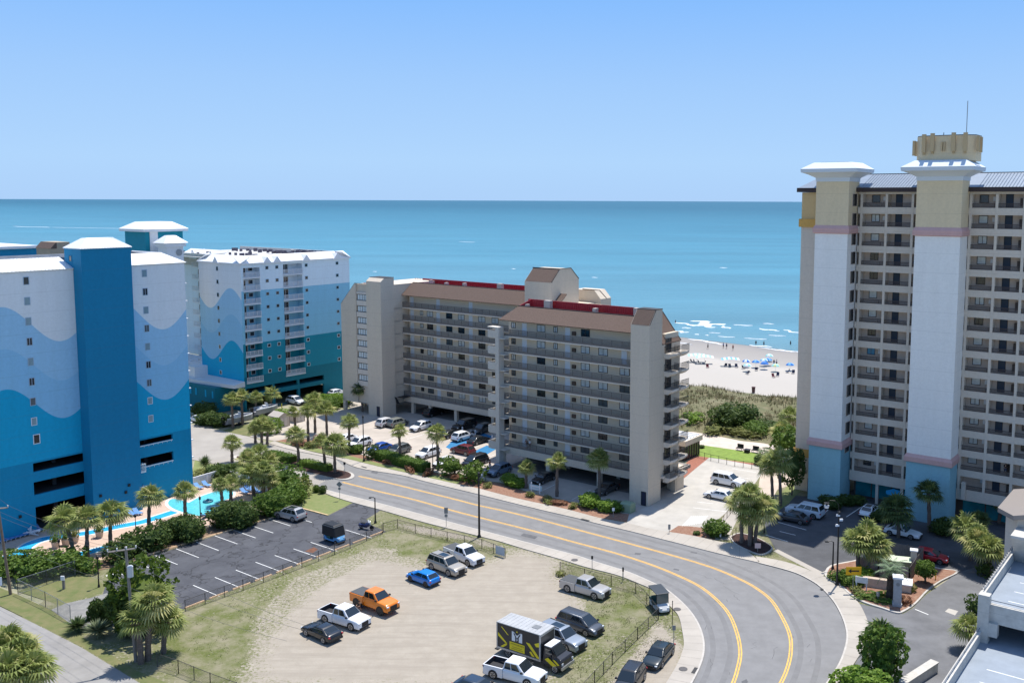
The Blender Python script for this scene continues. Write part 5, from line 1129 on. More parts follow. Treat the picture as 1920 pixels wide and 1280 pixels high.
PL=[ # foot, crown, scale, label, dark
((438.7,807.5),(436,756),1.15,'palm left of the stored boats, first in the row below the teal garage'),
((457,802),(454,749),1.1,'second palm of the row below the teal garage, crown touching the first'),
((482,782),(481,749),1.1,'third palm of the row below the teal garage, in front of the dark opening'),
((509,776),(511,743),1.15,'fourth and rightmost palm of the row below the teal garage'),
((556,814),(552,777),1.05,'palm directly right of the cream storage sheds'),
((580,832),(579,775),1.15,'tall palm between the sheds and the condominium drive'),
((593,815),(590,756),1.35,'tallest full palm in the drive planting right of the sheds'),
((615,821),(613,772),1.15,'palm standing alone in the condominium drive near its left end wall'),
((481,836),(480,806),1.05,'left of three short palms at the side street corner'),
((493,838),(492,800),1.2,'middle of three short palms at the side street corner'),
((503,840),(505,805),1.05,'right of three short palms at the side street corner'),
((437.6,872),(437,836),1.1,'lone palm on the kerb of the side street, right of the spiky bush'),
((563,874),(556,820),1.15,'palm with leaning trunk between the two clipped median hedges'),
((612,883),(606,832),.95,'slim palm at the right end of the long median hedge'),
((630.6,891),(629,838),1.35,'stout palm near the rounded tip of the median'),
((657,850),(657,797),1.15,'palm in front of the white cars, left in the condominium planting strip'),
((753,869),(750,812),1.2,'palm in the middle of the long clipped hedge of the condominium'),
((824,884),(821,815),1.3,'tall palm right of the long clipped hedge beside the road'),
((989,916),(990,877.5),.95,'short yellowish palm right of the green double bush, by the open parking level'),
((1047,931),(1047.6,868),1.15,'palm with pale trunk before the middle of the condominium front'),
((1126.6,931),(1125,861),1.2,'palm with slim trunk before the right pillar of the condominium'),
((140.6,1045),(125,985),1.25,'leaning palm on the pool terrace, leftmost of the row by the blue hotel'),
((168,1055),(165,980),1.3,'second palm from the left on the pool terrace'),
((211,1035),(212,970),1.3,'third palm from the left on the pool terrace, before the garage opening'),
((283,1008),(284,937),1.35,'palm before the deep blue stair tower, right of the blue lounge chairs'),
((350.6,975),(350,928),1.2,'palm at the left rim of the swimming pool'),
((420,952),(416,914),1.0,'palm at the far right rim of the swimming pool, left of a pair'),
((436,945),(435,912),1.0,'palm at the far right rim of the swimming pool, right of a pair'),
((474,915),(466,868),1.3,'left palm of the dense clump behind the pool'),
((492,905),(488,855),1.3,'back palm of the dense clump behind the pool'),
((508,908),(505,872),1.25,'right palm of the dense clump behind the pool'),
((479,936),(474,898),1.3,'front left palm of the dense clump beside the pool'),
((497,940),(496,888),1.3,'front middle palm of the dense clump beside the pool'),
((508,938),(508,905),1.15,'front right palm of the dense clump beside the pool'),
((1394,1017),(1392,938),1.35,'left palm of the clump on the small dark mulch island'),
((1409,1022),(1408,925),1.35,'tallest palm of the clump on the small dark mulch island'),
((1419,1019),(1430,955),1.35,'right palm of the clump on the small dark mulch island'),
((1412,1016),(1412,965),1.3,'low palm in the middle of the clump on the small dark mulch island'),
((1451,940),(1447,872),1.25,'palm behind the island clump, left of the sky blue pilaster'),
((1466,945),(1462,862),1.3,'taller palm behind the island clump, next to the dark leafy trees'),
((1462,850),(1466,806),1.35,'palm by the dunes, just left of the cream hotel tower'),
((1478,815),(1482,778),1.3,'palm farthest back by the dunes, touching the hotel tower edge'),
((1612,1072),(1612,1015),1.25,'yellow green palm on the right island, left of a trio'),
((1632,1068),(1630,1005),1.35,'yellow green palm on the right island, top of a trio'),
((1647,1074),(1648,1022),1.25,'yellow green palm on the right island, right of a trio'),
((1822,1045),(1815,985),1.3,'palm left of the stair house by the parking deck, the upper one'),
((1838,1062),(1836,1008),1.3,'palm before the parking deck ramp, the lower left one'),
((1858,1072),(1856,1024),1.35,'palm touching the parking deck parapet'),
((1876,975),(1884,938),1.1,'palm peeking above the stair house roof'),
]
for q in PL: palm(q[0],q[1],q[2],q[3])
palm((681,775),(678,733),1.15,'dark shaded palm at the left end wall of the condominium',True,.17)  # dark leaf set puts the shade it stands in into the colour
palm((1745,992),(1743,920),1.35,'dark palm with divided crown in front of the second pilaster',True,.22)
palm((1688,1003),(1684,953),1.6,'broad dark palm between the two hotel pilasters',True,.2)
palm((1855,1010),(1838,970),1.0,'small dark palm before the teal lobby glass',True,.14)
# feather palm on island
palm((1826,1212),(1823,1172),1.2,'low bushy palm against the parking deck wall')
PLX=1
def date_crown():
    mb=MB(); r=random.Random(8)
    for i in range(26):
        a=i*2.4; el=1.3-1.35*(i/26); L=1.9; prev=None; o=Vector((0,0,0)); hd=Vector((math.cos(a),math.sin(a),0)); sd_=Vector((-math.sin(a),math.cos(a),0)); P=[]
        for k in range(9): t=k/8; e=el-1.5*t; P.append(o.copy()); o=o+(hd*math.cos(e)+Vector((0,0,math.sin(e))))*L/8
        for k in range(1,9):
            for s in (-1,1):
                b_=P[k]; w_=.45*math.sin(math.pi*min(1,k/8+.12)); tip=b_+sd_*s*w_+hd*.18+Vector((0,0,-.12)); mb.face([b_-hd*.05,b_+hd*.05,tip],0)
                b_=(P[k]+P[k-1])/2; tip=b_+sd_*s*w_+hd*.18+Vector((0,0,-.12)); mb.face([b_-hd*.05,b_+hd*.05,tip],0)
    return mb
p=gp(1673,1118); t=empty('palm_tree','short silvery feather palm with thick dark trunk behind the stone gate pillar','palm tree',(p.x,p.y,.15)); obj('trunk',trunk_mesh(99,3.1,.38,(0,0)),mat('dark_palm_bark',(.07,.05,.04),.95,3,.3),t); o=obj('crown',date_crown(),date_g,t,fix=False); o.location=(0,0,3.1); o.scale=(1.2,1.2,1.2)
# shrubs: leaf-clump volumes
shcache={}
def shrub_mesh(kind,m,n=1400,ls=.16,seed=0,flat=1.0,gap=0.25):
    key=(kind,m.name,n,ls,seed,flat)
    if key in shcache: return shcache[key]
    r=random.Random(seed+100); mb=MB()
    for _ in range(n):
        while True:
            v=Vector((r.uniform(-1,1),r.uniform(-1,1),r.uniform(-1,1)))
            if v.length<1 and v.length>.2: break
        rad=v.length; v.normalize()
        if kind=='box': v=Vector([max(-1,min(1,c*1.75)) for c in v]); lump=1
        else: lump=1+.36*noise.noise(v*1.7+Vector((seed*7,0,0)))+.22*noise.noise(v*4+Vector((0,seed,0)))
        if kind=='loose' and noise.noise(v*2.3+Vector((seed,3,1)))<-.12: continue
        p=v*lump*(rad**.22); a=Vector((r.uniform(-1,1),r.uniform(-1,1),r.uniform(-.2,1))).normalized(); b_=a.cross(Vector((r.uniform(-1,1),r.uniform(-1,1),r.uniform(-1,1)))).normalized(); s=ls*r.uniform(.6,1.3)
        if kind=='spiky': a=(v+Vector((0,0,.6))).normalized(); p=v*.35*r.random(); s=ls*3.4; b_=a.cross(Vector((0,0,1))).normalized()*.16
        mb.face([p-b_*s*.5,p+a*s*.45,p+b_*s*.5,p-a*s*.45] if kind!='spiky' else [p-b_*s*.5,p+b_*s*.5,p+a*s],0)
    # dark inner core keeps the light from leaking
    if kind!='spiky':
        core=bmesh.new(); bmesh.ops.create_icosphere(core,subdivisions=2,radius=.80 if kind!='loose' else .6)
        for vv in core.verts:
            if kind=='box': vv.co=Vector([max(-.82,min(.82,c*1.7)) for c in vv.co])
            else: vv.co*=.96+.34*noise.noise(vv.co.normalized()*1.7+Vector((seed*7,0,0)))
        b0=len(mb.v); mb.v+=[tuple(vv.co) for vv in core.verts]; core.verts.index_update()
        for f in core.faces: mb.f.append(tuple(b0+vv.index for vv in f.verts)); mb.m.append(0)
        core.free()
    me=mesh(mb,m,fix=False); shcache[key]=me; return me
def shrub(px,py,rx,ry,h,m,lab,kind='blob',n=1400,ls=.16,seed=0,rz=0.0,z=0.0,cat='shrub',group=None,name='shrub',trunk=0.0):
    p=gp(px,py); me=shrub_mesh(kind,m,n,ls,seed)
    if trunk:
        t=empty(name,lab,cat,(p.x,p.y,z),0,group); mb=MB(); rnd=random.Random(int(px)); mb.tube([(0,0,0),(.05,.02,trunk*.6),(0,0,trunk+h*.25)],[.14,.11,.08],7)
        for k in range(5): a=k*1.26; mb.tube([(0,0,trunk*.6),(math.cos(a)*rx*.45,math.sin(a)*ry*.45,trunk+h*.35)],[.07,.03],5)
        obj('trunk',mb,barkt,t); o=bpy.data.objects.new('crown',me); link(o); o.parent=t; o.location=(0,0,trunk+h/2); o.scale=(rx,ry,h/2); o.rotation_euler=(0,0,rz); return t
    o=bpy.data.objects.new(name,me); link(o); o.location=(p.x,p.y,z+h*.44); o.scale=(rx,ry,h/2); o.rotation_euler=(0,0,rz); return tag(o,lab,cat,group)
def hedge(p0,p1,wd,h,m,lab,z=0.0,seed=0,group=None,kind='box'):
    a=gp(*p0); b=gp(*p1); d=b-a; L=d.length; mb=MB(); r=random.Random(seed)
    n=int((L*h*2+L*wd+wd*h*2)*46)
    for _ in range(n):
        f=r.random(); x=r.uniform(0,L); y=r.uniform(-wd/2,wd/2); zz=r.uniform(.05,h)
        q=r.random()*(2*h+wd)
        if q<h: y=-wd/2+r.uniform(-.05,.12)
        elif q<2*h: y=wd/2-r.uniform(-.05,.12)
        else: zz=h-r.uniform(-.06,.12)
        if r.random()<wd/(L+wd): x=r.choice((0,L))+r.uniform(-.05,.05)
        bul=.10*noise.noise(Vector((x*.8,y,seed))); e=min(1,min(x,L-x)/(wd*.5)+.35); y*=e**.5; zz=max(0,zz*(1 if x>.3 and x<L-.3 else .9)+bul); s=.13*r.uniform(.6,1.3)
        A=Vector((r.uniform(-1,1),r.uniform(-1,1),r.uniform(-.2,1))).normalized()*s; C=A.cross(Vector((r.uniform(-1,1),r.uniform(-1,1),r.uniform(-1,1)))).normalized()*s; p=Vector((x,y+bul,zz)); mb.face([p-A*.6,p+C*.6,p+A*.6,p-C*.6])
    mb.box(.12,L-.12,-wd/2+.16,wd/2-.16,0,h-.14)
    o=obj('hedge',mb,m,fix=False,loc=(a.x,a.y,z),rz=math.atan2(d.y,d.x)); return tag(o,lab,'hedge',group)
hedge((507,861),(553,872),2.0,1.1,hedge_g,'clipped hedge on the median, left of the leaning palm',.14,1)
hedge((568,876),(622,888),1.7,1.0,hedge_g,'longer clipped hedge on the median, right of the leaning palm',.14,2)
hedge((712,862),(803,887),2.2,1.5,hedge_g,'long dark green clipped hedge between the condominium car park and the road',0.02,3)
S_=[
(670,852,1.5,1.2,1.6,hedge_g,'round green bush in front of the white cars, left of the long hedge','blob'),
(700,862,1.4,1.2,2.4,hedge_d,'bluish dark shrub at the left end of the long clipped hedge','loose'),
(845,892,2.1,1.8,3.2,hedge_g,'leafy green shrub right of the tall roadside palm','loose'),
(893,905,2.2,2.0,3.4,hedge_g,'leafy shrub before the black minivan','loose'),
(960,908,1.9,1.3,1.7,hedge_l,'bright green double bush left of the small condominium sign, left mound','blob'),
(974,914,1.4,1.1,1.5,hedge_l,'bright green double bush left of the small condominium sign, right mound','blob'),
(1108,948,2.0,1.5,1.9,hedge_l,'bright rounded bush with pale flowers right of the slim palm','blob'),
(1143,957,1.9,1.3,1.6,hedge_l,'bright rounded bush beside the green utility box','blob'),
(1160,957,1.6,1.2,1.4,hedge_g,'darker bush between the utility box and the stair tower','blob'),
(1347,1001,1.75,1.6,2.2,hedge_g,'large round green bush beside the driveway fence','blob'),
(1310,1000,.5,.5,.5,hedge_d,'tiny dark shrub in the mulch strip by the driveway','blob'),
(1030,941,1.8,.7,.8,hedge_o,'low olive groundcover in the roadside bed right of the small sign','loose'),
(1050,946,1.4,.7,.7,leaf_r,'low reddish shrub in the roadside bed before the pale trunk palm','loose'),
(1078,952,1.0,.6,.8,hedge_o,'low olive shrub in the roadside bed left of the flowering bush','loose'),
(997,932,.8,.6,.9,hedge_o,'small olive bush under the small condominium sign','loose'),
(917,915,.8,.7,.9,hedge_o,'yellowish grass clump in the mulch near the lamp post','loose'),
(770,884,2.6,.6,.9,leaf_r,'reddish low shrubs in front of the long hedge','loose'),
(735,872,1.5,.6,.9,leaf_r,'reddish low shrubs at the left front of the long hedge','loose'),
(806,892,1.6,.7,1.0,leaf_r,'reddish shrub between the long hedge and the tall palm','loose'),
(865,902,2.2,.8,1.0,leaf_r,'dark red low shrub before the leafy shrub','loose'),
(648,850,1.8,1.0,1.2,leaf_r,'reddish shrub near the left palm of the condominium strip','loose'),
(560,838,2.2,1.0,1.3,leaf_r,'reddish shrub at the left corner of the condominium drive','loose'),
(588,843,1.5,1.0,1.3,hedge_o,'yellow green shrub in the condominium corner bed','loose'),
(600,832,2.0,1.2,1.2,leaf_r,'brownish shrub behind the corner bed palms','loose'),
(413,803,2.6,2.0,2.6,hedge_d,'large dark rounded bush left of the boats','blob'),
(391,800,2.2,2.0,2.6,hedge_d,'dark rounded bush at the edge of the blue hotel','blob'),
(385,785,2.6,2.4,3.0,hedge_d,'dark tall shrub near the teal hotel entrance','blob'),
(506,818,2.6,1.8,3.4,hedge_l,'bushy light green shrub left of the storage sheds','loose'),
(530,785,2.4,1.5,1.6,hedge_l,'low light green shrub behind the storage sheds','loose'),
(632,762,4.0,2.6,2.6,hedge_l,'pale green rounded shrub at the left end of the condominium','blob'),
(614,772,3.6,2.4,2.6,hedge_g,'green shrub next to the pale one behind the drive palms','blob'),
(600,760,3.6,2.4,2.2,hedge_g,'farther green shrub near the teal garage wall','blob'),
(387,888,1.7,1.7,3.2,palm_dk,'spiky fan leaved bush at the corner of the blue hotel','spiky'),
(410,900,2.4,1.8,2.2,hedge_d,'dark shrub behind the white pool fence, left','blob'),
(432,902,2.6,2.0,2.4,hedge_d,'dark shrub behind the white pool fence, middle','blob'),
(380,898,2.0,1.4,1.2,hedge_o,'low dry shrub between the spiky bush and the pool fence','loose'),
(452,902,2.4,2.0,2.6,hedge_d,'dark shrub behind the white pool fence, right','blob'),
(430,990,2.7,2.2,3.4,hedge_d,'large dark bush between the pool and the small parking lot, left half','blob'),
(456,990,2.5,2.2,3.4,hedge_d,'large dark bush between the pool and the small parking lot, right half','blob'),
(517,968,2.7,2.2,3.6,hedge_g,'big glossy bush behind the parked silver suv','blob'),
(548,948,2.9,2.2,3.6,hedge_g,'bushy green shrub with yellow tips right of the pool palms','blob'),
(538,925,3.4,2.4,4.4,hedge_g,'tall leafy shrub between the pool palms and the road','loose'),
(560,935,2.4,2.0,3.0,hedge_o,'yellow green leafy shrub near the road corner','loose'),
(355,1016,2.5,2.2,3.3,hedge_d,'round dark bush below the pool at the lot edge','blob'),
(333,1012,2.0,2.0,2.6,hedge_d,'smaller dark bush left of the round dark bush','blob'),
(300,1030,2.4,1.8,3.4,hedge_d,'dark leafy shrub under the tall terrace palm','loose'),
(272,1040,2.4,1.8,3.2,hedge_d,'dark leafy shrub right of the terrace row palms','loose'),
(247,1050,2.2,1.8,3.0,hedge_d,'dark leafy shrub at the end of the lazy river','loose'),
(225,1060,2.0,1.6,2.8,hedge_d,'dark leafy shrub nearest the terrace corner','loose'),
(20,1082,3.2,2.2,2.8,hedge_g,'wild hedge mass behind the left utility pole','loose'),
(60,1088,3.2,2.4,2.8,hedge_g,'bright wild hedge mass below the lazy river bend','loose'),
(100,1082,3.2,2.2,2.8,hedge_g,'wild hedge mass behind the wire fence','loose'),
(135,1075,3.0,2.0,2.6,hedge_g,'wild hedge mass under the terrace palms','loose'),
(165,1078,1.9,1.3,1.7,hedge_g,'low shrub at the end of the wild hedge near the lamp','loose'),
(608,928,.6,.5,1.3,hedge_d,'narrow young conifer shrub by the sidewalk, right','blob'),
(596,926,.5,.5,1.2,hedge_g,'narrow young shrub by the sidewalk, left','blob'),
(1665,970,2.6,1.6,1.5,hedge_d,'dark hedge mound at the foot of the first pilaster','blob'),
(1560,946,2.6,1.2,1.5,hedge_d,'clipped dark shrub at the sky blue pilaster base','blob'),
(1592,943,2.6,1.2,1.6,hedge_d,'dark shrub at the right foot of the sky blue pilaster','blob'),
(1770,996,1.7,1.5,2.3,hedge_d,'round dark shrub at the right of the second pilaster','blob'),
(1598,1092,1.5,1.2,1.8,hedge_g,'green bush under the yellow arrow sign','blob'),
(1624,1084,1.3,1.1,1.6,hedge_l,'bright bush right of the yellow arrow sign','blob'),
(1572,1084,1.1,1.0,1.1,hedge_g,'small bush at the foot of the tall lamp post','loose'),
(1640,1116,2.4,.8,.7,hedge_g,'low green groundcover along the island front edge','loose'),
(1610,1106,1.8,.7,.7,hedge_o,'low olive groundcover at the island left tip','loose'),
(1660,1126,1.8,.7,.6,hedge_g,'low green groundcover beside the stone gate pillar','loose'),
(1700,1128,.9,.8,1.0,leaf_r,'red leaved shrub right of the stone gate pillar','loose'),
(1711,1105,.8,.7,1.1,hedge_o,'small green shrub before the board fence corner','loose'),
(1380,800,5.2,4.0,5.0,hedge_d,'large dark rounded bush on the dunes','blob'),
(1417,812,3.2,2.4,2.6,hedge_g,'medium grey green bush right of the dune bush','blob'),
(1440,806,3.0,2.4,2.2,hedge_d,'dark low shrub near the dune palms','blob'),
(1345,808,4.0,2.0,1.6,hedge_o,'low olive scrub along the dune foot, left','loose'),
(1395,815,4.5,2.0,1.6,hedge_o,'low olive scrub along the dune foot, right','loose'),
(1300,795,3.0,2.6,2.6,hedge_l,'yellow green scrub behind the beige balconies','loose'),
(1448,860,3.0,2.2,1.8,grey_l,'silvery low shrub beside the lawn','loose'),
(1432,868,1.6,1.4,1.6,hedge_d,'dark shrub at the corner of the concrete driveway','blob'),
(1318,838,.6,.5,.6,hedge_d,'tiny round shrub on the bright lawn','blob'),
(189,1200,1.5,1.4,1.9,grey_l,'silvery spiky plant at the corner of the wire fence','spiky'),
(150,1190,1.6,1.3,1.6,palm_dk,'low spiky plant along the verge by the wire fence','spiky'),
(1835,1150,1.2,1.0,2.4,hedge_d,'dark low shrub in the corner below the deck pillar','loose'),
(1850,1075,1.0,1.0,2.2,hedge_d,'small dark shrub under the deck palms','loose'),
(1055,1078,.7,.6,.5,hedge_o,'weed clump at the end of the right wire fence','loose'),
]
for i,q in enumerate(S_):
    px,py,rx,ry,h,m,lab,kind=q
    big=rx*h
    shrub(px,py,rx,ry,h,m,lab,kind,n=240 if kind=='spiky' else (2600 if big>8 else 1500 if big>3 else 700),ls=.13 if big>8 else .17 if big>3 else .24,seed=i%5,rz=i*1.3,z=.13 if 'median' in lab else 0)
# trees with trunks
T_=[
(1487,925,2.2,2.0,5.2,1.8,hedge_d,'dark leafy tree between the island palms and the sky blue pilaster','tree'),
(1478,870,3.0,2.6,4.6,2.0,hedge_g,'dark leafy tree by the cream hotel tower edge near the dunes','tree'),
(1738,1090,1.15,1.1,1.9,.9,hedge_g,'small clipped ball tree before the red car','tree'),
(272,1192,3.2,2.9,7.2,.5,leafmat('cedar_green',(.05,.095,.012),(.14,.2,.03)),'bushy dark cedar behind the grey utility pole','tree'),
(248,1196,1.8,1.7,4.6,.4,hedge_d,'dark cedar left of the grey utility pole','tree'),
(190,1180,1.0,1.0,2.7,.2,hedge_d,'small dark cedar near the wire fence corner, left stem','tree'),
(207,1178,.9,.9,2.7,.2,hedge_d,'small dark cedar near the wire fence corner, right stem','tree'),
(855,897,1.1,1.0,1.3,1.2,hedge_g,'small green standard tree before the white car','tree'),
]
for i,q in enumerate(T_): shrub(q[0],q[1],q[2],q[3],q[4],q[6],q[7],'loose' if i in(0,1,3) else 'blob',2800,.15,i%5,i,0,'tree',None,'leafy_tree',q[5])
palm((283,1243),(292,1132),1.15,'old palm with drooping crown right of the grey utility pole',False,.24)
palm((270,1250),(262,1172),1.1,'old palm with brown skirt behind the grey utility pole',False,.24)
palm((312,1230),(318,1168),1.05,'yellowish palm at the right side of the cedar clump',False,.2)
palm((20,1300),(18,1222),1.25,'palm cut by the lower left corner of the photo, left crown')
palm((28,1290),(28,1208),1.3,'palm in the lower left corner, highest crown')
palm((62,1322),(66,1262),1.2,'palm in the lower left corner, lowest right crown')
palm((48,1310),(48,1245),1.25,'palm in the lower left corner, right crown')
palm((8,1330),(20,1262),1.3,'low palm in the lower left corner, front crown')
shrub(1660,1280,2.1,1.8,5.0,hedge_g,'bright green leafy tree at the bottom edge left of the parking deck','loose',3000,.16,2,0,0,'tree',None,'leafy_tree',.6)
shrub(1622,1310,2.6,2.2,3.0,hedge_l,'low bright green bush at the bottom edge beside the drive','blob',2600,.16,3)
palm((1655,1262),(1655,1198),1.4,'dark palm behind the bright green tree at the bottom edge',True)
# planters on terrace
def planter(px,py,lab,gr=True):
    p=gp(px,py); t=empty('planter',lab,'planter',(p.x,p.y,.03)); m=MB(); m.cyl((0,0),.38,.5,0,.75,14); m.cyl((0,0),.53,.53,.75,.82,14); obj('pot',m,mat('planter_beige',(.50,.42,.34),.8),t)
    o=bpy.data.objects.new('plant',shrub_mesh('loose',hedge_g if gr else hedge_o,700,.24,1)); link(o); o.parent=t; o.location=(0,0,1.15); o.scale=(.6,.6,.5)
planter(108,1034,'small beige planter on the terrace, leftmost'); planter(127,1029,'planter with the fullest green plant on the terrace'); planter(144,1024,'planter behind the leaning terrace palm',False); planter(190,1014,'planter right of the terrace row palms')
# ================================================================== VEHICLES
tyre=mat('tyre_rubber',(.015,.015,.016),.85); rimm=mat('wheel_rim',(.42,.43,.45),.3,metal=.7); rimd=mat('dark_rim',(.05,.05,.055),.35,metal=.6)
carg=mat('car_glass',(.012,.018,.022),.06,spec=.9); lampw=mat('headlight',(.65,.68,.72),.15,spec=.8); lampr=mat('taillight',(.35,.01,.01),.25,spec=.6); blk=mat('black_plastic',(.018,.018,.02),.6)
def paint(name,c,met=0.0):
    m=mat('paint_'+name,c,.28,metal=met,spec=.5); m.node_tree.nodes['Principled BSDF'].inputs['Coat Weight'].default_value=.5; m.node_tree.nodes['Principled BSDF'].inputs['Coat Roughness'].default_value=.08; return m
SPEC={ # L,W,H,wheelR, stations (x frac,ztop,wfrac), greenhouse (xr0,xr1,xf1,xf0), wheelbase
'sedan':dict(L=4.85,W=1.84,H=1.44,wr=.335,wb=2.8,st=[(-.5,.62,.80),(-.48,.86,.90),(-.40,.96,.97),(-.2,.95,1),(.12,.93,1),(.22,.90,1),(.36,.80,.98),(.45,.70,.92),(.49,.55,.82),(.5,.42,.76)],gh=(-.40,-.24,.06,.24),belt=.93),
'coupe':dict(L=4.75,W=1.9,H=1.36,wr=.34,wb=2.75,st=[(-.5,.62,.82),(-.48,.90,.92),(-.40,.98,.98),(-.2,.95,1),(.10,.92,1),(.20,.90,1),(.36,.82,.98),(.46,.70,.92),(.49,.52,.82),(.5,.42,.76)],gh=(-.42,-.22,-.01,.18),belt=.92),
'hatch':dict(L=4.3,W=1.8,H=1.46,wr=.33,wb=2.62,st=[(-.5,.60,.86),(-.485,.90,.93),(-.44,.98,.98),(-.2,.96,1),(.15,.93,1),(.26,.91,1),(.40,.80,.97),(.47,.68,.90),(.5,.48,.8)],gh=(-.47,-.33,.03,.27),belt=.95),
'suv':dict(L=4.75,W=1.92,H=1.72,wr=.37,wb=2.8,st=[(-.5,.65,.88),(-.49,.98,.94),(-.45,1.08,.98),(-.2,1.08,1),(.16,1.07,1),(.26,1.05,1),(.40,.97,.98),(.47,.84,.92),(.495,.62,.84),(.5,.45,.8)],gh=(-.485,-.36,.06,.27),belt=1.05),
'bigsuv':dict(L=5.3,W=2.05,H=1.9,wr=.41,wb=3.0,st=[(-.5,.7,.92),(-.495,1.08,.96),(-.46,1.2,.99),(-.2,1.2,1),(.18,1.18,1),(.26,1.17,1),(.42,1.12,.98),(.48,1.0,.94),(.498,.7,.9),(.5,.5,.86)],gh=(-.49,-.42,.08,.25),belt=1.17),
'van':dict(L=5.15,W=2.0,H=1.78,wr=.36,wb=3.08,st=[(-.5,.65,.88),(-.49,1.0,.95),(-.45,1.05,.99),(-.2,1.04,1),(.2,1.02,1),(.32,1.0,.99),(.42,.90,.95),(.47,.78,.88),(.5,.5,.8)],gh=(-.49,-.40,.11,.35),belt=1.02),
'pickup':dict(L=5.85,W=2.03,H=1.93,wr=.42,wb=3.65,st=[(-.5,.75,.94),(-.495,1.22,.97),(-.14,1.22,1),(.2,1.2,1),(.27,1.19,1),(.42,1.14,.98),(.48,1.03,.94),(.498,.72,.9),(.5,.55,.86)],gh=(-.145,-.115,.115,.255),belt=1.2),
}
vcache={}
def vehicle_parts(kind,lift=0.0):
    s=SPEC[kind]; L,W,H=s['L'],s['W'],s['H']; hw=W/2; belt=s['belt']+lift; z0=.24+lift; H=H+lift
    P={}
    body=MB(); bed=MB(); cab=MB(); rings=[]
    for x,zt,wf in s['st']:
        w_=hw*wf; zt=zt+lift; zm=z0+(zt-z0)*.45
        rings.append([(x*L,-w_*.90,z0),(x*L,-w_,z0+.10),(x*L,-w_*1.0,zm),(x*L,-w_*.965,zt-.07),(x*L,-w_*.86,zt-.005),(x*L,-w_*.45,zt+.03),(x*L,w_*.45,zt+.03),(x*L,w_*.86,zt-.005),(x*L,w_*.965,zt-.07),(x*L,w_*1.0,zm),(x*L,w_,z0+.10),(x*L,w_*.90,z0)])
    if kind=='pickup':
        k=[i for i,(x,_,_) in enumerate(s['st']) if x>=-.145][0]
        body.loft([rings[k]]+[[(p_[0]+.02,p_[1],p_[2]) for p_ in rings[k]]]+rings[k+1:-1]+[[(p_[0]-.03,p_[1],p_[2]) for p_ in rings[-1]]]+[rings[-1]]); 
        xa,xb=-.5*L,-.14*L; zt=1.22+lift
        bed.box(xa+.04,xb,-hw*.97,-hw*.86,z0+.05,zt); bed.box(xa+.04,xb,hw*.86,hw*.97,z0+.05,zt); bed.box(xa,xa+.08,-hw*.95,hw*.95,z0+.2,zt-.01); bed.box(xa+.08,xb,-hw*.86,hw*.86,z0+.1,.72+lift,1); bed.box(xb-.05,xb+.02,-hw*.86,hw*.86,.72+lift,zt+.02)
        bed.box(xa+.085,xa+.10,-hw*.85,hw*.85,.72+lift,zt-.03,1); bed.box(xa+.1,xb-.06,-hw*.86,-hw*.85,.72+lift,zt-.03,1); bed.box(xa+.1,xb-.06,hw*.85,hw*.86,.72+lift,zt-.03,1)
    else: body.loft([rings[0]]+[[(p_[0]+.03,p_[1],p_[2]) for p_ in rings[0]]]+rings[1:-1]+[[(p_[0]-.03,p_[1],p_[2]) for p_ in rings[-1]]]+[rings[-1]])
    # greenhouse
    xr0,xr1,xf1,xf0=[q*L for q in s['gh']]; wb_,wt=hw*.93,hw*.72; zb,zr=belt-.03,H-.05
    ring=lambda xa,xb,w_,z:[(xa,-w_,z),(xb,-w_,z),(xb,w_,z),(xa,w_,z)]
    c_=.05
    cab.loft([ring(xr0,xf0,wb_,zb),ring(xr1+(xr0-xr1)*.06,xf1+(xf0-xf1)*.06,wt+.02,zr),ring(xr1+.16,xf1-.14,wt-.14,H)])
    P['body']=(body,); P['cabin']=(cab,)
    if kind=='pickup': P['truck_bed']=(bed,)
    # side glass
    def quad(m,c,t0,t1,u0,u1,off=.012):
        A,Bb,C,D=[Vector(q) for q in c]  # bottom-left, bottom-right, top-right, top-left
        n_=(Bb-A).cross(D-A).normalized()*off
        f=lambda u,t:(A.lerp(Bb,u)).lerp(D.lerp(C,u),t)+n_
        m.face([f(u0,t0),f(u1,t0),f(u1,t1),f(u0,t1)])
    xr1b,xf1b=xr1+(xr0-xr1)*.06,xf1+(xf0-xf1)*.06; wt2=wt+.02
    sideR=[(xr0,-wb_,zb),(xf0,-wb_,zb),(xf1b,-wt2,zr),(xr1b,-wt2,zr)]; sideL=[(xf0,wb_,zb),(xr0,wb_,zb),(xr1b,wt2,zr),(xf1b,wt2,zr)]
    cuts={'sedan':((.14,.47),(.50,.86)),'coupe':((.18,.50),(.53,.86)),'hatch':((.08,.42),(.45,.86)),'suv':((.05,.30),(.33,.58),(.61,.88)),'bigsuv':((.05,.33),(.36,.62),(.65,.89)),'van':((.05,.33),(.36,.66),(.68,.88)),'pickup':((.08,.40),(.44,.84))}[kind]
    gl=MB(); gl2=MB()
    for a,b in cuts: quad(gl,sideR,.16,.90,a,b); quad(gl2,sideL,.16,.90,1-b,1-a)
    P['side_window']=[gl,gl2]
    g=MB(); quad(g,[(xf0,-wb_,zb),(xf0,wb_,zb),(xf1b,wt2,zr),(xf1b,-wt2,zr)],.10,.94,.05,.95); P['windshield']=(g,)
    g=MB(); quad(g,[(xr0,wb_,zb),(xr0,-wb_,zb),(xr1b,-wt2,zr),(xr1b,wt2,zr)],.18,.90,.08,.92); P['rear_window']=(g,)
    # lamps, bumpers, mirrors
    zf=s['st'][-3][1]+lift-.10
    xF,wF=s['st'][-2][0]*L,hw*s['st'][-2][2]
    P['headlight']=[MBbox(xF-.16,xF+.03,-wF*.99,-wF*.70,zf-.10,zf+.01),MBbox(xF-.16,xF+.01,wF*.70,wF*.99,zf-.10,zf+.01)]
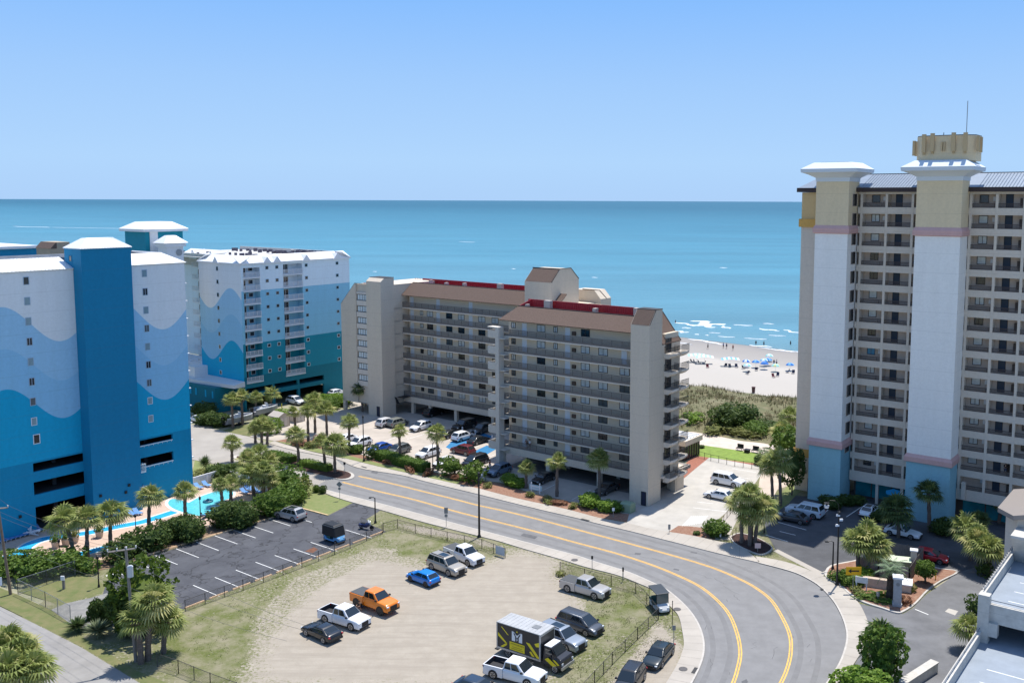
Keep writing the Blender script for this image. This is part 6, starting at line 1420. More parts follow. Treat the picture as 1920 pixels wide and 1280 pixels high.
    xR,wR=s['st'][0][0]*L,hw*s['st'][1][2]; zt=s['st'][1][1]+lift-.06
    P['taillight']=[MBbox(xR-.02,xR+.14,-wR*1.0,-wR*.80,zt-.16,zt-.03),MBbox(xR-.02,xR+.14,wR*.80,wR*1.0,zt-.16,zt-.03)]
    P['bumper']=[MBbox(L*.5-.1,L*.5+.03,-wF*.9,wF*.9,z0+.02,z0+.2),MBbox(-L*.5-.05,-L*.5+.1,-wR*.92,wR*.92,z0+.05,z0+.24)]
    b=MB(); b.box(L*.5-.04,L*.5+.012,-wF*.5,wF*.5,z0+.22,max(z0+.3,zf-.02)); P['grille']=(b,)
    P['mirror']=[MBbox(xf0-.35,xf0-.15,-hw*1.08,-hw*.92,belt+.02,belt+.17),MBbox(xf0-.35,xf0-.15,hw*.92,hw*1.08,belt+.02,belt+.17)]
    wr=s['wr']+lift*.35; wb=s['wb']; arch=MB(); n=16
    off=-.02*L if kind!='pickup' else -.0*L
    for sx in (-1,1):
        for sy in (-1,1):
            cx,cz=sx*wb/2+off,wr; r_=wr+.07
            arch.loft([[(cx+r_*math.cos(2*math.pi*k/n),sy*(hw*.70),max(.2+lift*.5,cz+r_*math.sin(2*math.pi*k/n))) for k in range(n)],[(cx+r_*math.cos(2*math.pi*k/n),sy*(hw*1.004),max(.2+lift*.5,cz+r_*math.sin(2*math.pi*k/n))) for k in range(n)]])
    P['wheel_arch']=(arch,)
    ty=MB(); ty.loft([[(a_*math.cos(2*math.pi*k/18),y,a_*math.sin(2*math.pi*k/18)) for k in range(18)] for y,a_ in ((-.11,wr*.9),(-.09,wr),(.09,wr),(.11,wr*.9))])
    ri=MB()
    for k in range(5):
        a=k*2*math.pi/5
        ri.loft([[(math.cos(a+e)*q,.116,math.sin(a+e)*q) for e,q in ((-.28,wr*.12),(.28,wr*.12),(.2,wr*.62),(-.2,wr*.62))],[(math.cos(a+e)*q,.128,math.sin(a+e)*q) for e,q in ((-.28,wr*.12),(.28,wr*.12),(.2,wr*.62),(-.2,wr*.62))]])
    ri.loft([[(q*math.cos(2*math.pi*k/18),y,q*math.sin(2*math.pi*k/18)) for k in range(18)] for y,q in ((.112,wr*.70),(.126,wr*.68),(.126,wr*.58),(.114,wr*.56))],cap=False)
    ri.loft([[(wr*.56*math.cos(2*math.pi*k/18),.1125,wr*.56*math.sin(2*math.pi*k/18)) for k in range(18)],[(.01*math.cos(2*math.pi*k/18),.1125,.01*math.sin(2*math.pi*k/18)) for k in range(18)]],1,cap=False)
    P['_wheel']=(ty,ri,wb,off,wr,hw)
    return P
def MBbox(*a): m=MB(); m.box(*a); return m
def vehicle(kind,pn,pc,lab,cat,loc,rz,lift=0.0,met=0.0,cover=False,darkrim=False,group=None,roofpanel=False,name=None,z=.02):
    key=(kind,lift)
    if key not in vcache:
        P=vehicle_parts(kind,lift); D={}
        for k,v in P.items():
            if k=='_wheel': D[k]=(mesh(v[0],tyre),mesh(v[1],[rimm,blk]),mesh(v[1],[rimd,blk]))+v[2:]
            elif isinstance(v,list): D[k]=[mesh(q,{'headlight':lampw,'taillight':lampr,'mirror':blk,'side_window':carg,'bumper':blk}[k],fix=k!='side_window') for q in v]
            elif k in('body','cabin','truck_bed'): D[k]=mesh(v[0],[blk,mat('truck_bed_liner',(.03,.03,.035),.8)])
            else: D[k]=mesh(v[0],{'windshield':carg,'rear_window':carg,'grille':blk,'wheel_arch':blk}[k],fix=k in('wheel_arch','grille'))
        vcache[key]=D
    D=vcache[key]; pm=paint(pn,pc,met); t=empty(name or {'pickup':'pickup_truck','van':'minivan','suv':'parked_suv','bigsuv':'parked_suv','hatch':'hatchback_car','coupe':'coupe_car','sedan':'sedan_car'}[kind],lab,cat,(loc[0],loc[1],z),rz,group)
    bk=('B',)+key+(pn,)
    if bk not in vcache:
        vcache[bk]={}
        for q_ in ('body','cabin','truck_bed'):
            if q_ in D: me=D[q_].copy(); me.materials[0]=pm; me.polygons.foreach_set('use_smooth',[True]*len(me.polygons)); vcache[bk][q_]=me
    for q_,me in vcache[bk].items():
        o=bpy.data.objects.new(q_,me); link(o); o.parent=t
        if q_=='body': sb_=o.modifiers.new('sub','SUBSURF'); sb_.levels=2; sb_.render_levels=2
        else:
            bv=o.modifiers.new('bevel','BEVEL'); bv.width=.11 if q_=='cabin' else .04; bv.segments=4; bv.limit_method='ANGLE'; bv.angle_limit=R(25)
            o.modifiers.new('wn','WEIGHTED_NORMAL')
    for k in ('windshield','rear_window','grille','wheel_arch'): q=bpy.data.objects.new(k,D[k]); link(q); q.parent=t
    for k in ('headlight','taillight','mirror','side_window','bumper'):
        for me in D[k]: q=bpy.data.objects.new(k,me); link(q); q.parent=t
    ty,r1,r2,wb,off,wr,hw=D['_wheel']
    for sx in (-1,1):
        for sy in (-1,1):
            q=bpy.data.objects.new('wheel',ty); link(q); q.parent=t; q.location=(sx*wb/2+off,sy*(hw-.115),wr); q.rotation_euler=(0,0,0 if sy>0 else math.pi)
            r_=bpy.data.objects.new('rim',r2 if darkrim else r1); link(r_); r_.parent=q
    if cover:
        s=SPEC[kind]; m=MB(); m.box(-.49*s['L'],-.15*s['L'],-s['W']*.44,s['W']*.44,1.21+lift,1.26+lift); obj('bed_cover',m,mat('bed_cover',(.07,.075,.08),.6),t)
    if roofpanel:
        s=SPEC[kind]; a,b=s['gh'][1]*s['L'],s['gh'][2]*s['L']; m=MB(); m.box(a*.0+b-1.5,b-.25,-.42,.42,s['H']-.005+lift,s['H']+.008+lift); obj('sunroof',m,carg,t)
        m=MB(); 
        for y in (-.62,.62): m.box(a+.2,b-.2,y-.03,y+.03,s['H']-.02+lift,s['H']+.05+lift)
        obj('roof_rail',m,blk,t)
    return t
def by_wheels(rear,front,kind,side=-1,lift=0):
    """near-side wheel contact pixels; side -1: the right side of the vehicle faces the camera"""
    a=gp(*rear); b=gp(*front); d=(b-a); d.z=0; d.normalize(); nn=Vector((-d.y,d.x,0)); s=SPEC[kind]; c=(a+b)/2-nn*side*(s['W']/2-.1)
    return (c.x,c.y),math.atan2(d.y,d.x)
def heading(c): return {'U+':TH,'U-':TH+math.pi,'V+':R(54.5),'V-':R(54.5)+math.pi}[c[:2]]+R(float(c[2:] or 0))
z2=lambda x,y:(560+x/4.5725,1000+y/4.5725); z3=lambda x,y:(860+x/4.364,1040+y/4.364)
G1='vehicles parked on the sandy vacant lot'
def V1(kind,pn,pc,lab,cat,rear,front,side=-1,**k):
    loc,rz=by_wheels(rear,front,kind,side); return vehicle(kind,pn,pc,lab,cat,loc,rz,group=G1,**k)
WHT=(.74,.75,.77); BLK=(.012,.013,.016); 
V1('pickup','white',WHT,'white crew cab pickup truck with open dark bed between the orange truck and black car','pickup truck',z2(243,778),z2(478,850))
V1('pickup','orange',(.75,.20,.008),'orange lifted pickup truck with grey bed cover on the sandy lot','pickup truck',z2(505,640),z2(735,722),lift=.22,cover=True,darkrim=True)
V1('bigsuv','champagne',(.42,.38,.32),'champagne tan suv with roof rack beside the blue hatchback','suv',z2(1153,318),z2(1322,382),met=.3,roofpanel=True)
V1('pickup','white',WHT,'white pickup truck with dark bed cover at the top of the sandy lot','pickup truck',z2(1290,215),z2(1485,295),cover=True)
V1('hatch','blue',(.0,.17,.55),'bright blue hatchback seen from behind on the sandy lot','hatchback',z2(1112,472),z2(968,418),side=1,darkrim=True)
V1('coupe','black',BLK,'black sports coupe at the left end of the row next to the white pickup','car',z2(232,958),z2(82,892),side=1)
V1('pickup','silver',(.45,.44,.43),'silver pickup truck with grey bed cover at the right grass edge','pickup truck',z3(905,305),z3(1132,368),met=.3,cover=True)
V1('van','grey',(.09,.10,.115),'dark grey minivan between the silver pickup and the silver suv','minivan',z3(868,600),z3(1075,672),met=.4)
V1('bigsuv','silver_blue',(.33,.37,.42),'silver suv with sunroof partly hidden behind the box truck','suv',z3(715,722),z3(912,800),met=.4,roofpanel=True)
V1('pickup','white',WHT,'white pickup truck at the bottom edge in front of the box truck','pickup truck',z3(303,1018),z3(590,1092))
V1('sedan','navy',(.02,.035,.06),'dark blue car cut by the bottom edge left of the white pickup','car',(865,1302),(918,1320),side=-1)
loc=gp(1240,1236); a=gp(1262,1210); b=gp(1222,1258); d=b-a; vehicle('sedan','dark_teal',(.012,.022,.028),'black sedan parked on the sandy verge beside the curved sidewalk','car',(loc.x,loc.y),math.atan2(d.y,d.x),group='cars on the sandy verge')
loc=gp(1186,1286); vehicle('suv','charcoal',(.02,.022,.026),'black suv at the bottom edge behind the black sedan on the sandy verge','suv',(loc.x,loc.y),math.atan2(d.y,d.x)+R(4),group='cars on the sandy verge')
loc=gp(547,976); vehicle('suv','silver',(.42,.43,.45),'silver suv parked alone in the small dark parking lot','suv',(loc.x,loc.y),heading('U+6'),met=.4,roofpanel=True)
G2='cars in the beige condominium car park'
def V2(kind,pn,pc,lab,cat,px,py,h,**k):
    p=gp(px,py); return vehicle(kind,pn,pc,lab,cat,(p.x,p.y),heading(h),group=k.pop('group',G2),**k)
V2('suv','pearl',(.60,.60,.61),'silver white suv farthest left by the stair tower of the condominium','suv',727,801,'V+2')
V2('suv','olive_grey',(.20,.21,.19),'olive grey suv tucked behind the silver white suv','suv',748,801,'V+0')
V2('suv','white',WHT,'white suv parked alone in the middle of the car park row','suv',791,808,'V-0')
V2('sedan','white',WHT,'white sedan half hidden behind the left strip palm','car',650,832,'V-0')
V2('suv','white',WHT,'white suv right of the left strip palm by the lamp post','suv',676,840,'V-0')
V2('sedan','royal_blue',(.0,.06,.33),'blue sedan left of the long clipped hedge','car',714,848,'V-0')
V2('suv','dark_silver',(.16,.17,.17),'grey suv behind the long clipped hedge','suv',749,853,'V-0',met=.4)
V2('suv','white',WHT,'white suv at the right end of the long clipped hedge','suv',805,858,'V-0')
V2('hatch','white',WHT,'white hatchback behind the tall roadside palm','hatchback',835,875,'V-0')
V2('suv','black',BLK,'black suv in the shade of the open parking level, left','suv',815,781,'V+0')
V2('bigsuv','black',BLK,'large black suv parked in the shade beside the concrete pillar','suv',872,806,'V-0')
V2('suv','dark_grey2',(.05,.055,.06),'dark grey suv in the shade right of the large black suv','suv',906,812,'V-0')
V2('suv','white',WHT,'white suv backed out by the blue accessible bays','suv',870,826,'V+0')
V2('sedan','black',BLK,'black sedan on the blue accessible bays right of the white suv','car',900,832,'V+0')
V2('sedan','charcoal',(.02,.022,.026),'dark sedan in the shade left of the white suv by the blue bays','car',846,821,'V+0')
V2('suv','maroon',(.12,.012,.016),'dark red suv driving in the aisle before the accessible bays','suv',870,852,'U+0')
V2('van','black',BLK,'black minivan behind the leafy shrub','minivan',893,873,'V-0')
V2('suv','steel_blue',(.13,.19,.27),'blue grey suv at the foot of the stair pillar','suv',938,890,'V-0',met=.3)
V2('sedan','charcoal',(.02,.022,.026),'dark car under the open parking level behind the short yellow palm','car',1022,903,'V-0')
V2('sedan','dark_grey2',(.05,.055,.06),'dark car under the open parking level near the stair tower','car',1140,922,'V-0')
G3='cars on the concrete driveway'
V2('bigsuv','white',WHT,'white suv on the concrete driveway, the farther of two','suv',1368,907,'U-0',group=G3)
V2('sedan','white',WHT,'white sedan on the concrete driveway, the nearer of two','car',1352,933,'U+0',group=G3)
G4='cars in the hotel car park'
V2('bigsuv','pale_blue',(.52,.58,.64),'pale suv in the shadow of the hotel tower','suv',1512,963,'U+0',group=G4)
V2('sedan','dark_slate',(.035,.04,.05),'dark slate sedan beside the pale suv in the hotel shadow','car',1489,974,'U+0',group=G4)
V2('sedan','white',WHT,'white sedan with sunroof nosed towards the hotel lobby','car',1634,960,'V+0',group=G4,roofpanel=True)
V2('coupe','white',WHT,'white sports coupe beside the dark hotel palm','car',1696,1000,'U-0',group=G4)
V2('hatch','red',(.40,.008,.02),'glossy red car behind the small ball tree','car',1748,1046,'U-6',group=G4)
V2('suv','white',WHT,'white suv at the mouth of the teal garage','suv',556,761,'U-0',group='cars near the teal hotel')
V2('hatch','white',WHT,'white car by the far end of the teal garage','car',634,744,'V+0',group='cars near the teal hotel')
V2('sedan','white',WHT,'white car parked by the dark entrance of the teal hotel','car',373,796,'U+0',group='cars near the teal hotel')
# ---- box truck
def box_truck():
    loc=gp(*z3(750,932)); hd=heading('U-0')
    a=gp(*z3(400,835)); b=gp(*z3(690,925)); d=gp(*z3(690,868),.9)-gp(*z3(350,758),.9); hd=math.atan2(d.y,d.x)
    # reference: front-near lower corner of the box at height .9
    c=gp(*z3(690,868),.9); fx=Vector((math.cos(hd),math.sin(hd),0)); sy=Vector((-math.sin(hd),math.cos(hd),0)); o=c+sy*1.15-fx*2.6
    t=empty('box_truck','black and yellow box truck with grey ribbed roof and white M emblem','truck',(o.x,o.y,.02),hd,G1)
    L=5.2
    m=MB(); m.box(-L/2,L/2,-1.13,1.13,.92,3.35); obj('cargo_box',m,mat('truck_black_wrap',(.03,.03,.032),.45),t)
    m=MB(); m.box(-L/2-.02,L/2+.02,-1.17,1.17,3.35,3.42)
    for k in range(11): m.box(-L/2+.2+k*.46,-L/2+.24+k*.46,-1.12,1.12,3.42,3.44)
    obj('roof',m,mat('truck_roof_grey',(.38,.39,.40),.6,1,.15),t)
    m=MB(); m.box(1.0,1.7,-.35,.35,3.425,3.46); obj('roof_hatch',m,mat('hatch_grey',(.18,.19,.2),.5),t)
    m=MB(); al=mat('truck_aluminium',(.42,.42,.42),.4,metal=.4)
    m.box(-L/2-.03,L/2+.03,-1.18,-1.10,.80,.97); m.box(-L/2-.03,L/2+.03,1.10,1.18,.80,.97); m.box(L/2-.12,L/2+.03,-1.18,-1.10,.97,3.36); m.box(L/2-.12,L/2+.03,1.1,1.18,.97,3.36); m.box(-L/2-.03,-L/2+.10,-1.18,-1.10,.97,3.36); m.box(L/2-.05,L/2+.05,-1.15,1.15,3.2,3.4); obj('edge_rail',m,al,t)
    yel=mat('truck_yellow',(.72,.58,.02),.5); wh=white
    m=MB(); Y=-1.137
    def tri(pts,mi=0): m.face([(x,Y,z) for x,z in pts],mi)
    tri([(-2.45,2.05),(-2.45,2.4),(-1.35,1.55),(-1.35,1.45),(-1.35,1.4)]); tri([(-2.2,1.02),(-1.85,1.02),(-1.35,1.4),(-1.35,1.62)]); tri([(.9,2.25),(1.35,2.25),(2.45,1.15),(2.45,1.0),(2.2,1.0)]); tri([(1.9,2.35),(2.45,2.6),(2.45,2.15),(2.1,2.1)]); tri([(-2.1,3.05),(-1.95,3.05),(-1.15,2.4),(-1.3,2.4)]); tri([(1.6,1.05),(1.95,1.05),(1.5,1.5),(1.3,1.4)])
    obj('yellow_graphic',m,yel,t,fix=False)
    m=MB(); Y=-1.142; tri([(-1.05,1.05),(.75,1.05),(.75,1.85),(-1.05,1.85)]); obj('yellow_panel',m,yel,t,fix=False)
    m=MB(); Y=-1.147
    # M emblem
    for s in (-1,1):
        tri([(-.15+s*.62,2.0),(-.15+s*.62,2.95),(-.15+s*.40,2.95) ,(-.15+s*.40,2.0)]); tri([(-.15+s*.62,2.95),(-.15+s*.40,2.95),(-.15,2.35),(-.15,2.6)]); tri([(-.15+s*.40,2.0),(-.15+s*.22,2.0),(-.15+s*.22,2.45),(-.15+s*.40,2.7)])
    tri([(-.15,2.2),(-.03,2.35),(-.15,2.05),(-.27,2.35)])
    obj('emblem',m,wh,t,fix=False)
    m=MB(); Y=-1.147; tri([(-.25,2.92),(-.05,2.92),(-.15,3.1),(-.15,3.1)][:3])
    obj('emblem_accent',m,yel,t,fix=False)
    # illegible lines of lettering become blocks of text strokes
    m=MB(); Y=-1.150
    r=random.Random(3)
    for z_,x0_,x1_,hh in ((1.58,-.9,.6,.16),(1.34,-.7,.45,.09),(1.17,-.8,.55,.08)):
        x=x0_
        while x<x1_: w_=hh*r.uniform(.45,.75); tri([(x,z_),(x+w_*.35,z_),(x+w_*.35,z_+hh),(x,z_+hh)]); tri([(x+w_*.35,z_+hh*.7),(x+w_,z_+hh*.7),(x+w_,z_+hh),(x+w_*.35,z_+hh)]); x+=w_+hh*.25
    obj('lettering',m,blk,t,fix=False)
    # chassis, cab
    m=MB(); m.box(-L/2-.2,L/2+1.9,-.5,.5,.5,.8); m.box(-L/2-.4,-L/2,-1.0,1.0,.45,.55); obj('chassis',m,blk,t)
    m=MB(); x0=L/2+.08
    pr=[(x0,.55),(x0,2.12),(x0+.12,2.3),(x0+.95,2.3),(x0+1.55,1.55),(x0+2.1,1.45),(x0+2.22,1.25),(x0+2.25,.6)]
    m.loft([[(x,-.98 if z<1.5 else -.80,z) for x,z in pr],[(x,.98 if z<1.5 else .80,z) for x,z in pr]]); c=obj('cab',m,mat('cab_black',(.02,.02,.024),.3,spec=.6),t); bevel(c,.06)
    m=MB(); m.box(x0+.13,x0+.93,-.79,.79,2.3,2.36); obj('cab_roof',m,paint('white',WHT),t)
    m=MB(); m.face([(x0+1.03,-.74,2.24),(x0+1.03,.74,2.24),(x0+1.53,.84,1.62),(x0+1.53,-.84,1.62)]); obj('windshield',m,carg,t)
    for v in t.children:
        if v.name.startswith('windshield'):
            for vv in v.data.vertices: vv.co.x+=.03; vv.co.z+=.02
    m=MB(); 
    for s in (-1,1): m.face([(x0+.25,s*.86,1.6),(x0+1.2,s*.93,1.6),(x0+.95,s*.83,2.12),(x0+.25,s*.825,2.12)])
    obj('side_window',m,carg,t)
    m=MB(); Y=-.995; m.face([(x0+.3,Y,1.1),(x0+.7,Y,1.35),(x0+1.7,Y,.8),(x0+1.2,Y,.62)]); m.face([(x0+1.2,Y,1.3),(x0+1.5,Y,1.3),(x0+2.0,Y,.95),(x0+1.8,Y,.85)]); obj('cab_graphic',m,yel,t,fix=False)
    m=MB(); m.box(x0+2.2,x0+2.36,-1.0,1.0,.5,.78); obj('bumper',m,rimm,t)
    for s in (-1,1): obj('headlight',MBbox(x0+2.2,x0+2.27,s*.82-.12,s*.82+.12,.92,1.12),lampw,t); obj('mirror',MBbox(x0+1.1,x0+1.2,s*1.12-.1,s*1.12+.1,1.5,1.85),blk,t)
    D=None
    if ('pickup',0.0) in vcache: D=vcache[('pickup',0.0)]['_wheel']
    for x,ys in ((x0+1.45,(-.88,.88)),(-L/2+1.2,(-.85,.85))):
        for y in ys:
            q=bpy.data.objects.new('wheel',D[0]); link(q); q.parent=t; q.location=(x,y,.42); q.rotation_euler=(0,0,0 if y>0 else math.pi); r_=bpy.data.objects.new('rim',D[1]); link(r_); r_.parent=q
    return t
box_truck()
# ---- golf cart, enclosed cart, motorcycle
def golf_cart(px,py,rz,lab,encl=False):
    p=gp(px,py); t=empty('golf_cart',lab,'golf cart',(p.x,p.y,.02),rz)
    bm_=mat('cart_body_white',(.55,.56,.56),.4) if not encl else mat('cart_body_blue',(.10,.28,.50),.4)
    m=MB(); m.loft([[(x,-w_,.28),(x,w_,.28),(x,w_*.95,h),(x,-w_*.95,h)] for x,w_,h in ((-1.2,.5,.6),(-.9,.6,.72),(-.5,.6,.45),(.45,.6,.42),(.6,.58,.85),(1.0,.52,.75),(1.25,.35,.45))]); obj('body',m,bm_,t)
    m=MB(); m.box(-.55,-.05,-.55,.55,.45,.75); m.box(-.65,-.5,-.55,.55,.75,1.15); m.box(-1.15,-.7,-.55,.55,.7,.82); obj('seat',m,mat('cart_seat_green',(.03,.09,.08),.7),t)
    m=MB(); m.box(-1.25,.75,-.62,.62,1.85-(.1 if encl else 0),1.92-(.1 if encl else 0)); o=obj('roof',m,mat('cart_roof_dark',(.05,.06,.07),.4),t); bevel(o,.03)
    m=MB()
    for x,y,x2 in ((.65,.55,.6),(.65,-.55,.6),(-1.1,.55,-1.1),(-1.1,-.55,-1.1)): m.tube([(x,y,.6),(x2,y,1.87)],.025,6)
    m.tube([(.35,.25,.8),(.1,.25,1.05)],.02,5); obj('frame',m,blk,t)
    m=MB(); m.face([(.69,-.52,.88),(.69,.52,.88),(.62,.52,1.8),(.62,-.52,1.8)]); obj('windshield',m,mat('cart_glass',(.05,.09,.09),.1,spec=.8),t)
    if encl:
        m=MB(); m.loft([[(-1.28,-.64,.75),(1.0,-.64,.75),(1.0,.64,.75),(-1.28,.64,.75)],[(-1.25,-.62,1.7),(.75,-.62,1.7),(.75,.62,1.7),(-1.25,.62,1.7)],[(-1.1,-.5,1.95),(.5,-.5,1.95),(.5,.5,1.95),(-1.1,.5,1.95)]]); o=obj('rain_cover',m,mat('cover_black',(.014,.016,.02),.55),t); bevel(o,.08)
    ty=MB(); ty.loft([[(a_*math.cos(2*math.pi*k/14),y,a_*math.sin(2*math.pi*k/14)) for k in range(14)] for y,a_ in ((-.09,.2),(-.07,.23),(.07,.23),(.09,.2))]); me=mesh(ty,tyre); hb=MB(); hb.cyl((0,0),.1,.1,-.1,.1,10); hme=mesh(hb,rimm)
    for x in (-.85,.85):
        for y in (-.5,.5):
            q=bpy.data.objects.new('wheel',me); link(q); q.parent=t; q.location=(x,y,.23); r_=bpy.data.objects.new('rim',hme); link(r_); r_.parent=q; r_.rotation_euler=(R(90),0,0)
    for y in (-.3,.3): obj('headlight',MBbox(1.12,1.2,y-.08,y+.08,.55,.65),lampw,t)
a=gp(1226,1120); b=gp(1252,1148); d=b-a
golf_cart(1241,1140,math.atan2(d.y,d.x),'golf cart with dark roof parked on the verge by the curved sidewalk')
for o in [o for o in bpy.data.objects if o.name.startswith('golf_cart')]: o.scale=(1.25,1.25,1.1)
golf_cart(631,1018,heading('U-0'),'black enclosed golf cart with blue lower panels in the small dark parking lot',True)
[o for o in bpy.data.objects if o.name.startswith('golf_cart')][-1].scale=(1.2,1.3,1.2)
def motorcycle(px,py,rz):
    p=gp(px,py); t=empty('motorcycle','dark blue touring motorcycle parked at the lot corner','motorcycle',(p.x,p.y,.02),rz)
    m=MB(); m.loft([[(x,-w_,z0_),(x,w_,z0_),(x,w_*.8,z1_),(x,-w_*.8,z1_)] for x,w_,z0_,z1_ in ((-1.05,.12,.62,.72),(-.6,.26,.45,.8),(-.2,.2,.3,.78),(.2,.22,.3,.98),(.5,.15,.5,.95))]); obj('body',m,mat('bike_navy',(.02,.03,.10),.3,spec=.7),t,smooth=True)
    obj('seat',MBbox(-.75,.0,-.17,.17,.76,.88),blk,t); m=MB(); m.box(-.95,-.5,.2,.42,.45,.75); m.box(-.95,-.5,-.42,-.2,.45,.75); obj('saddlebag',m,mat('bike_navy',(.02,.03,.10),.3),t)
    m=MB(); m.tube([(.5,-.4,1.08),(.42,-.1,1.02),(.42,.1,1.02),(.5,.4,1.08)],.02,6); m.tube([(.45,0,1.0),(.85,0,.34)],.035,6); m.tube([(-.1,-.25,.3),(-1.1,-.25,.35)],.04,6); obj('handlebar_and_fork',m,rimm,t)
    m=MB(); m.face([(.5,-.2,1.0),(.5,.2,1.0),(.35,.16,1.35),(.35,-.16,1.35)]); obj('windscreen',m,mat('bike_screen',(.6,.62,.65),.2),t); obj('headlight',MBbox(.58,.68,-.09,.09,.85,1.02),lampw,t)
    ty=MB(); ty.loft([[(a_*math.cos(2*math.pi*k/18),y,a_*math.sin(2*math.pi*k/18)) for k in range(18)] for y,a_ in ((-.07,.26),(-.05,.32),(.05,.32),(.07,.26))])
    me=mesh(ty,tyre)
    for x in (-.8,.88): q=bpy.data.objects.new('wheel',me); link(q); q.parent=t; q.location=(x,0,.32)
motorcycle(690,995,heading('U-15'))
# ================================================================== STREET FURNITURE
def lamp_post(b,top,lab,arm=0,style='street',z=.0,r=.07):
    p=gp(*b); h=zat(b[0],b[1],top[0],top[1])-z; t=empty('lamp_post',lab,'lamp post',(p.x,p.y,z))
    m=MB(); m.cyl((0,0),r*3,r*1.8,0,.35,10); m.cyl((0,0),r*1.5,r,.35,h,10); obj('pole',m,black,t)
    if arm:
        m=MB(); m.tube([(0,0,h-.1),(arm*.3,0,h+.1),(arm,0,h+.05)],.05,6); obj('arm',m,black,t); m=MB(); m.box(min(arm*.8,arm*1.35),max(arm*.8,arm*1.35),-.16,.16,h-.03,h+.09); obj('lamp_head',m,black,t)
    else:
        m=MB(); m.cyl((0,0),.06,.16,h,h+.12,10); m.cyl((0,0),.16,.12,h+.12,h+.4,10); obj('lamp_shade',m,blk,t); m=MB(); m.cyl((0,0),.2,.02,h+.4,h+.55,10); obj('cap',m,black,t)
    return t,h
lamp_post((902,1008),(902,893),'tall black lamp post with flared foot on the verge above the white pickup',0,z=.0,r=.1)
lamp_post((707,983),(706,936),'black lamp post with short arm at the mouth of the small parking lot',-.6)
lamp_post((684.5,868),(683.5,787),'lamp post rising from the bed left of the blue sedan',0)
lamp_post((1565,1065),(1569,1012),'black lamp with bent arm at the left end of the right island',-.75,z=.15)
t,h=lamp_post((1573,1094),(1578,962),'tallest lamp post on the right island carrying white floodlights',0,z=.15,r=.08)
m=MB()
for dx,dz in ((-.1,-.0),(.25,-.55),(-.15,-1.2)): m.loft([[(dx-.22,-.12,h+dz-.1),(dx+.18,-.12,h+dz-.1),(dx+.18,.12,h+dz-.1),(dx-.22,.12,h+dz-.1)],[(dx-.16,-.08,h+dz+.12),(dx+.2,-.08,h+dz+.12),(dx+.2,.08,h+dz+.12),(dx-.16,.08,h+dz+.12)]])
obj('floodlight',m,white,t)
m=MB(); m.tube([(0,0,h-.4),(-.05,0,h+1.2),(-.5,0,h+1.7),(-1.1,0,h+1.75),(-1.45,0,h+1.45)],.035,6); obj('hook_arm',m,black,t); m=MB(); m.cyl((-1.45,0),.05,.32,h+.8+.35,h+1.45,12); m.cyl((-1.45,0),.22,.30,h+.85,h+1.15,12,1); obj('lantern',m,[black,white],t)
lamp_post((116,1058),(115,1024),'short dark lamp on the pool terrace beside the planters',0,z=.03,r=.04); lamp_post((258,1000),(259,976),'short dark lamp near the blue lounge chairs',0,z=.03,r=.04)
lamp_post((189.5,1107),(188,1055),'thin dark lamp post on the small lawn inside the wire fence',0,r=.05); lamp_post((379,975),(379,942),'slim lamp post beside the swimming pool',0,z=.03,r=.05)
lamp_post((814,884),(816,832),'thin lamp post at the right end of the long clipped hedge',.5,r=.05)
lamp_post((1436,998),(1435,968),'short lamp post standing on the dark mulch island',.0,r=.05,z=.15)
def sign_post(b,top,lab,w_=.6,hh=.6,m_=grey_metal,shape='rect',z=.1,back=None,faces='-y',text=None,tm=None,rz=0,pr=.035,low=None,cat='sign'):
    p=gp(*b); h=zat(b[0],b[1],top[0],top[1])-z; t=empty('sign_post',lab,cat,(p.x,p.y,z),rz)
    m=MB(); m.cyl((0,0),pr,pr,0,h-.02,8); obj('post',m,grey_metal if cat=='sign' else black,t)
    m=MB(); c=h-hh/2
    if shape=='diamond': m.loft([[(x,-.05,z_) for x,z_ in ((0,c-hh*.6),(w_*.6,c),(0,c+hh*.6),(-w_*.6,c))],[(x,-.08,z_) for x,z_ in ((0,c-hh*.6),(w_*.6,c),(0,c+hh*.6),(-w_*.6,c))]])
    else: m.box(-w_/2,w_/2,-.08,-.05,c-hh/2,c+hh/2)
    q=obj('panel',m,m_,t)
    if low: m=MB(); m.box(-low/2,low/2,-.08,-.05,c-hh/2-.1-low,c-hh/2-.1); obj('lower_panel',m,m_,t)
    return t,c
backm=mat('sign_back',(.22,.23,.24),.5,metal=.3)
sign_post((640,941),(639.5,906),'diamond road sign seen from behind with small plate below, by the lot entrance',.75,.75,backm,'diamond',low=.35)
sign_post((840,990),(839,953),'narrow road sign with two dark plates on the verge above the vacant lot',.5,.8,backm,low=.4)
sign_post((649,893),(648.5,869),'small dark sign at the tip of the median',.35,.45,blk,z=.14)
sign_post((1114,1069),(1113,1041),'thin post with small dark sign before the silver pickup',.25,.4,blk)
sign_post((1172,1089),(1173.5,1062),'dark square post on the verge right of the silver pickup',.2,.5,blk,pr=.06)
sign_post((1265,1172),(1263,1124),'thin black post leaning on the verge beside the golf cart',.1,.1,blk,pr=.04,cat='post')
sign_post((1268,1206),(1266.5,1170),'grey topped sign post near the black sedan',.35,.5,backm,pr=.04)
sign_post((1258,999),(1256,981),'grey oval sign beside the concrete driveway entrance',.32,.7,backm,z=.02)
sign_post((1354,1007),(1354,997),'small pale marker post under the round bush',.2,.5,white,z=.02)
sign_post((1153,970),(1153,951),'small white cross shaped sign in the roadside bed',.35,.45,white,z=.02)
sign_post((3,1131),(1,1089),'pale rectangular sign cut by the left edge at the fence corner',.9,.95,white,z=0)
sign_post((1424,1034),(1422.5,1015),'square pale pink sign on the dark mulch island',.75,.65,mat('sign_pink',(.55,.42,.42),.6),z=.16)
for px,py,k in ((1060,946,0),(1063,1000,1)): pass
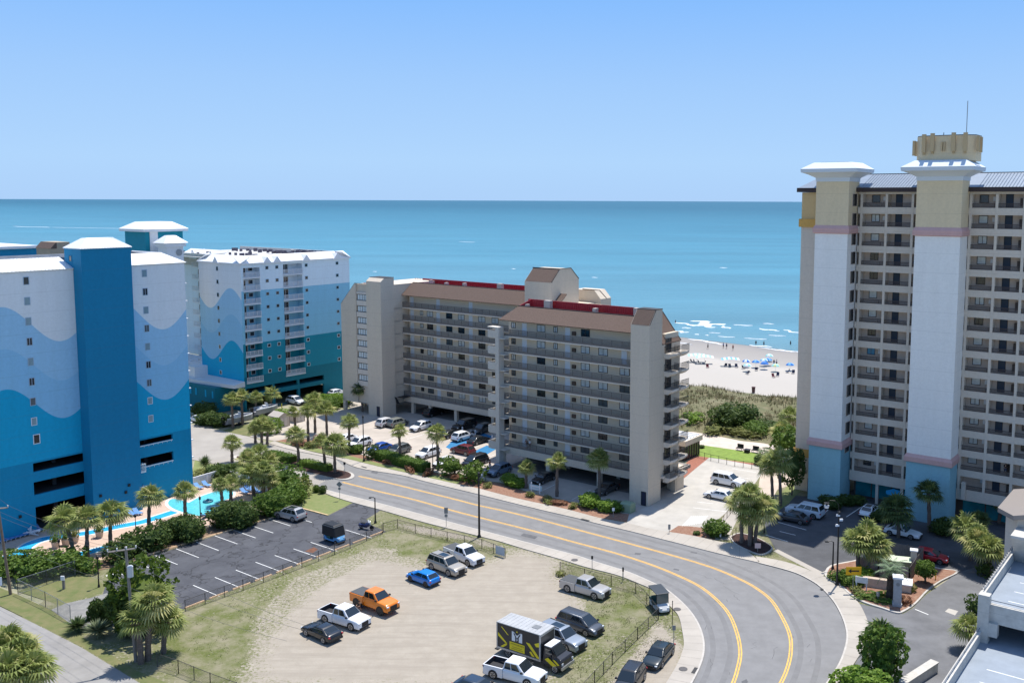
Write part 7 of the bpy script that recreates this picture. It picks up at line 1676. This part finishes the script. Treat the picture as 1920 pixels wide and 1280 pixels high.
sign_post((906,909),(906,889),'white garden post in the bed right of the leafy shrub',.2,.3,white,z=.02)
# yellow arrow sign
t,c=sign_post((1603,1107),(1604,1058),'yellow sign with black arrow pointing left',1.75,.95,mat('sign_yellow',(.80,.42,.01),.6),z=.16)
m=MB(); Y=-.084
for pts in ([(-.62,c),(-.26,c+.27),(-.26,c-.27)],[(-.3,c-.08),(.62,c-.08),(.62,c+.08),(-.3,c+.08)]): m.face([(x,Y,z_) for x,z_ in pts])
obj('arrow',m,black,t,fix=False)
# white two-legged sign
def text_obj(name,s,size,m_,parent,loc,rot=(R(90),0,0)):
    cu=bpy.data.curves.new(name,'FONT'); cu.body=s; cu.size=size; cu.align_x='CENTER'; cu.extrude=.004; tmp=bpy.data.objects.new('tmp_'+name,cu); link(tmp)
    dg_=bpy.context.evaluated_depsgraph_get(); me=bpy.data.meshes.new_from_object(tmp.evaluated_get(dg_)); bpy.data.objects.remove(tmp); me.materials.clear(); me.materials.append(m_)
    o=bpy.data.objects.new(name,me); link(o); o.parent=parent; o.location=loc; o.rotation_euler=rot; return o
p=gp(1619,1103); t=empty('sign_board','white board sign on two posts before the arrow sign bush','sign',(p.x,p.y,.16),R(-22))
m=MB(); m.box(-.7,.7,-.03,.03,.75,1.45); obj('panel',m,white,t)
for x in (-.55,.55): obj('post',MBbox(x-.06,x+.06,-.05,.05,0,1.5),white,t)
m=MB()
for k in range(3): m.box(-.5,.5-k*.15,-.036,-.031,1.25-k*.17,1.29-k*.17)
obj('lettering',m,mat('faint_letter',(.45,.46,.5),.7),t)
p=gp(1007,925); t=empty('sign_board','pale blue board sign with two ball topped posts in the condominium bed','sign',(p.x,p.y,.03),R(-30))
m=MB(); m.box(-1.1,1.1,-.04,.04,.45,1.25); obj('panel',m,mat('sign_pale_blue',(.38,.56,.62),.6),t)
for x in (-.75,.75):
    m=MB(); m.box(x-.07,x+.07,-.06,.06,0,1.45); m.cyl((x,0),.13,.08,1.45,1.62,8); obj('post',m,white,t)
m=MB(); m.box(-.8,.8,-.046,-.041,.95,1.08); m.box(-.6,.6,-.046,-.041,.6,.68); obj('lettering',m,white,t)
# stone gate pillar
p=gp(1686,1132); t=empty('gate_pillar','pale stone gate pillar with flat white cap and round emblem on the right island','pillar',(p.x,p.y,.16),R(-15))
m=MB(); m.box(-.42,.42,-.42,.42,0,3.1); m.box(-.5,.5,-.5,.5,0,.3); obj('shaft',m,mat('gate_stone',(.36,.37,.38),.9,3,.12),t); m=MB(); m.box(-.55,.55,-.55,.55,3.1,3.3); obj('cap',m,white,t)
m=MB(); m.loft([[(.2*math.cos(a),-.425,2.5+.2*math.sin(a)) for a in [k*math.pi/8 for k in range(16)]],[(.2*math.cos(a),-.44,2.5+.2*math.sin(a)) for a in [k*math.pi/8 for k in range(16)]]]); obj('emblem',m,backm,t)
for px,py,lab,s in ((1697,1102,'low white capped wall block behind the stone gate pillar',(.9,.9,.8)),(1716,1066,'tall white capped post at the corner of the bin enclosure',(.35,.35,2.4))):
    p=gp(px,py); m=MB(); m.box(-s[0],s[0],-s[1],s[1],0,s[2],0); m.box(-s[0]-.1,s[0]+.1,-s[1]-.1,s[1]+.1,s[2],s[2]+.15,1); tag(obj('wall_block',m,[greige,white],loc=(p.x,p.y,.16),rz=R(-20)),lab,'wall block')
p=gp(1648,1098); m=MB(); m.loft([[(-1.6,-.4,0),(1.6,-.4,0),(1.6,.4,0),(-1.6,.4,0)],[(-1.6,-.3,1.0),(1.6,-.3,1.0),(1.6,.3,1.0),(-1.6,.3,1.0)]]); tag(obj('low_wall',m,mat('sandstone_wall',(.50,.40,.32),.9,2,.15),loc=(p.x,p.y,.16),rz=R(-20)),'low sandstone coloured wall behind the white board sign','wall')
p=gp(1650,1124); t=empty('sign_board','small grey round topped marker left of the stone gate pillar','sign',(p.x,p.y,.16),0); m=MB(); m.box(-.04,.04,-.03,.03,0,.9); obj('post',m,grey_metal,t); m=MB(); m.cyl((0,0),.2,.2,.55,.95,12); obj('panel',m,grey_metal,t)
p=gp(1758,1083); t=empty('sign_post','thin yellow post beside the clipped ball tree','post',(p.x,p.y,.16)); obj('post',MBbox(-.05,.05,-.05,.05,0,1.1),mat('sign_yellow',(.80,.42,.01),.6),t)
# bollards in teal garage mouth
for px,lab in ((521,'left yellow bollard at the teal garage mouth'),(530,'right yellow bollard at the teal garage mouth')):
    p=gp(px,771); m=MB(); m.cyl((0,0),.1,.1,0,1.1,10); m.cyl((0,0),.1,.03,1.1,1.17,10); tag(obj('bollard',m,mat('bollard_yellow',(.6,.5,.03),.6),loc=(p.x,p.y,0)),lab,'bollard')
# utility box
p=gp(1180,958); m=MB(); m.box(-.9,.9,-.7,.7,0,1.15); m.loft([[(-.9,-.7,1.15),(.9,-.7,1.15),(.9,.7,1.15),(-.9,.7,1.15)],[(-.8,-.5,1.4),(.8,-.5,1.4),(.8,.5,1.4),(-.8,.5,1.4)]]); o=tag(obj('utility_box',m,mat('utility_green',(.22,.29,.20),.7),loc=(p.x,p.y,.02),rz=ROT),'pale green utility box at the foot of the condominium stair tower','utility box'); bevel(o,.05)
for px,py,lab in ((869,812,'white bollard in the shade left of the dark grey suv'),(893,818,'white bollard in the shade between the dark suv and the blue bays'),(925,828,'white bollard beside the stair pillar')):
    p=gp(px,py); m=MB(); m.cyl((0,0),.14,.14,0,1.0,10); m.cyl((0,0),.14,.05,1.0,1.1,10); tag(obj('bollard',m,white,loc=(p.x,p.y,.01)),lab,'bollard')
# ---- utility poles and wires
def wpole(b,top,arm0,arm1,lab,m_,r0=.17,tr=False):
    p=gp(*b); h=zat(b[0],b[1],top[0],top[1]); d=math.hypot(p.x,p.y); exp=b[0]+(1170-b[0])*(top[1]-b[1])/17200.0; lx=(top[0]-exp)*d/F*.98
    t=empty('utility_pole',lab,'utility pole',(p.x,p.y,0)); m=MB(); m.tube([(0,0,0),(lx,0,h)],[r0,r0*.7],10); obj('pole',m,m_,t)
    ax=Vector((1,0,0))*math.cos(R(arm0))+Vector((0,1,0))*math.sin(R(arm0)); m=MB(); a=Vector((lx,0,h-.25))-ax*arm1+Vector((0,-.15,0)); b_=Vector((lx,0,h-.25))+ax*arm1*.65+Vector((0,-.15,0)); m.tube([a,b_],.09,4); obj('crossarm',m,woodg,t)
    m=MB(); tips=[]
    for k in (0,.33,.66,1):
        q=a.lerp(b_,k); m.cyl((q.x,q.y),.05,.07,q.z+.05,q.z+.28,8); tips.append(Vector((p.x,p.y,0))+q+Vector((0,0,.28)))
    obj('insulator',m,white,t)
    if tr: m=MB(); m.cyl((lx+.38,-.1),.26,.26,h-2.9,h-1.9,14); m.cyl((lx+.38,-.1),.28,.2,h-1.9,h-1.8,14); obj('transformer',m,mat('transformer_grey',(.45,.48,.52),.5),t)
    return tips,Vector((p.x+lx*.6,p.y,h*.65)),Vector((p.x+lx,p.y,h))
A,Am,At=wpole((24,1122),(1,958),20,1.6,'brown leaning utility pole at the left edge with white insulators',wood)
Bt,Bm,Btt=wpole((260,1246),(240,1032),25,1.45,'grey wooden utility pole with crossarm and transformer before the palm clump',woodg,.17,True)
C0=gp(600,1330)+Vector((0,0,6.5))
def wire(name,a,b,sag,lab,r=.012):
    pts=[]; n=14
    for i in range(n+1): t_=i/n; q=a.lerp(b,t_); q=q-Vector((0,0,sag*4*t_*(1-t_))); pts.append(q)
    m=MB(); m.tube([q-a for q in pts],r,5); tag(obj('power_line',m,mat('wire_grey',(.10,.10,.11),.5),loc=a),lab,'power line','power lines between the two poles' if 'between' in lab else 'power lines to the lower edge')
for i,k in enumerate((0,1,3)): wire('w',A[k],Bt[k],.5,('upper left','middle','upper right')[i]+' wire strung between the two utility poles')
wire('w',Am,Bm,.5,'lowest wire strung between the two utility poles')
for i,(k,dx) in enumerate(((0,0),(3,1.4))): wire('w',Bt[k],C0+Vector((dx,0,.3)),.8,('near','far')[i]+' upper wire running from the grey pole to the lower edge')
wire('w',Bm,gp(545,1283)+Vector((0,0,4)),.4,'thick low cable crossing the grass from the grey pole')
D0=gp(-200,930)+Vector((0,0,12))
for i,k in enumerate((0,3)): wire('w',D0+Vector((0,i,0)),A[k],.3,('first','second')[i]+' wire leaving the left pole to the left')
p=gp(124,1111); t=empty('meter_post','small grey meter post on the lawn inside the wire fence','meter post',(p.x,p.y,0)); m=MB(); m.box(-.12,.12,-.1,.1,0,1.4); obj('post',m,woodg,t); m=MB(); m.box(-.2,.2,-.22,-.1,1.1,1.6); obj('meter',m,white,t)
# ---- fences
def chain_fence(pts,h,lab,m_=None,step=2.6,mesh_=True,z=0.0,extra=None,col=None):
    mm=col or grey_metal; t=empty('wire_fence',lab,'fence',(pts[0].x,pts[0].y,z)); pm=MB(); rm=MB(); wm_=MB()
    for i in range(len(pts)-1):
        a,b=pts[i]-pts[0],pts[i+1]-pts[0]; L=(b-a).length; d=(b-a).normalized(); k=max(1,round(L/step))
        for j in range(k+1): q=a+(b-a)*j/k; pm.cyl((q.x,q.y),.04,.04,0,h+.06,6)
        rm.tube([a+Vector((0,0,h)),b+Vector((0,0,h))],.028,5); rm.tube([a+Vector((0,0,.06)),b+Vector((0,0,.06))],.012,4)
        if mesh_:
            n=int(L/.16)
            for j in range(-int(h/.16),n+1):
                for s in (1,-1):
                    x0_=j*.16; x1_=x0_+h
                    lo,hi=max(0,x0_),min(L,x1_)
                    if hi-lo<.05: continue
                    z0_,z1_=(lo-x0_),(hi-x0_)
                    if s<0: z0_,z1_=h-z0_,h-z1_
                    q0=a+d*lo+Vector((0,0,z0_)); q1=a+d*hi+Vector((0,0,z1_)); e=Vector((0,0,.009)); wm_.face([q0-e,q1-e,q1+e,q0+e])
    obj('posts',pm,mm,t); obj('top_rail',rm,mm,t)
    if mesh_: obj('chain_mesh',wm_,mm,t,fix=False)
    return t
rusty=mat('dark_wire',(.07,.065,.06),.8)
chain_fence(pp([(352,1151),(460,1111),(570,1068),(660,1031),(720,1004),(722,1000),(749,993)]),1.25,'dark wire fence along the small parking lot and vacant lot edge',col=rusty)
tf=chain_fence(pp([(749,993),(782,1002),(842,1016),(907,1030),(951,1047)]),1.25,'dark wire fence below the roadside verge ending in a sign',col=rusty)
m=MB(); a=gp(933,1041)-gp(749,993); b=gp(950,1046)-gp(749,993); m.loft([[(a.x,a.y-.06,.2),(b.x,b.y-.06,.2),(b.x,b.y-.06,1.25),(a.x,a.y-.06,1.25)],[(a.x,a.y-.09,.2),(b.x,b.y-.09,.2),(b.x,b.y-.09,1.25),(a.x,a.y-.09,1.25)]]); sp_=obj('sign_panel',m,mat('faded_sign',(.38,.44,.50),.6),tf)
chain_fence(pp([(1054,1073),(1100,1086),(1150,1098),(1196,1111),(1217,1131),(1239,1160),(1200,1198),(1153,1246),(1120,1282),(1085,1320)]),1.25,'dark wire fence round the right side of the vacant lot',col=rusty)
chain_fence(pp([(38,1121),(90,1145),(137,1171)]),1.7,'galvanised wire fence at the lower left street corner')
chain_fence(pp([(38,1121),(92,1103),(145,1084)]),1.7,'galvanised wire fence running back along the wild hedge')
chain_fence(pp([(300,1255),(340,1268),(400,1292),(450,1310)]),1.3,'dark wire fence at the bottom edge below the palm clump',col=rusty)
chain_fence(pp([(1300,853),(1335,862),(1380,872),(1428,878)]),1.1,'black metal fence along the bright lawn',None,1.6,False,0,None,black)
chain_fence(pp([(1377,1010),(1395,985),(1412,965)]),1.0,'wooden handrail beside the driveway island',None,1.6,False,0,None,wood)
chain_fence(pp([(1354,985),(1372,962),(1386,944)]),1.0,'brown handrail along the footpath left of the island palms',None,1.6,False,0,None,wood)
# white pool fence with pickets
pts=pp([(365,919),(418,903),(450,909),(500,927),(528,939)]); t=empty('pool_fence','white picket fence round the upper end of the pool terrace','fence',(pts[0].x,pts[0].y,.03)); m=MB(); m2=MB()
for i in range(4):
    a,b=pts[i]-pts[0],pts[i+1]-pts[0]; L=(b-a).length; k=int(L/.16)
    for j in range(k): q=a+(b-a)*(j+.5)/k; m.box(q.x-.045,q.x+.045,q.y-.03,q.y+.03,.05,1.5)
    m2.tube([a+Vector((0,0,1.52)),b+Vector((0,0,1.52))],.06,4); m2.tube([a+Vector((0,0,.12)),b+Vector((0,0,.12))],.04,4)
    k=max(1,round(L/2.4))
    for j in range(k+1): q=a+(b-a)*j/k; m2.box(q.x-.07,q.x+.07,q.y-.07,q.y+.07,0,1.62)
obj('picket',m,white,t); obj('rail_and_posts',m2,white,t)
# ---- loungers
def lounger_proto():
    t=empty('sun_lounger','blue sun lounger','sun lounger',(0,0,0)); m=MB(); m.box(-.95,.3,-.33,.33,.28,.33); m.loft([[(.3,-.33,.28),(.3,.33,.28),(.3,.33,.33),(.3,-.33,.33)],[(.9,-.33,.68),(.9,.33,.68),(.88,.33,.73),(.88,-.33,.73)]]); obj('seat',m,mat('lounger_blue',(.10,.25,.55),.7),t)
    m=MB()
    for y in (-.33,.33): m.box(-.97,.35,y-.03,y+.03,.24,.30)
    obj('frame',m,white,t)
    for x in (-.8,.2):
        for y in (-.3,.3): obj('leg',MBbox(x-.025,x+.025,y-.025,y+.025,0,.25),white,t)
    return t
lp=lounger_proto(); lfirst=True
def lounge(px,py,h,lab,grp):
    global lfirst
    o=lp if lfirst else copy_tree(lp); lfirst=False
    p=gp(px,py); o.location=(p.x,p.y,.04); o.rotation_euler=(0,0,h); o['label']=lab; o['group']=grp; return o
for i in range(9): lounge(6+i*8.6,1023.5-i*2.6,heading('U-180'),'blue sun lounger in the row along the wall at the far left','loungers along the blue hotel wall')
lounge(250,972,heading('U+'),'left of two blue sun loungers at the foot of the stair tower','loungers by the stair tower'); lounge(261,970,heading('U+'),'right of two blue sun loungers at the foot of the stair tower','loungers by the stair tower')
lounge(375,921,heading('U+'),'left blue sun lounger inside the white picket fence','loungers inside the picket fence'); lounge(390,917,heading('U+'),'right blue sun lounger inside the white picket fence','loungers inside the picket fence')
for i,(x,y) in enumerate(((396,972),(404,969),(412,966),(389,975),(419,962))): lounge(x,y,heading('V-30'),'blue sun lounger in the slanted row below the pool rim','loungers below the pool rim')
for i,(x,y) in enumerate(((470,925),(478,927),(486,929),(462,930))): lounge(x,y,heading('U+'),'blue sun lounger under the dense palm clump beside the pool','loungers under the palm clump')
# stack of folded white umbrellas / chairs on terrace
p=gp(62,1012); t=empty('folded_umbrella','pile of folded white umbrellas lying on the terrace by the garage opening','umbrella',(p.x,p.y,.05)); m=MB(); r=random.Random(2)
for k in range(7): a=r.uniform(0,3.1); m.tube([(-1.1*math.cos(a),-1.1*math.sin(a),.1+.1*k),(1.1*math.cos(a),1.1*math.sin(a),.35+.12*k)],[.03,.12],6)
obj('canopy',m,white,t)
# lawn chairs by the dunes
for i,(px,py,lab) in enumerate(((1389,842,'dark armchair left of the table on the path behind the lawn'),(1418,846,'dark armchair right of the table on the path behind the lawn'))):
    p=gp(px,py); t=empty('garden_chair',lab,'chair',(p.x,p.y,.02),ROT,'dark armchairs behind the lawn'); m=MB(); m.box(-.6,.6,-.35,.35,.4,.5); obj('seat',m,blk,t); m=MB(); m.box(-.6,.6,.3,.38,.5,1.1); obj('backrest',m,blk,t)
    for x in (-.55,.55):
        for y in (-.3,.3): obj('leg',MBbox(x-.03,x+.03,y-.03,y+.03,0,.4),blk,t)
p=gp(1403,846); t=empty('fire_table','dark square table between the two armchairs behind the lawn','table',(p.x,p.y,.02),ROT); m=MB(); m.box(-.5,.5,-.5,.5,.5,.6); obj('tabletop',m,blk,t); m=MB(); m.box(-.4,.4,-.4,.4,0,.5); obj('base',m,blk,t)
# ---- beach umbrellas
ubs=[]
def beach_umbrella(px,py,c1,c2,lab,kind='dome',R_=1.15,h=2.0,rz=0):
    p=gp(px,py); t=empty('beach_umbrella',lab,'beach umbrella',(p.x,p.y,0),rz,'umbrellas and shades on the beach')
    m=MB(); m.cyl((0,0),.025,.025,0,h,6); obj('pole',m,white,t); m=MB(); n=8
    if kind=='dome':
        for k in range(n):
            a0_,a1_=2*math.pi*k/n,2*math.pi*(k+1)/n; P0=[]; P1=[]
            for q in range(5): f=q/4; rr_=R_*math.sin(f*1.25)/math.sin(1.25); zz=h-.55*R_*(1-math.cos(f*1.25))/(1-math.cos(1.25)); P0.append((rr_*math.cos(a0_),rr_*math.sin(a0_),zz)); P1.append((rr_*math.cos(a1_),rr_*math.sin(a1_),zz))
            for q in range(4): m.face([P0[q],P1[q],P1[q+1],P0[q+1]],k%2)
    else:
        for k in range(8):
            x0_=-2.4+k*.6; f=lambda x:h-.25*(x/2.4)**2
            m.face([(x0_,-.9,f(x0_)-.15),(x0_+.6,-.9,f(x0_+.6)-.15),(x0_+.6,.9,f(x0_+.6)+.15),(x0_,.9,f(x0_)+.15)],k%2)
    obj('canopy',m,[c1,c2],t,fix=False)
ub=mat('umb_blue',(.03,.16,.50),.8); uw=mat('umb_white',(.66,.72,.80),.8); ut=mat('umb_turquoise',(.30,.62,.60),.8); uy=mat('umb_lime',(.55,.62,.30),.8); ul=mat('umb_light_blue',(.16,.40,.65),.8)
for q in ((1307,677,ut,uw,'long white and turquoise sun shade, left part of the first beach group','sail'),(1322,680,ut,uw,'long white and turquoise sun shade, right part of the first beach group','sail'),(1370,684,ul,uw,'pale blue sun shade of the second beach group','sail'),(1400,686,ub,uw,'blue and white beach umbrella leading the third beach group','dome'),(1402,694,ut,uw,'turquoise beach umbrella in front of the third beach group','dome'),(1418,687,ub,ul,'bright blue beach umbrella in the middle of the third beach group','dome'),(1434,690,ub,ub,'plain deep blue beach umbrella close to the sand','dome'),(1433,684,ul,uw,'pale blue and white beach umbrella behind the deep blue one','dome'),(1443,675,ut,uw,'pale turquoise umbrella standing farthest towards the water','dome'),(1455,694,ut,uy,'lime and turquoise beach umbrella right of the deep blue one','dome'),(1482,692,ub,ul,'blue beach umbrella at the edge of the hotel tower','dome'),(1441,683,ul,ub,'blue umbrella half hidden behind the lime one','dome')):
    beach_umbrella(*q[:5],kind=q[5],h=2.1)
# beach chairs and bundles
def beach_chair(px,py,lab,c_):
    p=gp(px,py); t=empty('beach_chair',lab,'beach chair',(p.x,p.y,0),random.uniform(0,6),'beach chairs and seats on the sand'); m=MB(); m.box(-.35,.35,-.35,.35,.25,.32); obj('seat',m,c_,t); m=MB(); m.loft([[(-.35,.3,.3),(.35,.3,.3),(.35,.36,.3),(-.35,.36,.3)],[(-.35,.55,1.0),(.35,.55,1.0),(.35,.61,1.0),(-.35,.61,1.0)]]); obj('backrest',m,c_,t); m=MB()
    for x in (-.33,.33): m.tube([(x,-.35,0),(x,.35,.32)],.02,4); m.tube([(x,.35,0),(x,-.35,.32)],.02,4)
    obj('frame',m,grey_metal,t)
cn=mat('chair_navy',(.02,.03,.07),.8); cb=mat('chair_maroon',(.12,.02,.03),.8)
for px,py,lab,c_ in ((1299,678,'dark beach chair at the left end of the first group',cn),(1305,679,'second dark beach chair of the first group',cn),(1313,680,'dark beach chair under the turquoise shade',cn),(1320,681,'rightmost dark beach chair of the first group',cn),(1328,688,'maroon beach seat alone below the first group',cb),(1361,685,'dark beach chair left of the second group',cn),(1370,686,'dark beach chair centre of the second group',cn),(1382,687,'dark beach chair right of the second group',cn),(1396,689,'dark beach chair left of the blue and white umbrella',cn),(1402,699,'dark beach chair below the turquoise umbrella',cn),(1419,692,'dark beach chair under the bright blue umbrella',cn),(1452,705,'maroon beach chair below the lime umbrella',cb),(1459,703,'dark beach chair beside the maroon one',cn),(1477,696,'dark beach chair left under the edge umbrella',cn),(1488,698,'dark beach chair right under the edge umbrella',cn)): beach_chair(px,py,lab,c_)
p=gp(1414,734); m=MB(); m.cyl((0,0),.35,.42,0,1.3,10); m.cyl((0,0),.46,.46,1.3,1.42,10); tag(obj('litter_bin',m,mat('bin_brown',(.10,.05,.05),.8),loc=(p.x,p.y,0)),'brown litter bin standing alone on the sand above the dunes','litter bin')
# dune fence posts
t0=gp(1340,741); t=empty('sand_fence','low sand fence along the seaward edge of the dunes','fence',(t0.x,t0.y,0)); m=MB()
for k in range(40): q=gp(1340+k*3.9,741+k*.28)-t0; m.box(q.x-.04,q.x+.04,q.y-.04,q.y+.04,0,.9)
obj('posts',m,woodg,t)
# ---- people
skin=mat('skin',(.42,.24,.16),.7); hairm=mat('hair_dark',(.03,.02,.015),.8)
def person(loc,rz,lab,top,bottom,pose='stand',z=0.0,name='person',legs=None,sc=1.0):
    """one continuous skinned body, clothes and hair as children"""
    J={'hip':(0,0,.93),'chest':(0,0,1.28),'neck':(0,0,1.47),'head':(0,.01,1.60),'crown':(0,.0,1.70),
       'sl':(-.18,0,1.42),'el':(-.25,.02,1.15),'wl':(-.24,.12,.92),'hl':(-.24,.16,.83),'sr':(.18,0,1.42),'er':(.25,.02,1.15),'wr':(.26,.10,.92),'hr':(.26,.14,.83),
       'tl':(-.10,0,.88),'kl':(-.11,.03,.49),'al':(-.11,0,.08),'fl':(-.11,.15,.04),'tr':(.10,0,.88),'kr':(.12,.05,.49),'ar':(.12,-.03,.08),'fr':(.12,.12,.04)}
    if pose=='walk': J.update(kl=(-.11,.18,.50),al=(-.11,.22,.08),fl=(-.11,.37,.06),kr=(.11,-.02,.48),ar=(.11,-.28,.12),fr=(.11,-.15,.05),wl=(-.24,-.08,.93),hl=(-.24,-.10,.84),wr=(.26,.22,.98),hr=(.26,.28,.9))
    if pose=='lean': J.update(chest=(0,.10,1.26),neck=(0,.18,1.42),head=(0,.24,1.54),crown=(0,.26,1.64),sl=(-.18,.12,1.37),sr=(.18,.12,1.37),el=(-.26,.24,1.12),er=(.26,.24,1.12),wl=(-.16,.42,1.10),wr=(.16,.42,1.10),hl=(-.1,.48,1.1),hr=(.1,.48,1.1))
    if pose=='crouch':
        J={k:(v[0],v[1],v[2]-.5) for k,v in J.items()}; J.update(kl=(-.16,.40,.50),al=(-.14,.05,.08),fl=(-.14,.2,.04),kr=(.16,.38,.38),ar=(.14,-.02,.08),fr=(.14,.14,.04),chest=(0,.16,.78),neck=(0,.28,.94),head=(0,.34,1.05),crown=(0,.37,1.15),sl=(-.18,.24,.88),sr=(.18,.24,.88),el=(-.24,.42,.68),er=(.24,.42,.68),wl=(-.12,.62,.62),wr=(.12,.62,.66),hl=(-.1,.7,.62),hr=(.1,.7,.66))
    E=[('hip','chest'),('chest','neck'),('neck','head'),('head','crown'),('chest','sl'),('sl','el'),('el','wl'),('wl','hl'),('chest','sr'),('sr','er'),('er','wr'),('wr','hr'),('hip','tl'),('tl','kl'),('kl','al'),('al','fl'),('hip','tr'),('tr','kr'),('kr','ar'),('ar','fr')]
    RD={'hip':.145,'chest':.15,'neck':.055,'head':.10,'crown':.075,'sl':.065,'sr':.065,'el':.042,'er':.042,'wl':.03,'wr':.03,'hl':.035,'hr':.035,'tl':.095,'tr':.095,'kl':.06,'kr':.06,'al':.04,'ar':.04,'fl':.035,'fr':.035}
    t=empty(name,lab,'person',(loc[0],loc[1],z),rz); t.scale=(sc,sc,sc)
    def skinned(nm,keys,edges,m_,k_=1.0,root='hip'):
        idx={k:i for i,k in enumerate(keys)}; me=bpy.data.meshes.new(nm); me.from_pydata([J[k] for k in keys],[(idx[a],idx[b]) for a,b in edges if a in idx and b in idx],[]); me.materials.append(m_)
        o=bpy.data.objects.new(nm,me); link(o); o.parent=t; o.modifiers.new('skin','SKIN')
        for i,k in enumerate(keys): me.skin_vertices[0].data[i].radius=(RD[k]*k_,RD[k]*k_*.85)
        me.skin_vertices[0].data[idx[root]].use_root=True; s=o.modifiers.new('sub','SUBSURF'); s.levels=1; s.render_levels=1; return o
    skinned('body',list(J),E,skin)
    skinned('shirt',['hip','chest','sl','sr','el','er'],[('hip','chest'),('chest','sl'),('chest','sr'),('sl','el'),('sr','er')],top,1.12)
    skinned('trousers' if bottom is not skin else 'shorts',['hip','tl','tr','kl','kr'],[('hip','tl'),('hip','tr'),('tl','kl'),('tr','kr')],bottom,1.14)
    m=MB(); h_=J['crown']
    bmh=bmesh.new(); bmesh.ops.create_icosphere(bmh,subdivisions=2,radius=.115); bmh.verts.index_update()
    for v in bmh.verts: m.v.append((h_[0]+v.co.x,h_[1]+v.co.y-.03,h_[2]-.04+v.co.z*.85))
    for f in bmh.faces: m.f.append(tuple(v.index for v in f.verts)); m.m.append(0)
    bmh.free(); obj('hair',m,hairm,t,smooth=True,fix=False)
    # face: eyes nose mouth as small relief
    m=MB(); hd=J['head']
    for x in (-.035,.035): m.box(hd[0]+x-.012,hd[0]+x+.012,hd[1]+.085,hd[1]+.10,hd[2]+.01,hd[2]+.025)
    m.box(hd[0]-.025,hd[0]+.025,hd[1]+.082,hd[1]+.098,hd[2]-.055,hd[2]-.045); obj('facial_features',m,hairm,t)
    return t
c_navy=mat('cloth_navy',(.02,.03,.07),.9); c_wh=mat('cloth_white',(.6,.6,.62),.9); c_bk=mat('cloth_black',(.015,.015,.018),.9); c_rd=mat('cloth_red',(.30,.04,.04),.9); c_bl=mat('cloth_blue',(.05,.16,.40),.9)
def pground(px,py,rz,lab,a,b,pose='stand',z=.0,sc=1.0): p=gp(px,py); return person((p.x,p.y),rz,lab,a,b,pose,z,sc=sc)
pground(1328,653,1,'person in dark clothes walking alone at the water edge, leftmost',c_navy,c_bk,'walk')
pground(1357,651,2,'person in blue standing at the water edge left of a companion',c_bl,c_bk); pground(1363,652,-1,'person in navy standing at the water edge right of a companion',c_navy,c_navy,'walk')
pground(1375,655,0,'person in red at the water edge, right of the pair',c_rd,c_bk); pground(1418,643,0,'dark person wading in the shallow sea, left one',c_bk,c_bk,z=-.5); pground(1433,644,2,'dark person wading in the shallow sea, middle one',c_bk,c_navy,z=-.5); pground(1483,643,2,'dark person wading in the shallow sea beside the hotel tower',c_bk,c_bk,z=-.5)
pground(1452,683,0,'person standing among the umbrellas, left of two',c_bk,c_bl); pground(1457,683,2,'person standing among the umbrellas, right of two',c_wh,c_bk); pground(1267,604,2,'dark surfer in the first line of foam',c_bk,c_bk,z=-.6)
pground(921,882,1.2,'person in red walking through the condominium car park',c_rd,c_wh,'walk',.01)
p=gp(*z2(560,668)); person((p.x,p.y),heading('U+'),'person in dark clothes crouching by the rear wheel of the orange truck',c_bk,c_navy,'crouch',0)
q=Wp(26.0,4.2); person((q.x,q.y),R(54.5)+R(90),'person in black on the lowest walkway of the condominium, left of a pair',c_bk,c_bk,'lean',FL[0]); q=Wp(25.3,4.1); person((q.x,q.y),R(54.5)+R(90),'person in white shirt on the lowest walkway of the condominium, right of a pair',c_wh,c_bk,'stand',FL[0])
q=Wp(-43.6,21.1); person((q.x,q.y),R(-125)+R(90)+R(0),'person in dark clothes leaning on the hotel tower railing above the second pilaster foot',c_bk,c_navy,'lean',FR[1])
for i,(px,py,lab) in enumerate(((381,966,'swimmer at the near left rim of the pool'),(398,963,'swimmer at the near right rim of the pool'),(408,956,'swimmer at the right rim of the pool'))): pground(px,py+8,i,lab,c_bk,c_bk,'stand',-1.1)
# pool lift shaped dark float
p=gp(393,946); t=empty('pool_float','dark float with a swimmer in the middle of the pool','pool float',(p.x,p.y,.06)); m=MB()
for k in range(16):
    a=k*math.pi/8; m.tube([(.6*math.cos(a),.6*math.sin(a),.08),(.6*math.cos(a+.4),.6*math.sin(a+.4),.08)],.14,6)
obj('ring',m,mat('float_teal',(.02,.14,.22),.5),t); m=MB(); m.loft([[(-.3,-.2,.1),(.3,-.2,.1),(.3,.2,.1),(-.3,.2,.1)],[(-.12,-.1,.45),(.12,-.1,.45),(.12,.1,.45),(-.12,.1,.45)]]); obj('backrest',m,mat('float_teal',(.02,.14,.22),.5),t)

# ================================================================== every separate piece of a part gets its own object
NOSPLIT={'wall','boards','chain_mesh','picket','lettering','rim','wheel','crown','trunk','plant','railing','mural','balcony_railing','stall_marking','mullion','spokes','arrow','hair','grille','garage_deck','emblem','ribbed_roof','side_window_'}
NM={'posts':'post','insulator':'insulator'}
for o in list(bpy.data.objects):
    b_=o.name.split('.')[0]
    if o.type=='MESH' and o.parent and b_ not in NOSPLIT and o.data.users==1 and not o.modifiers and not o.get('kind'):
        split_pieces(o,.12,NM.get(b_))
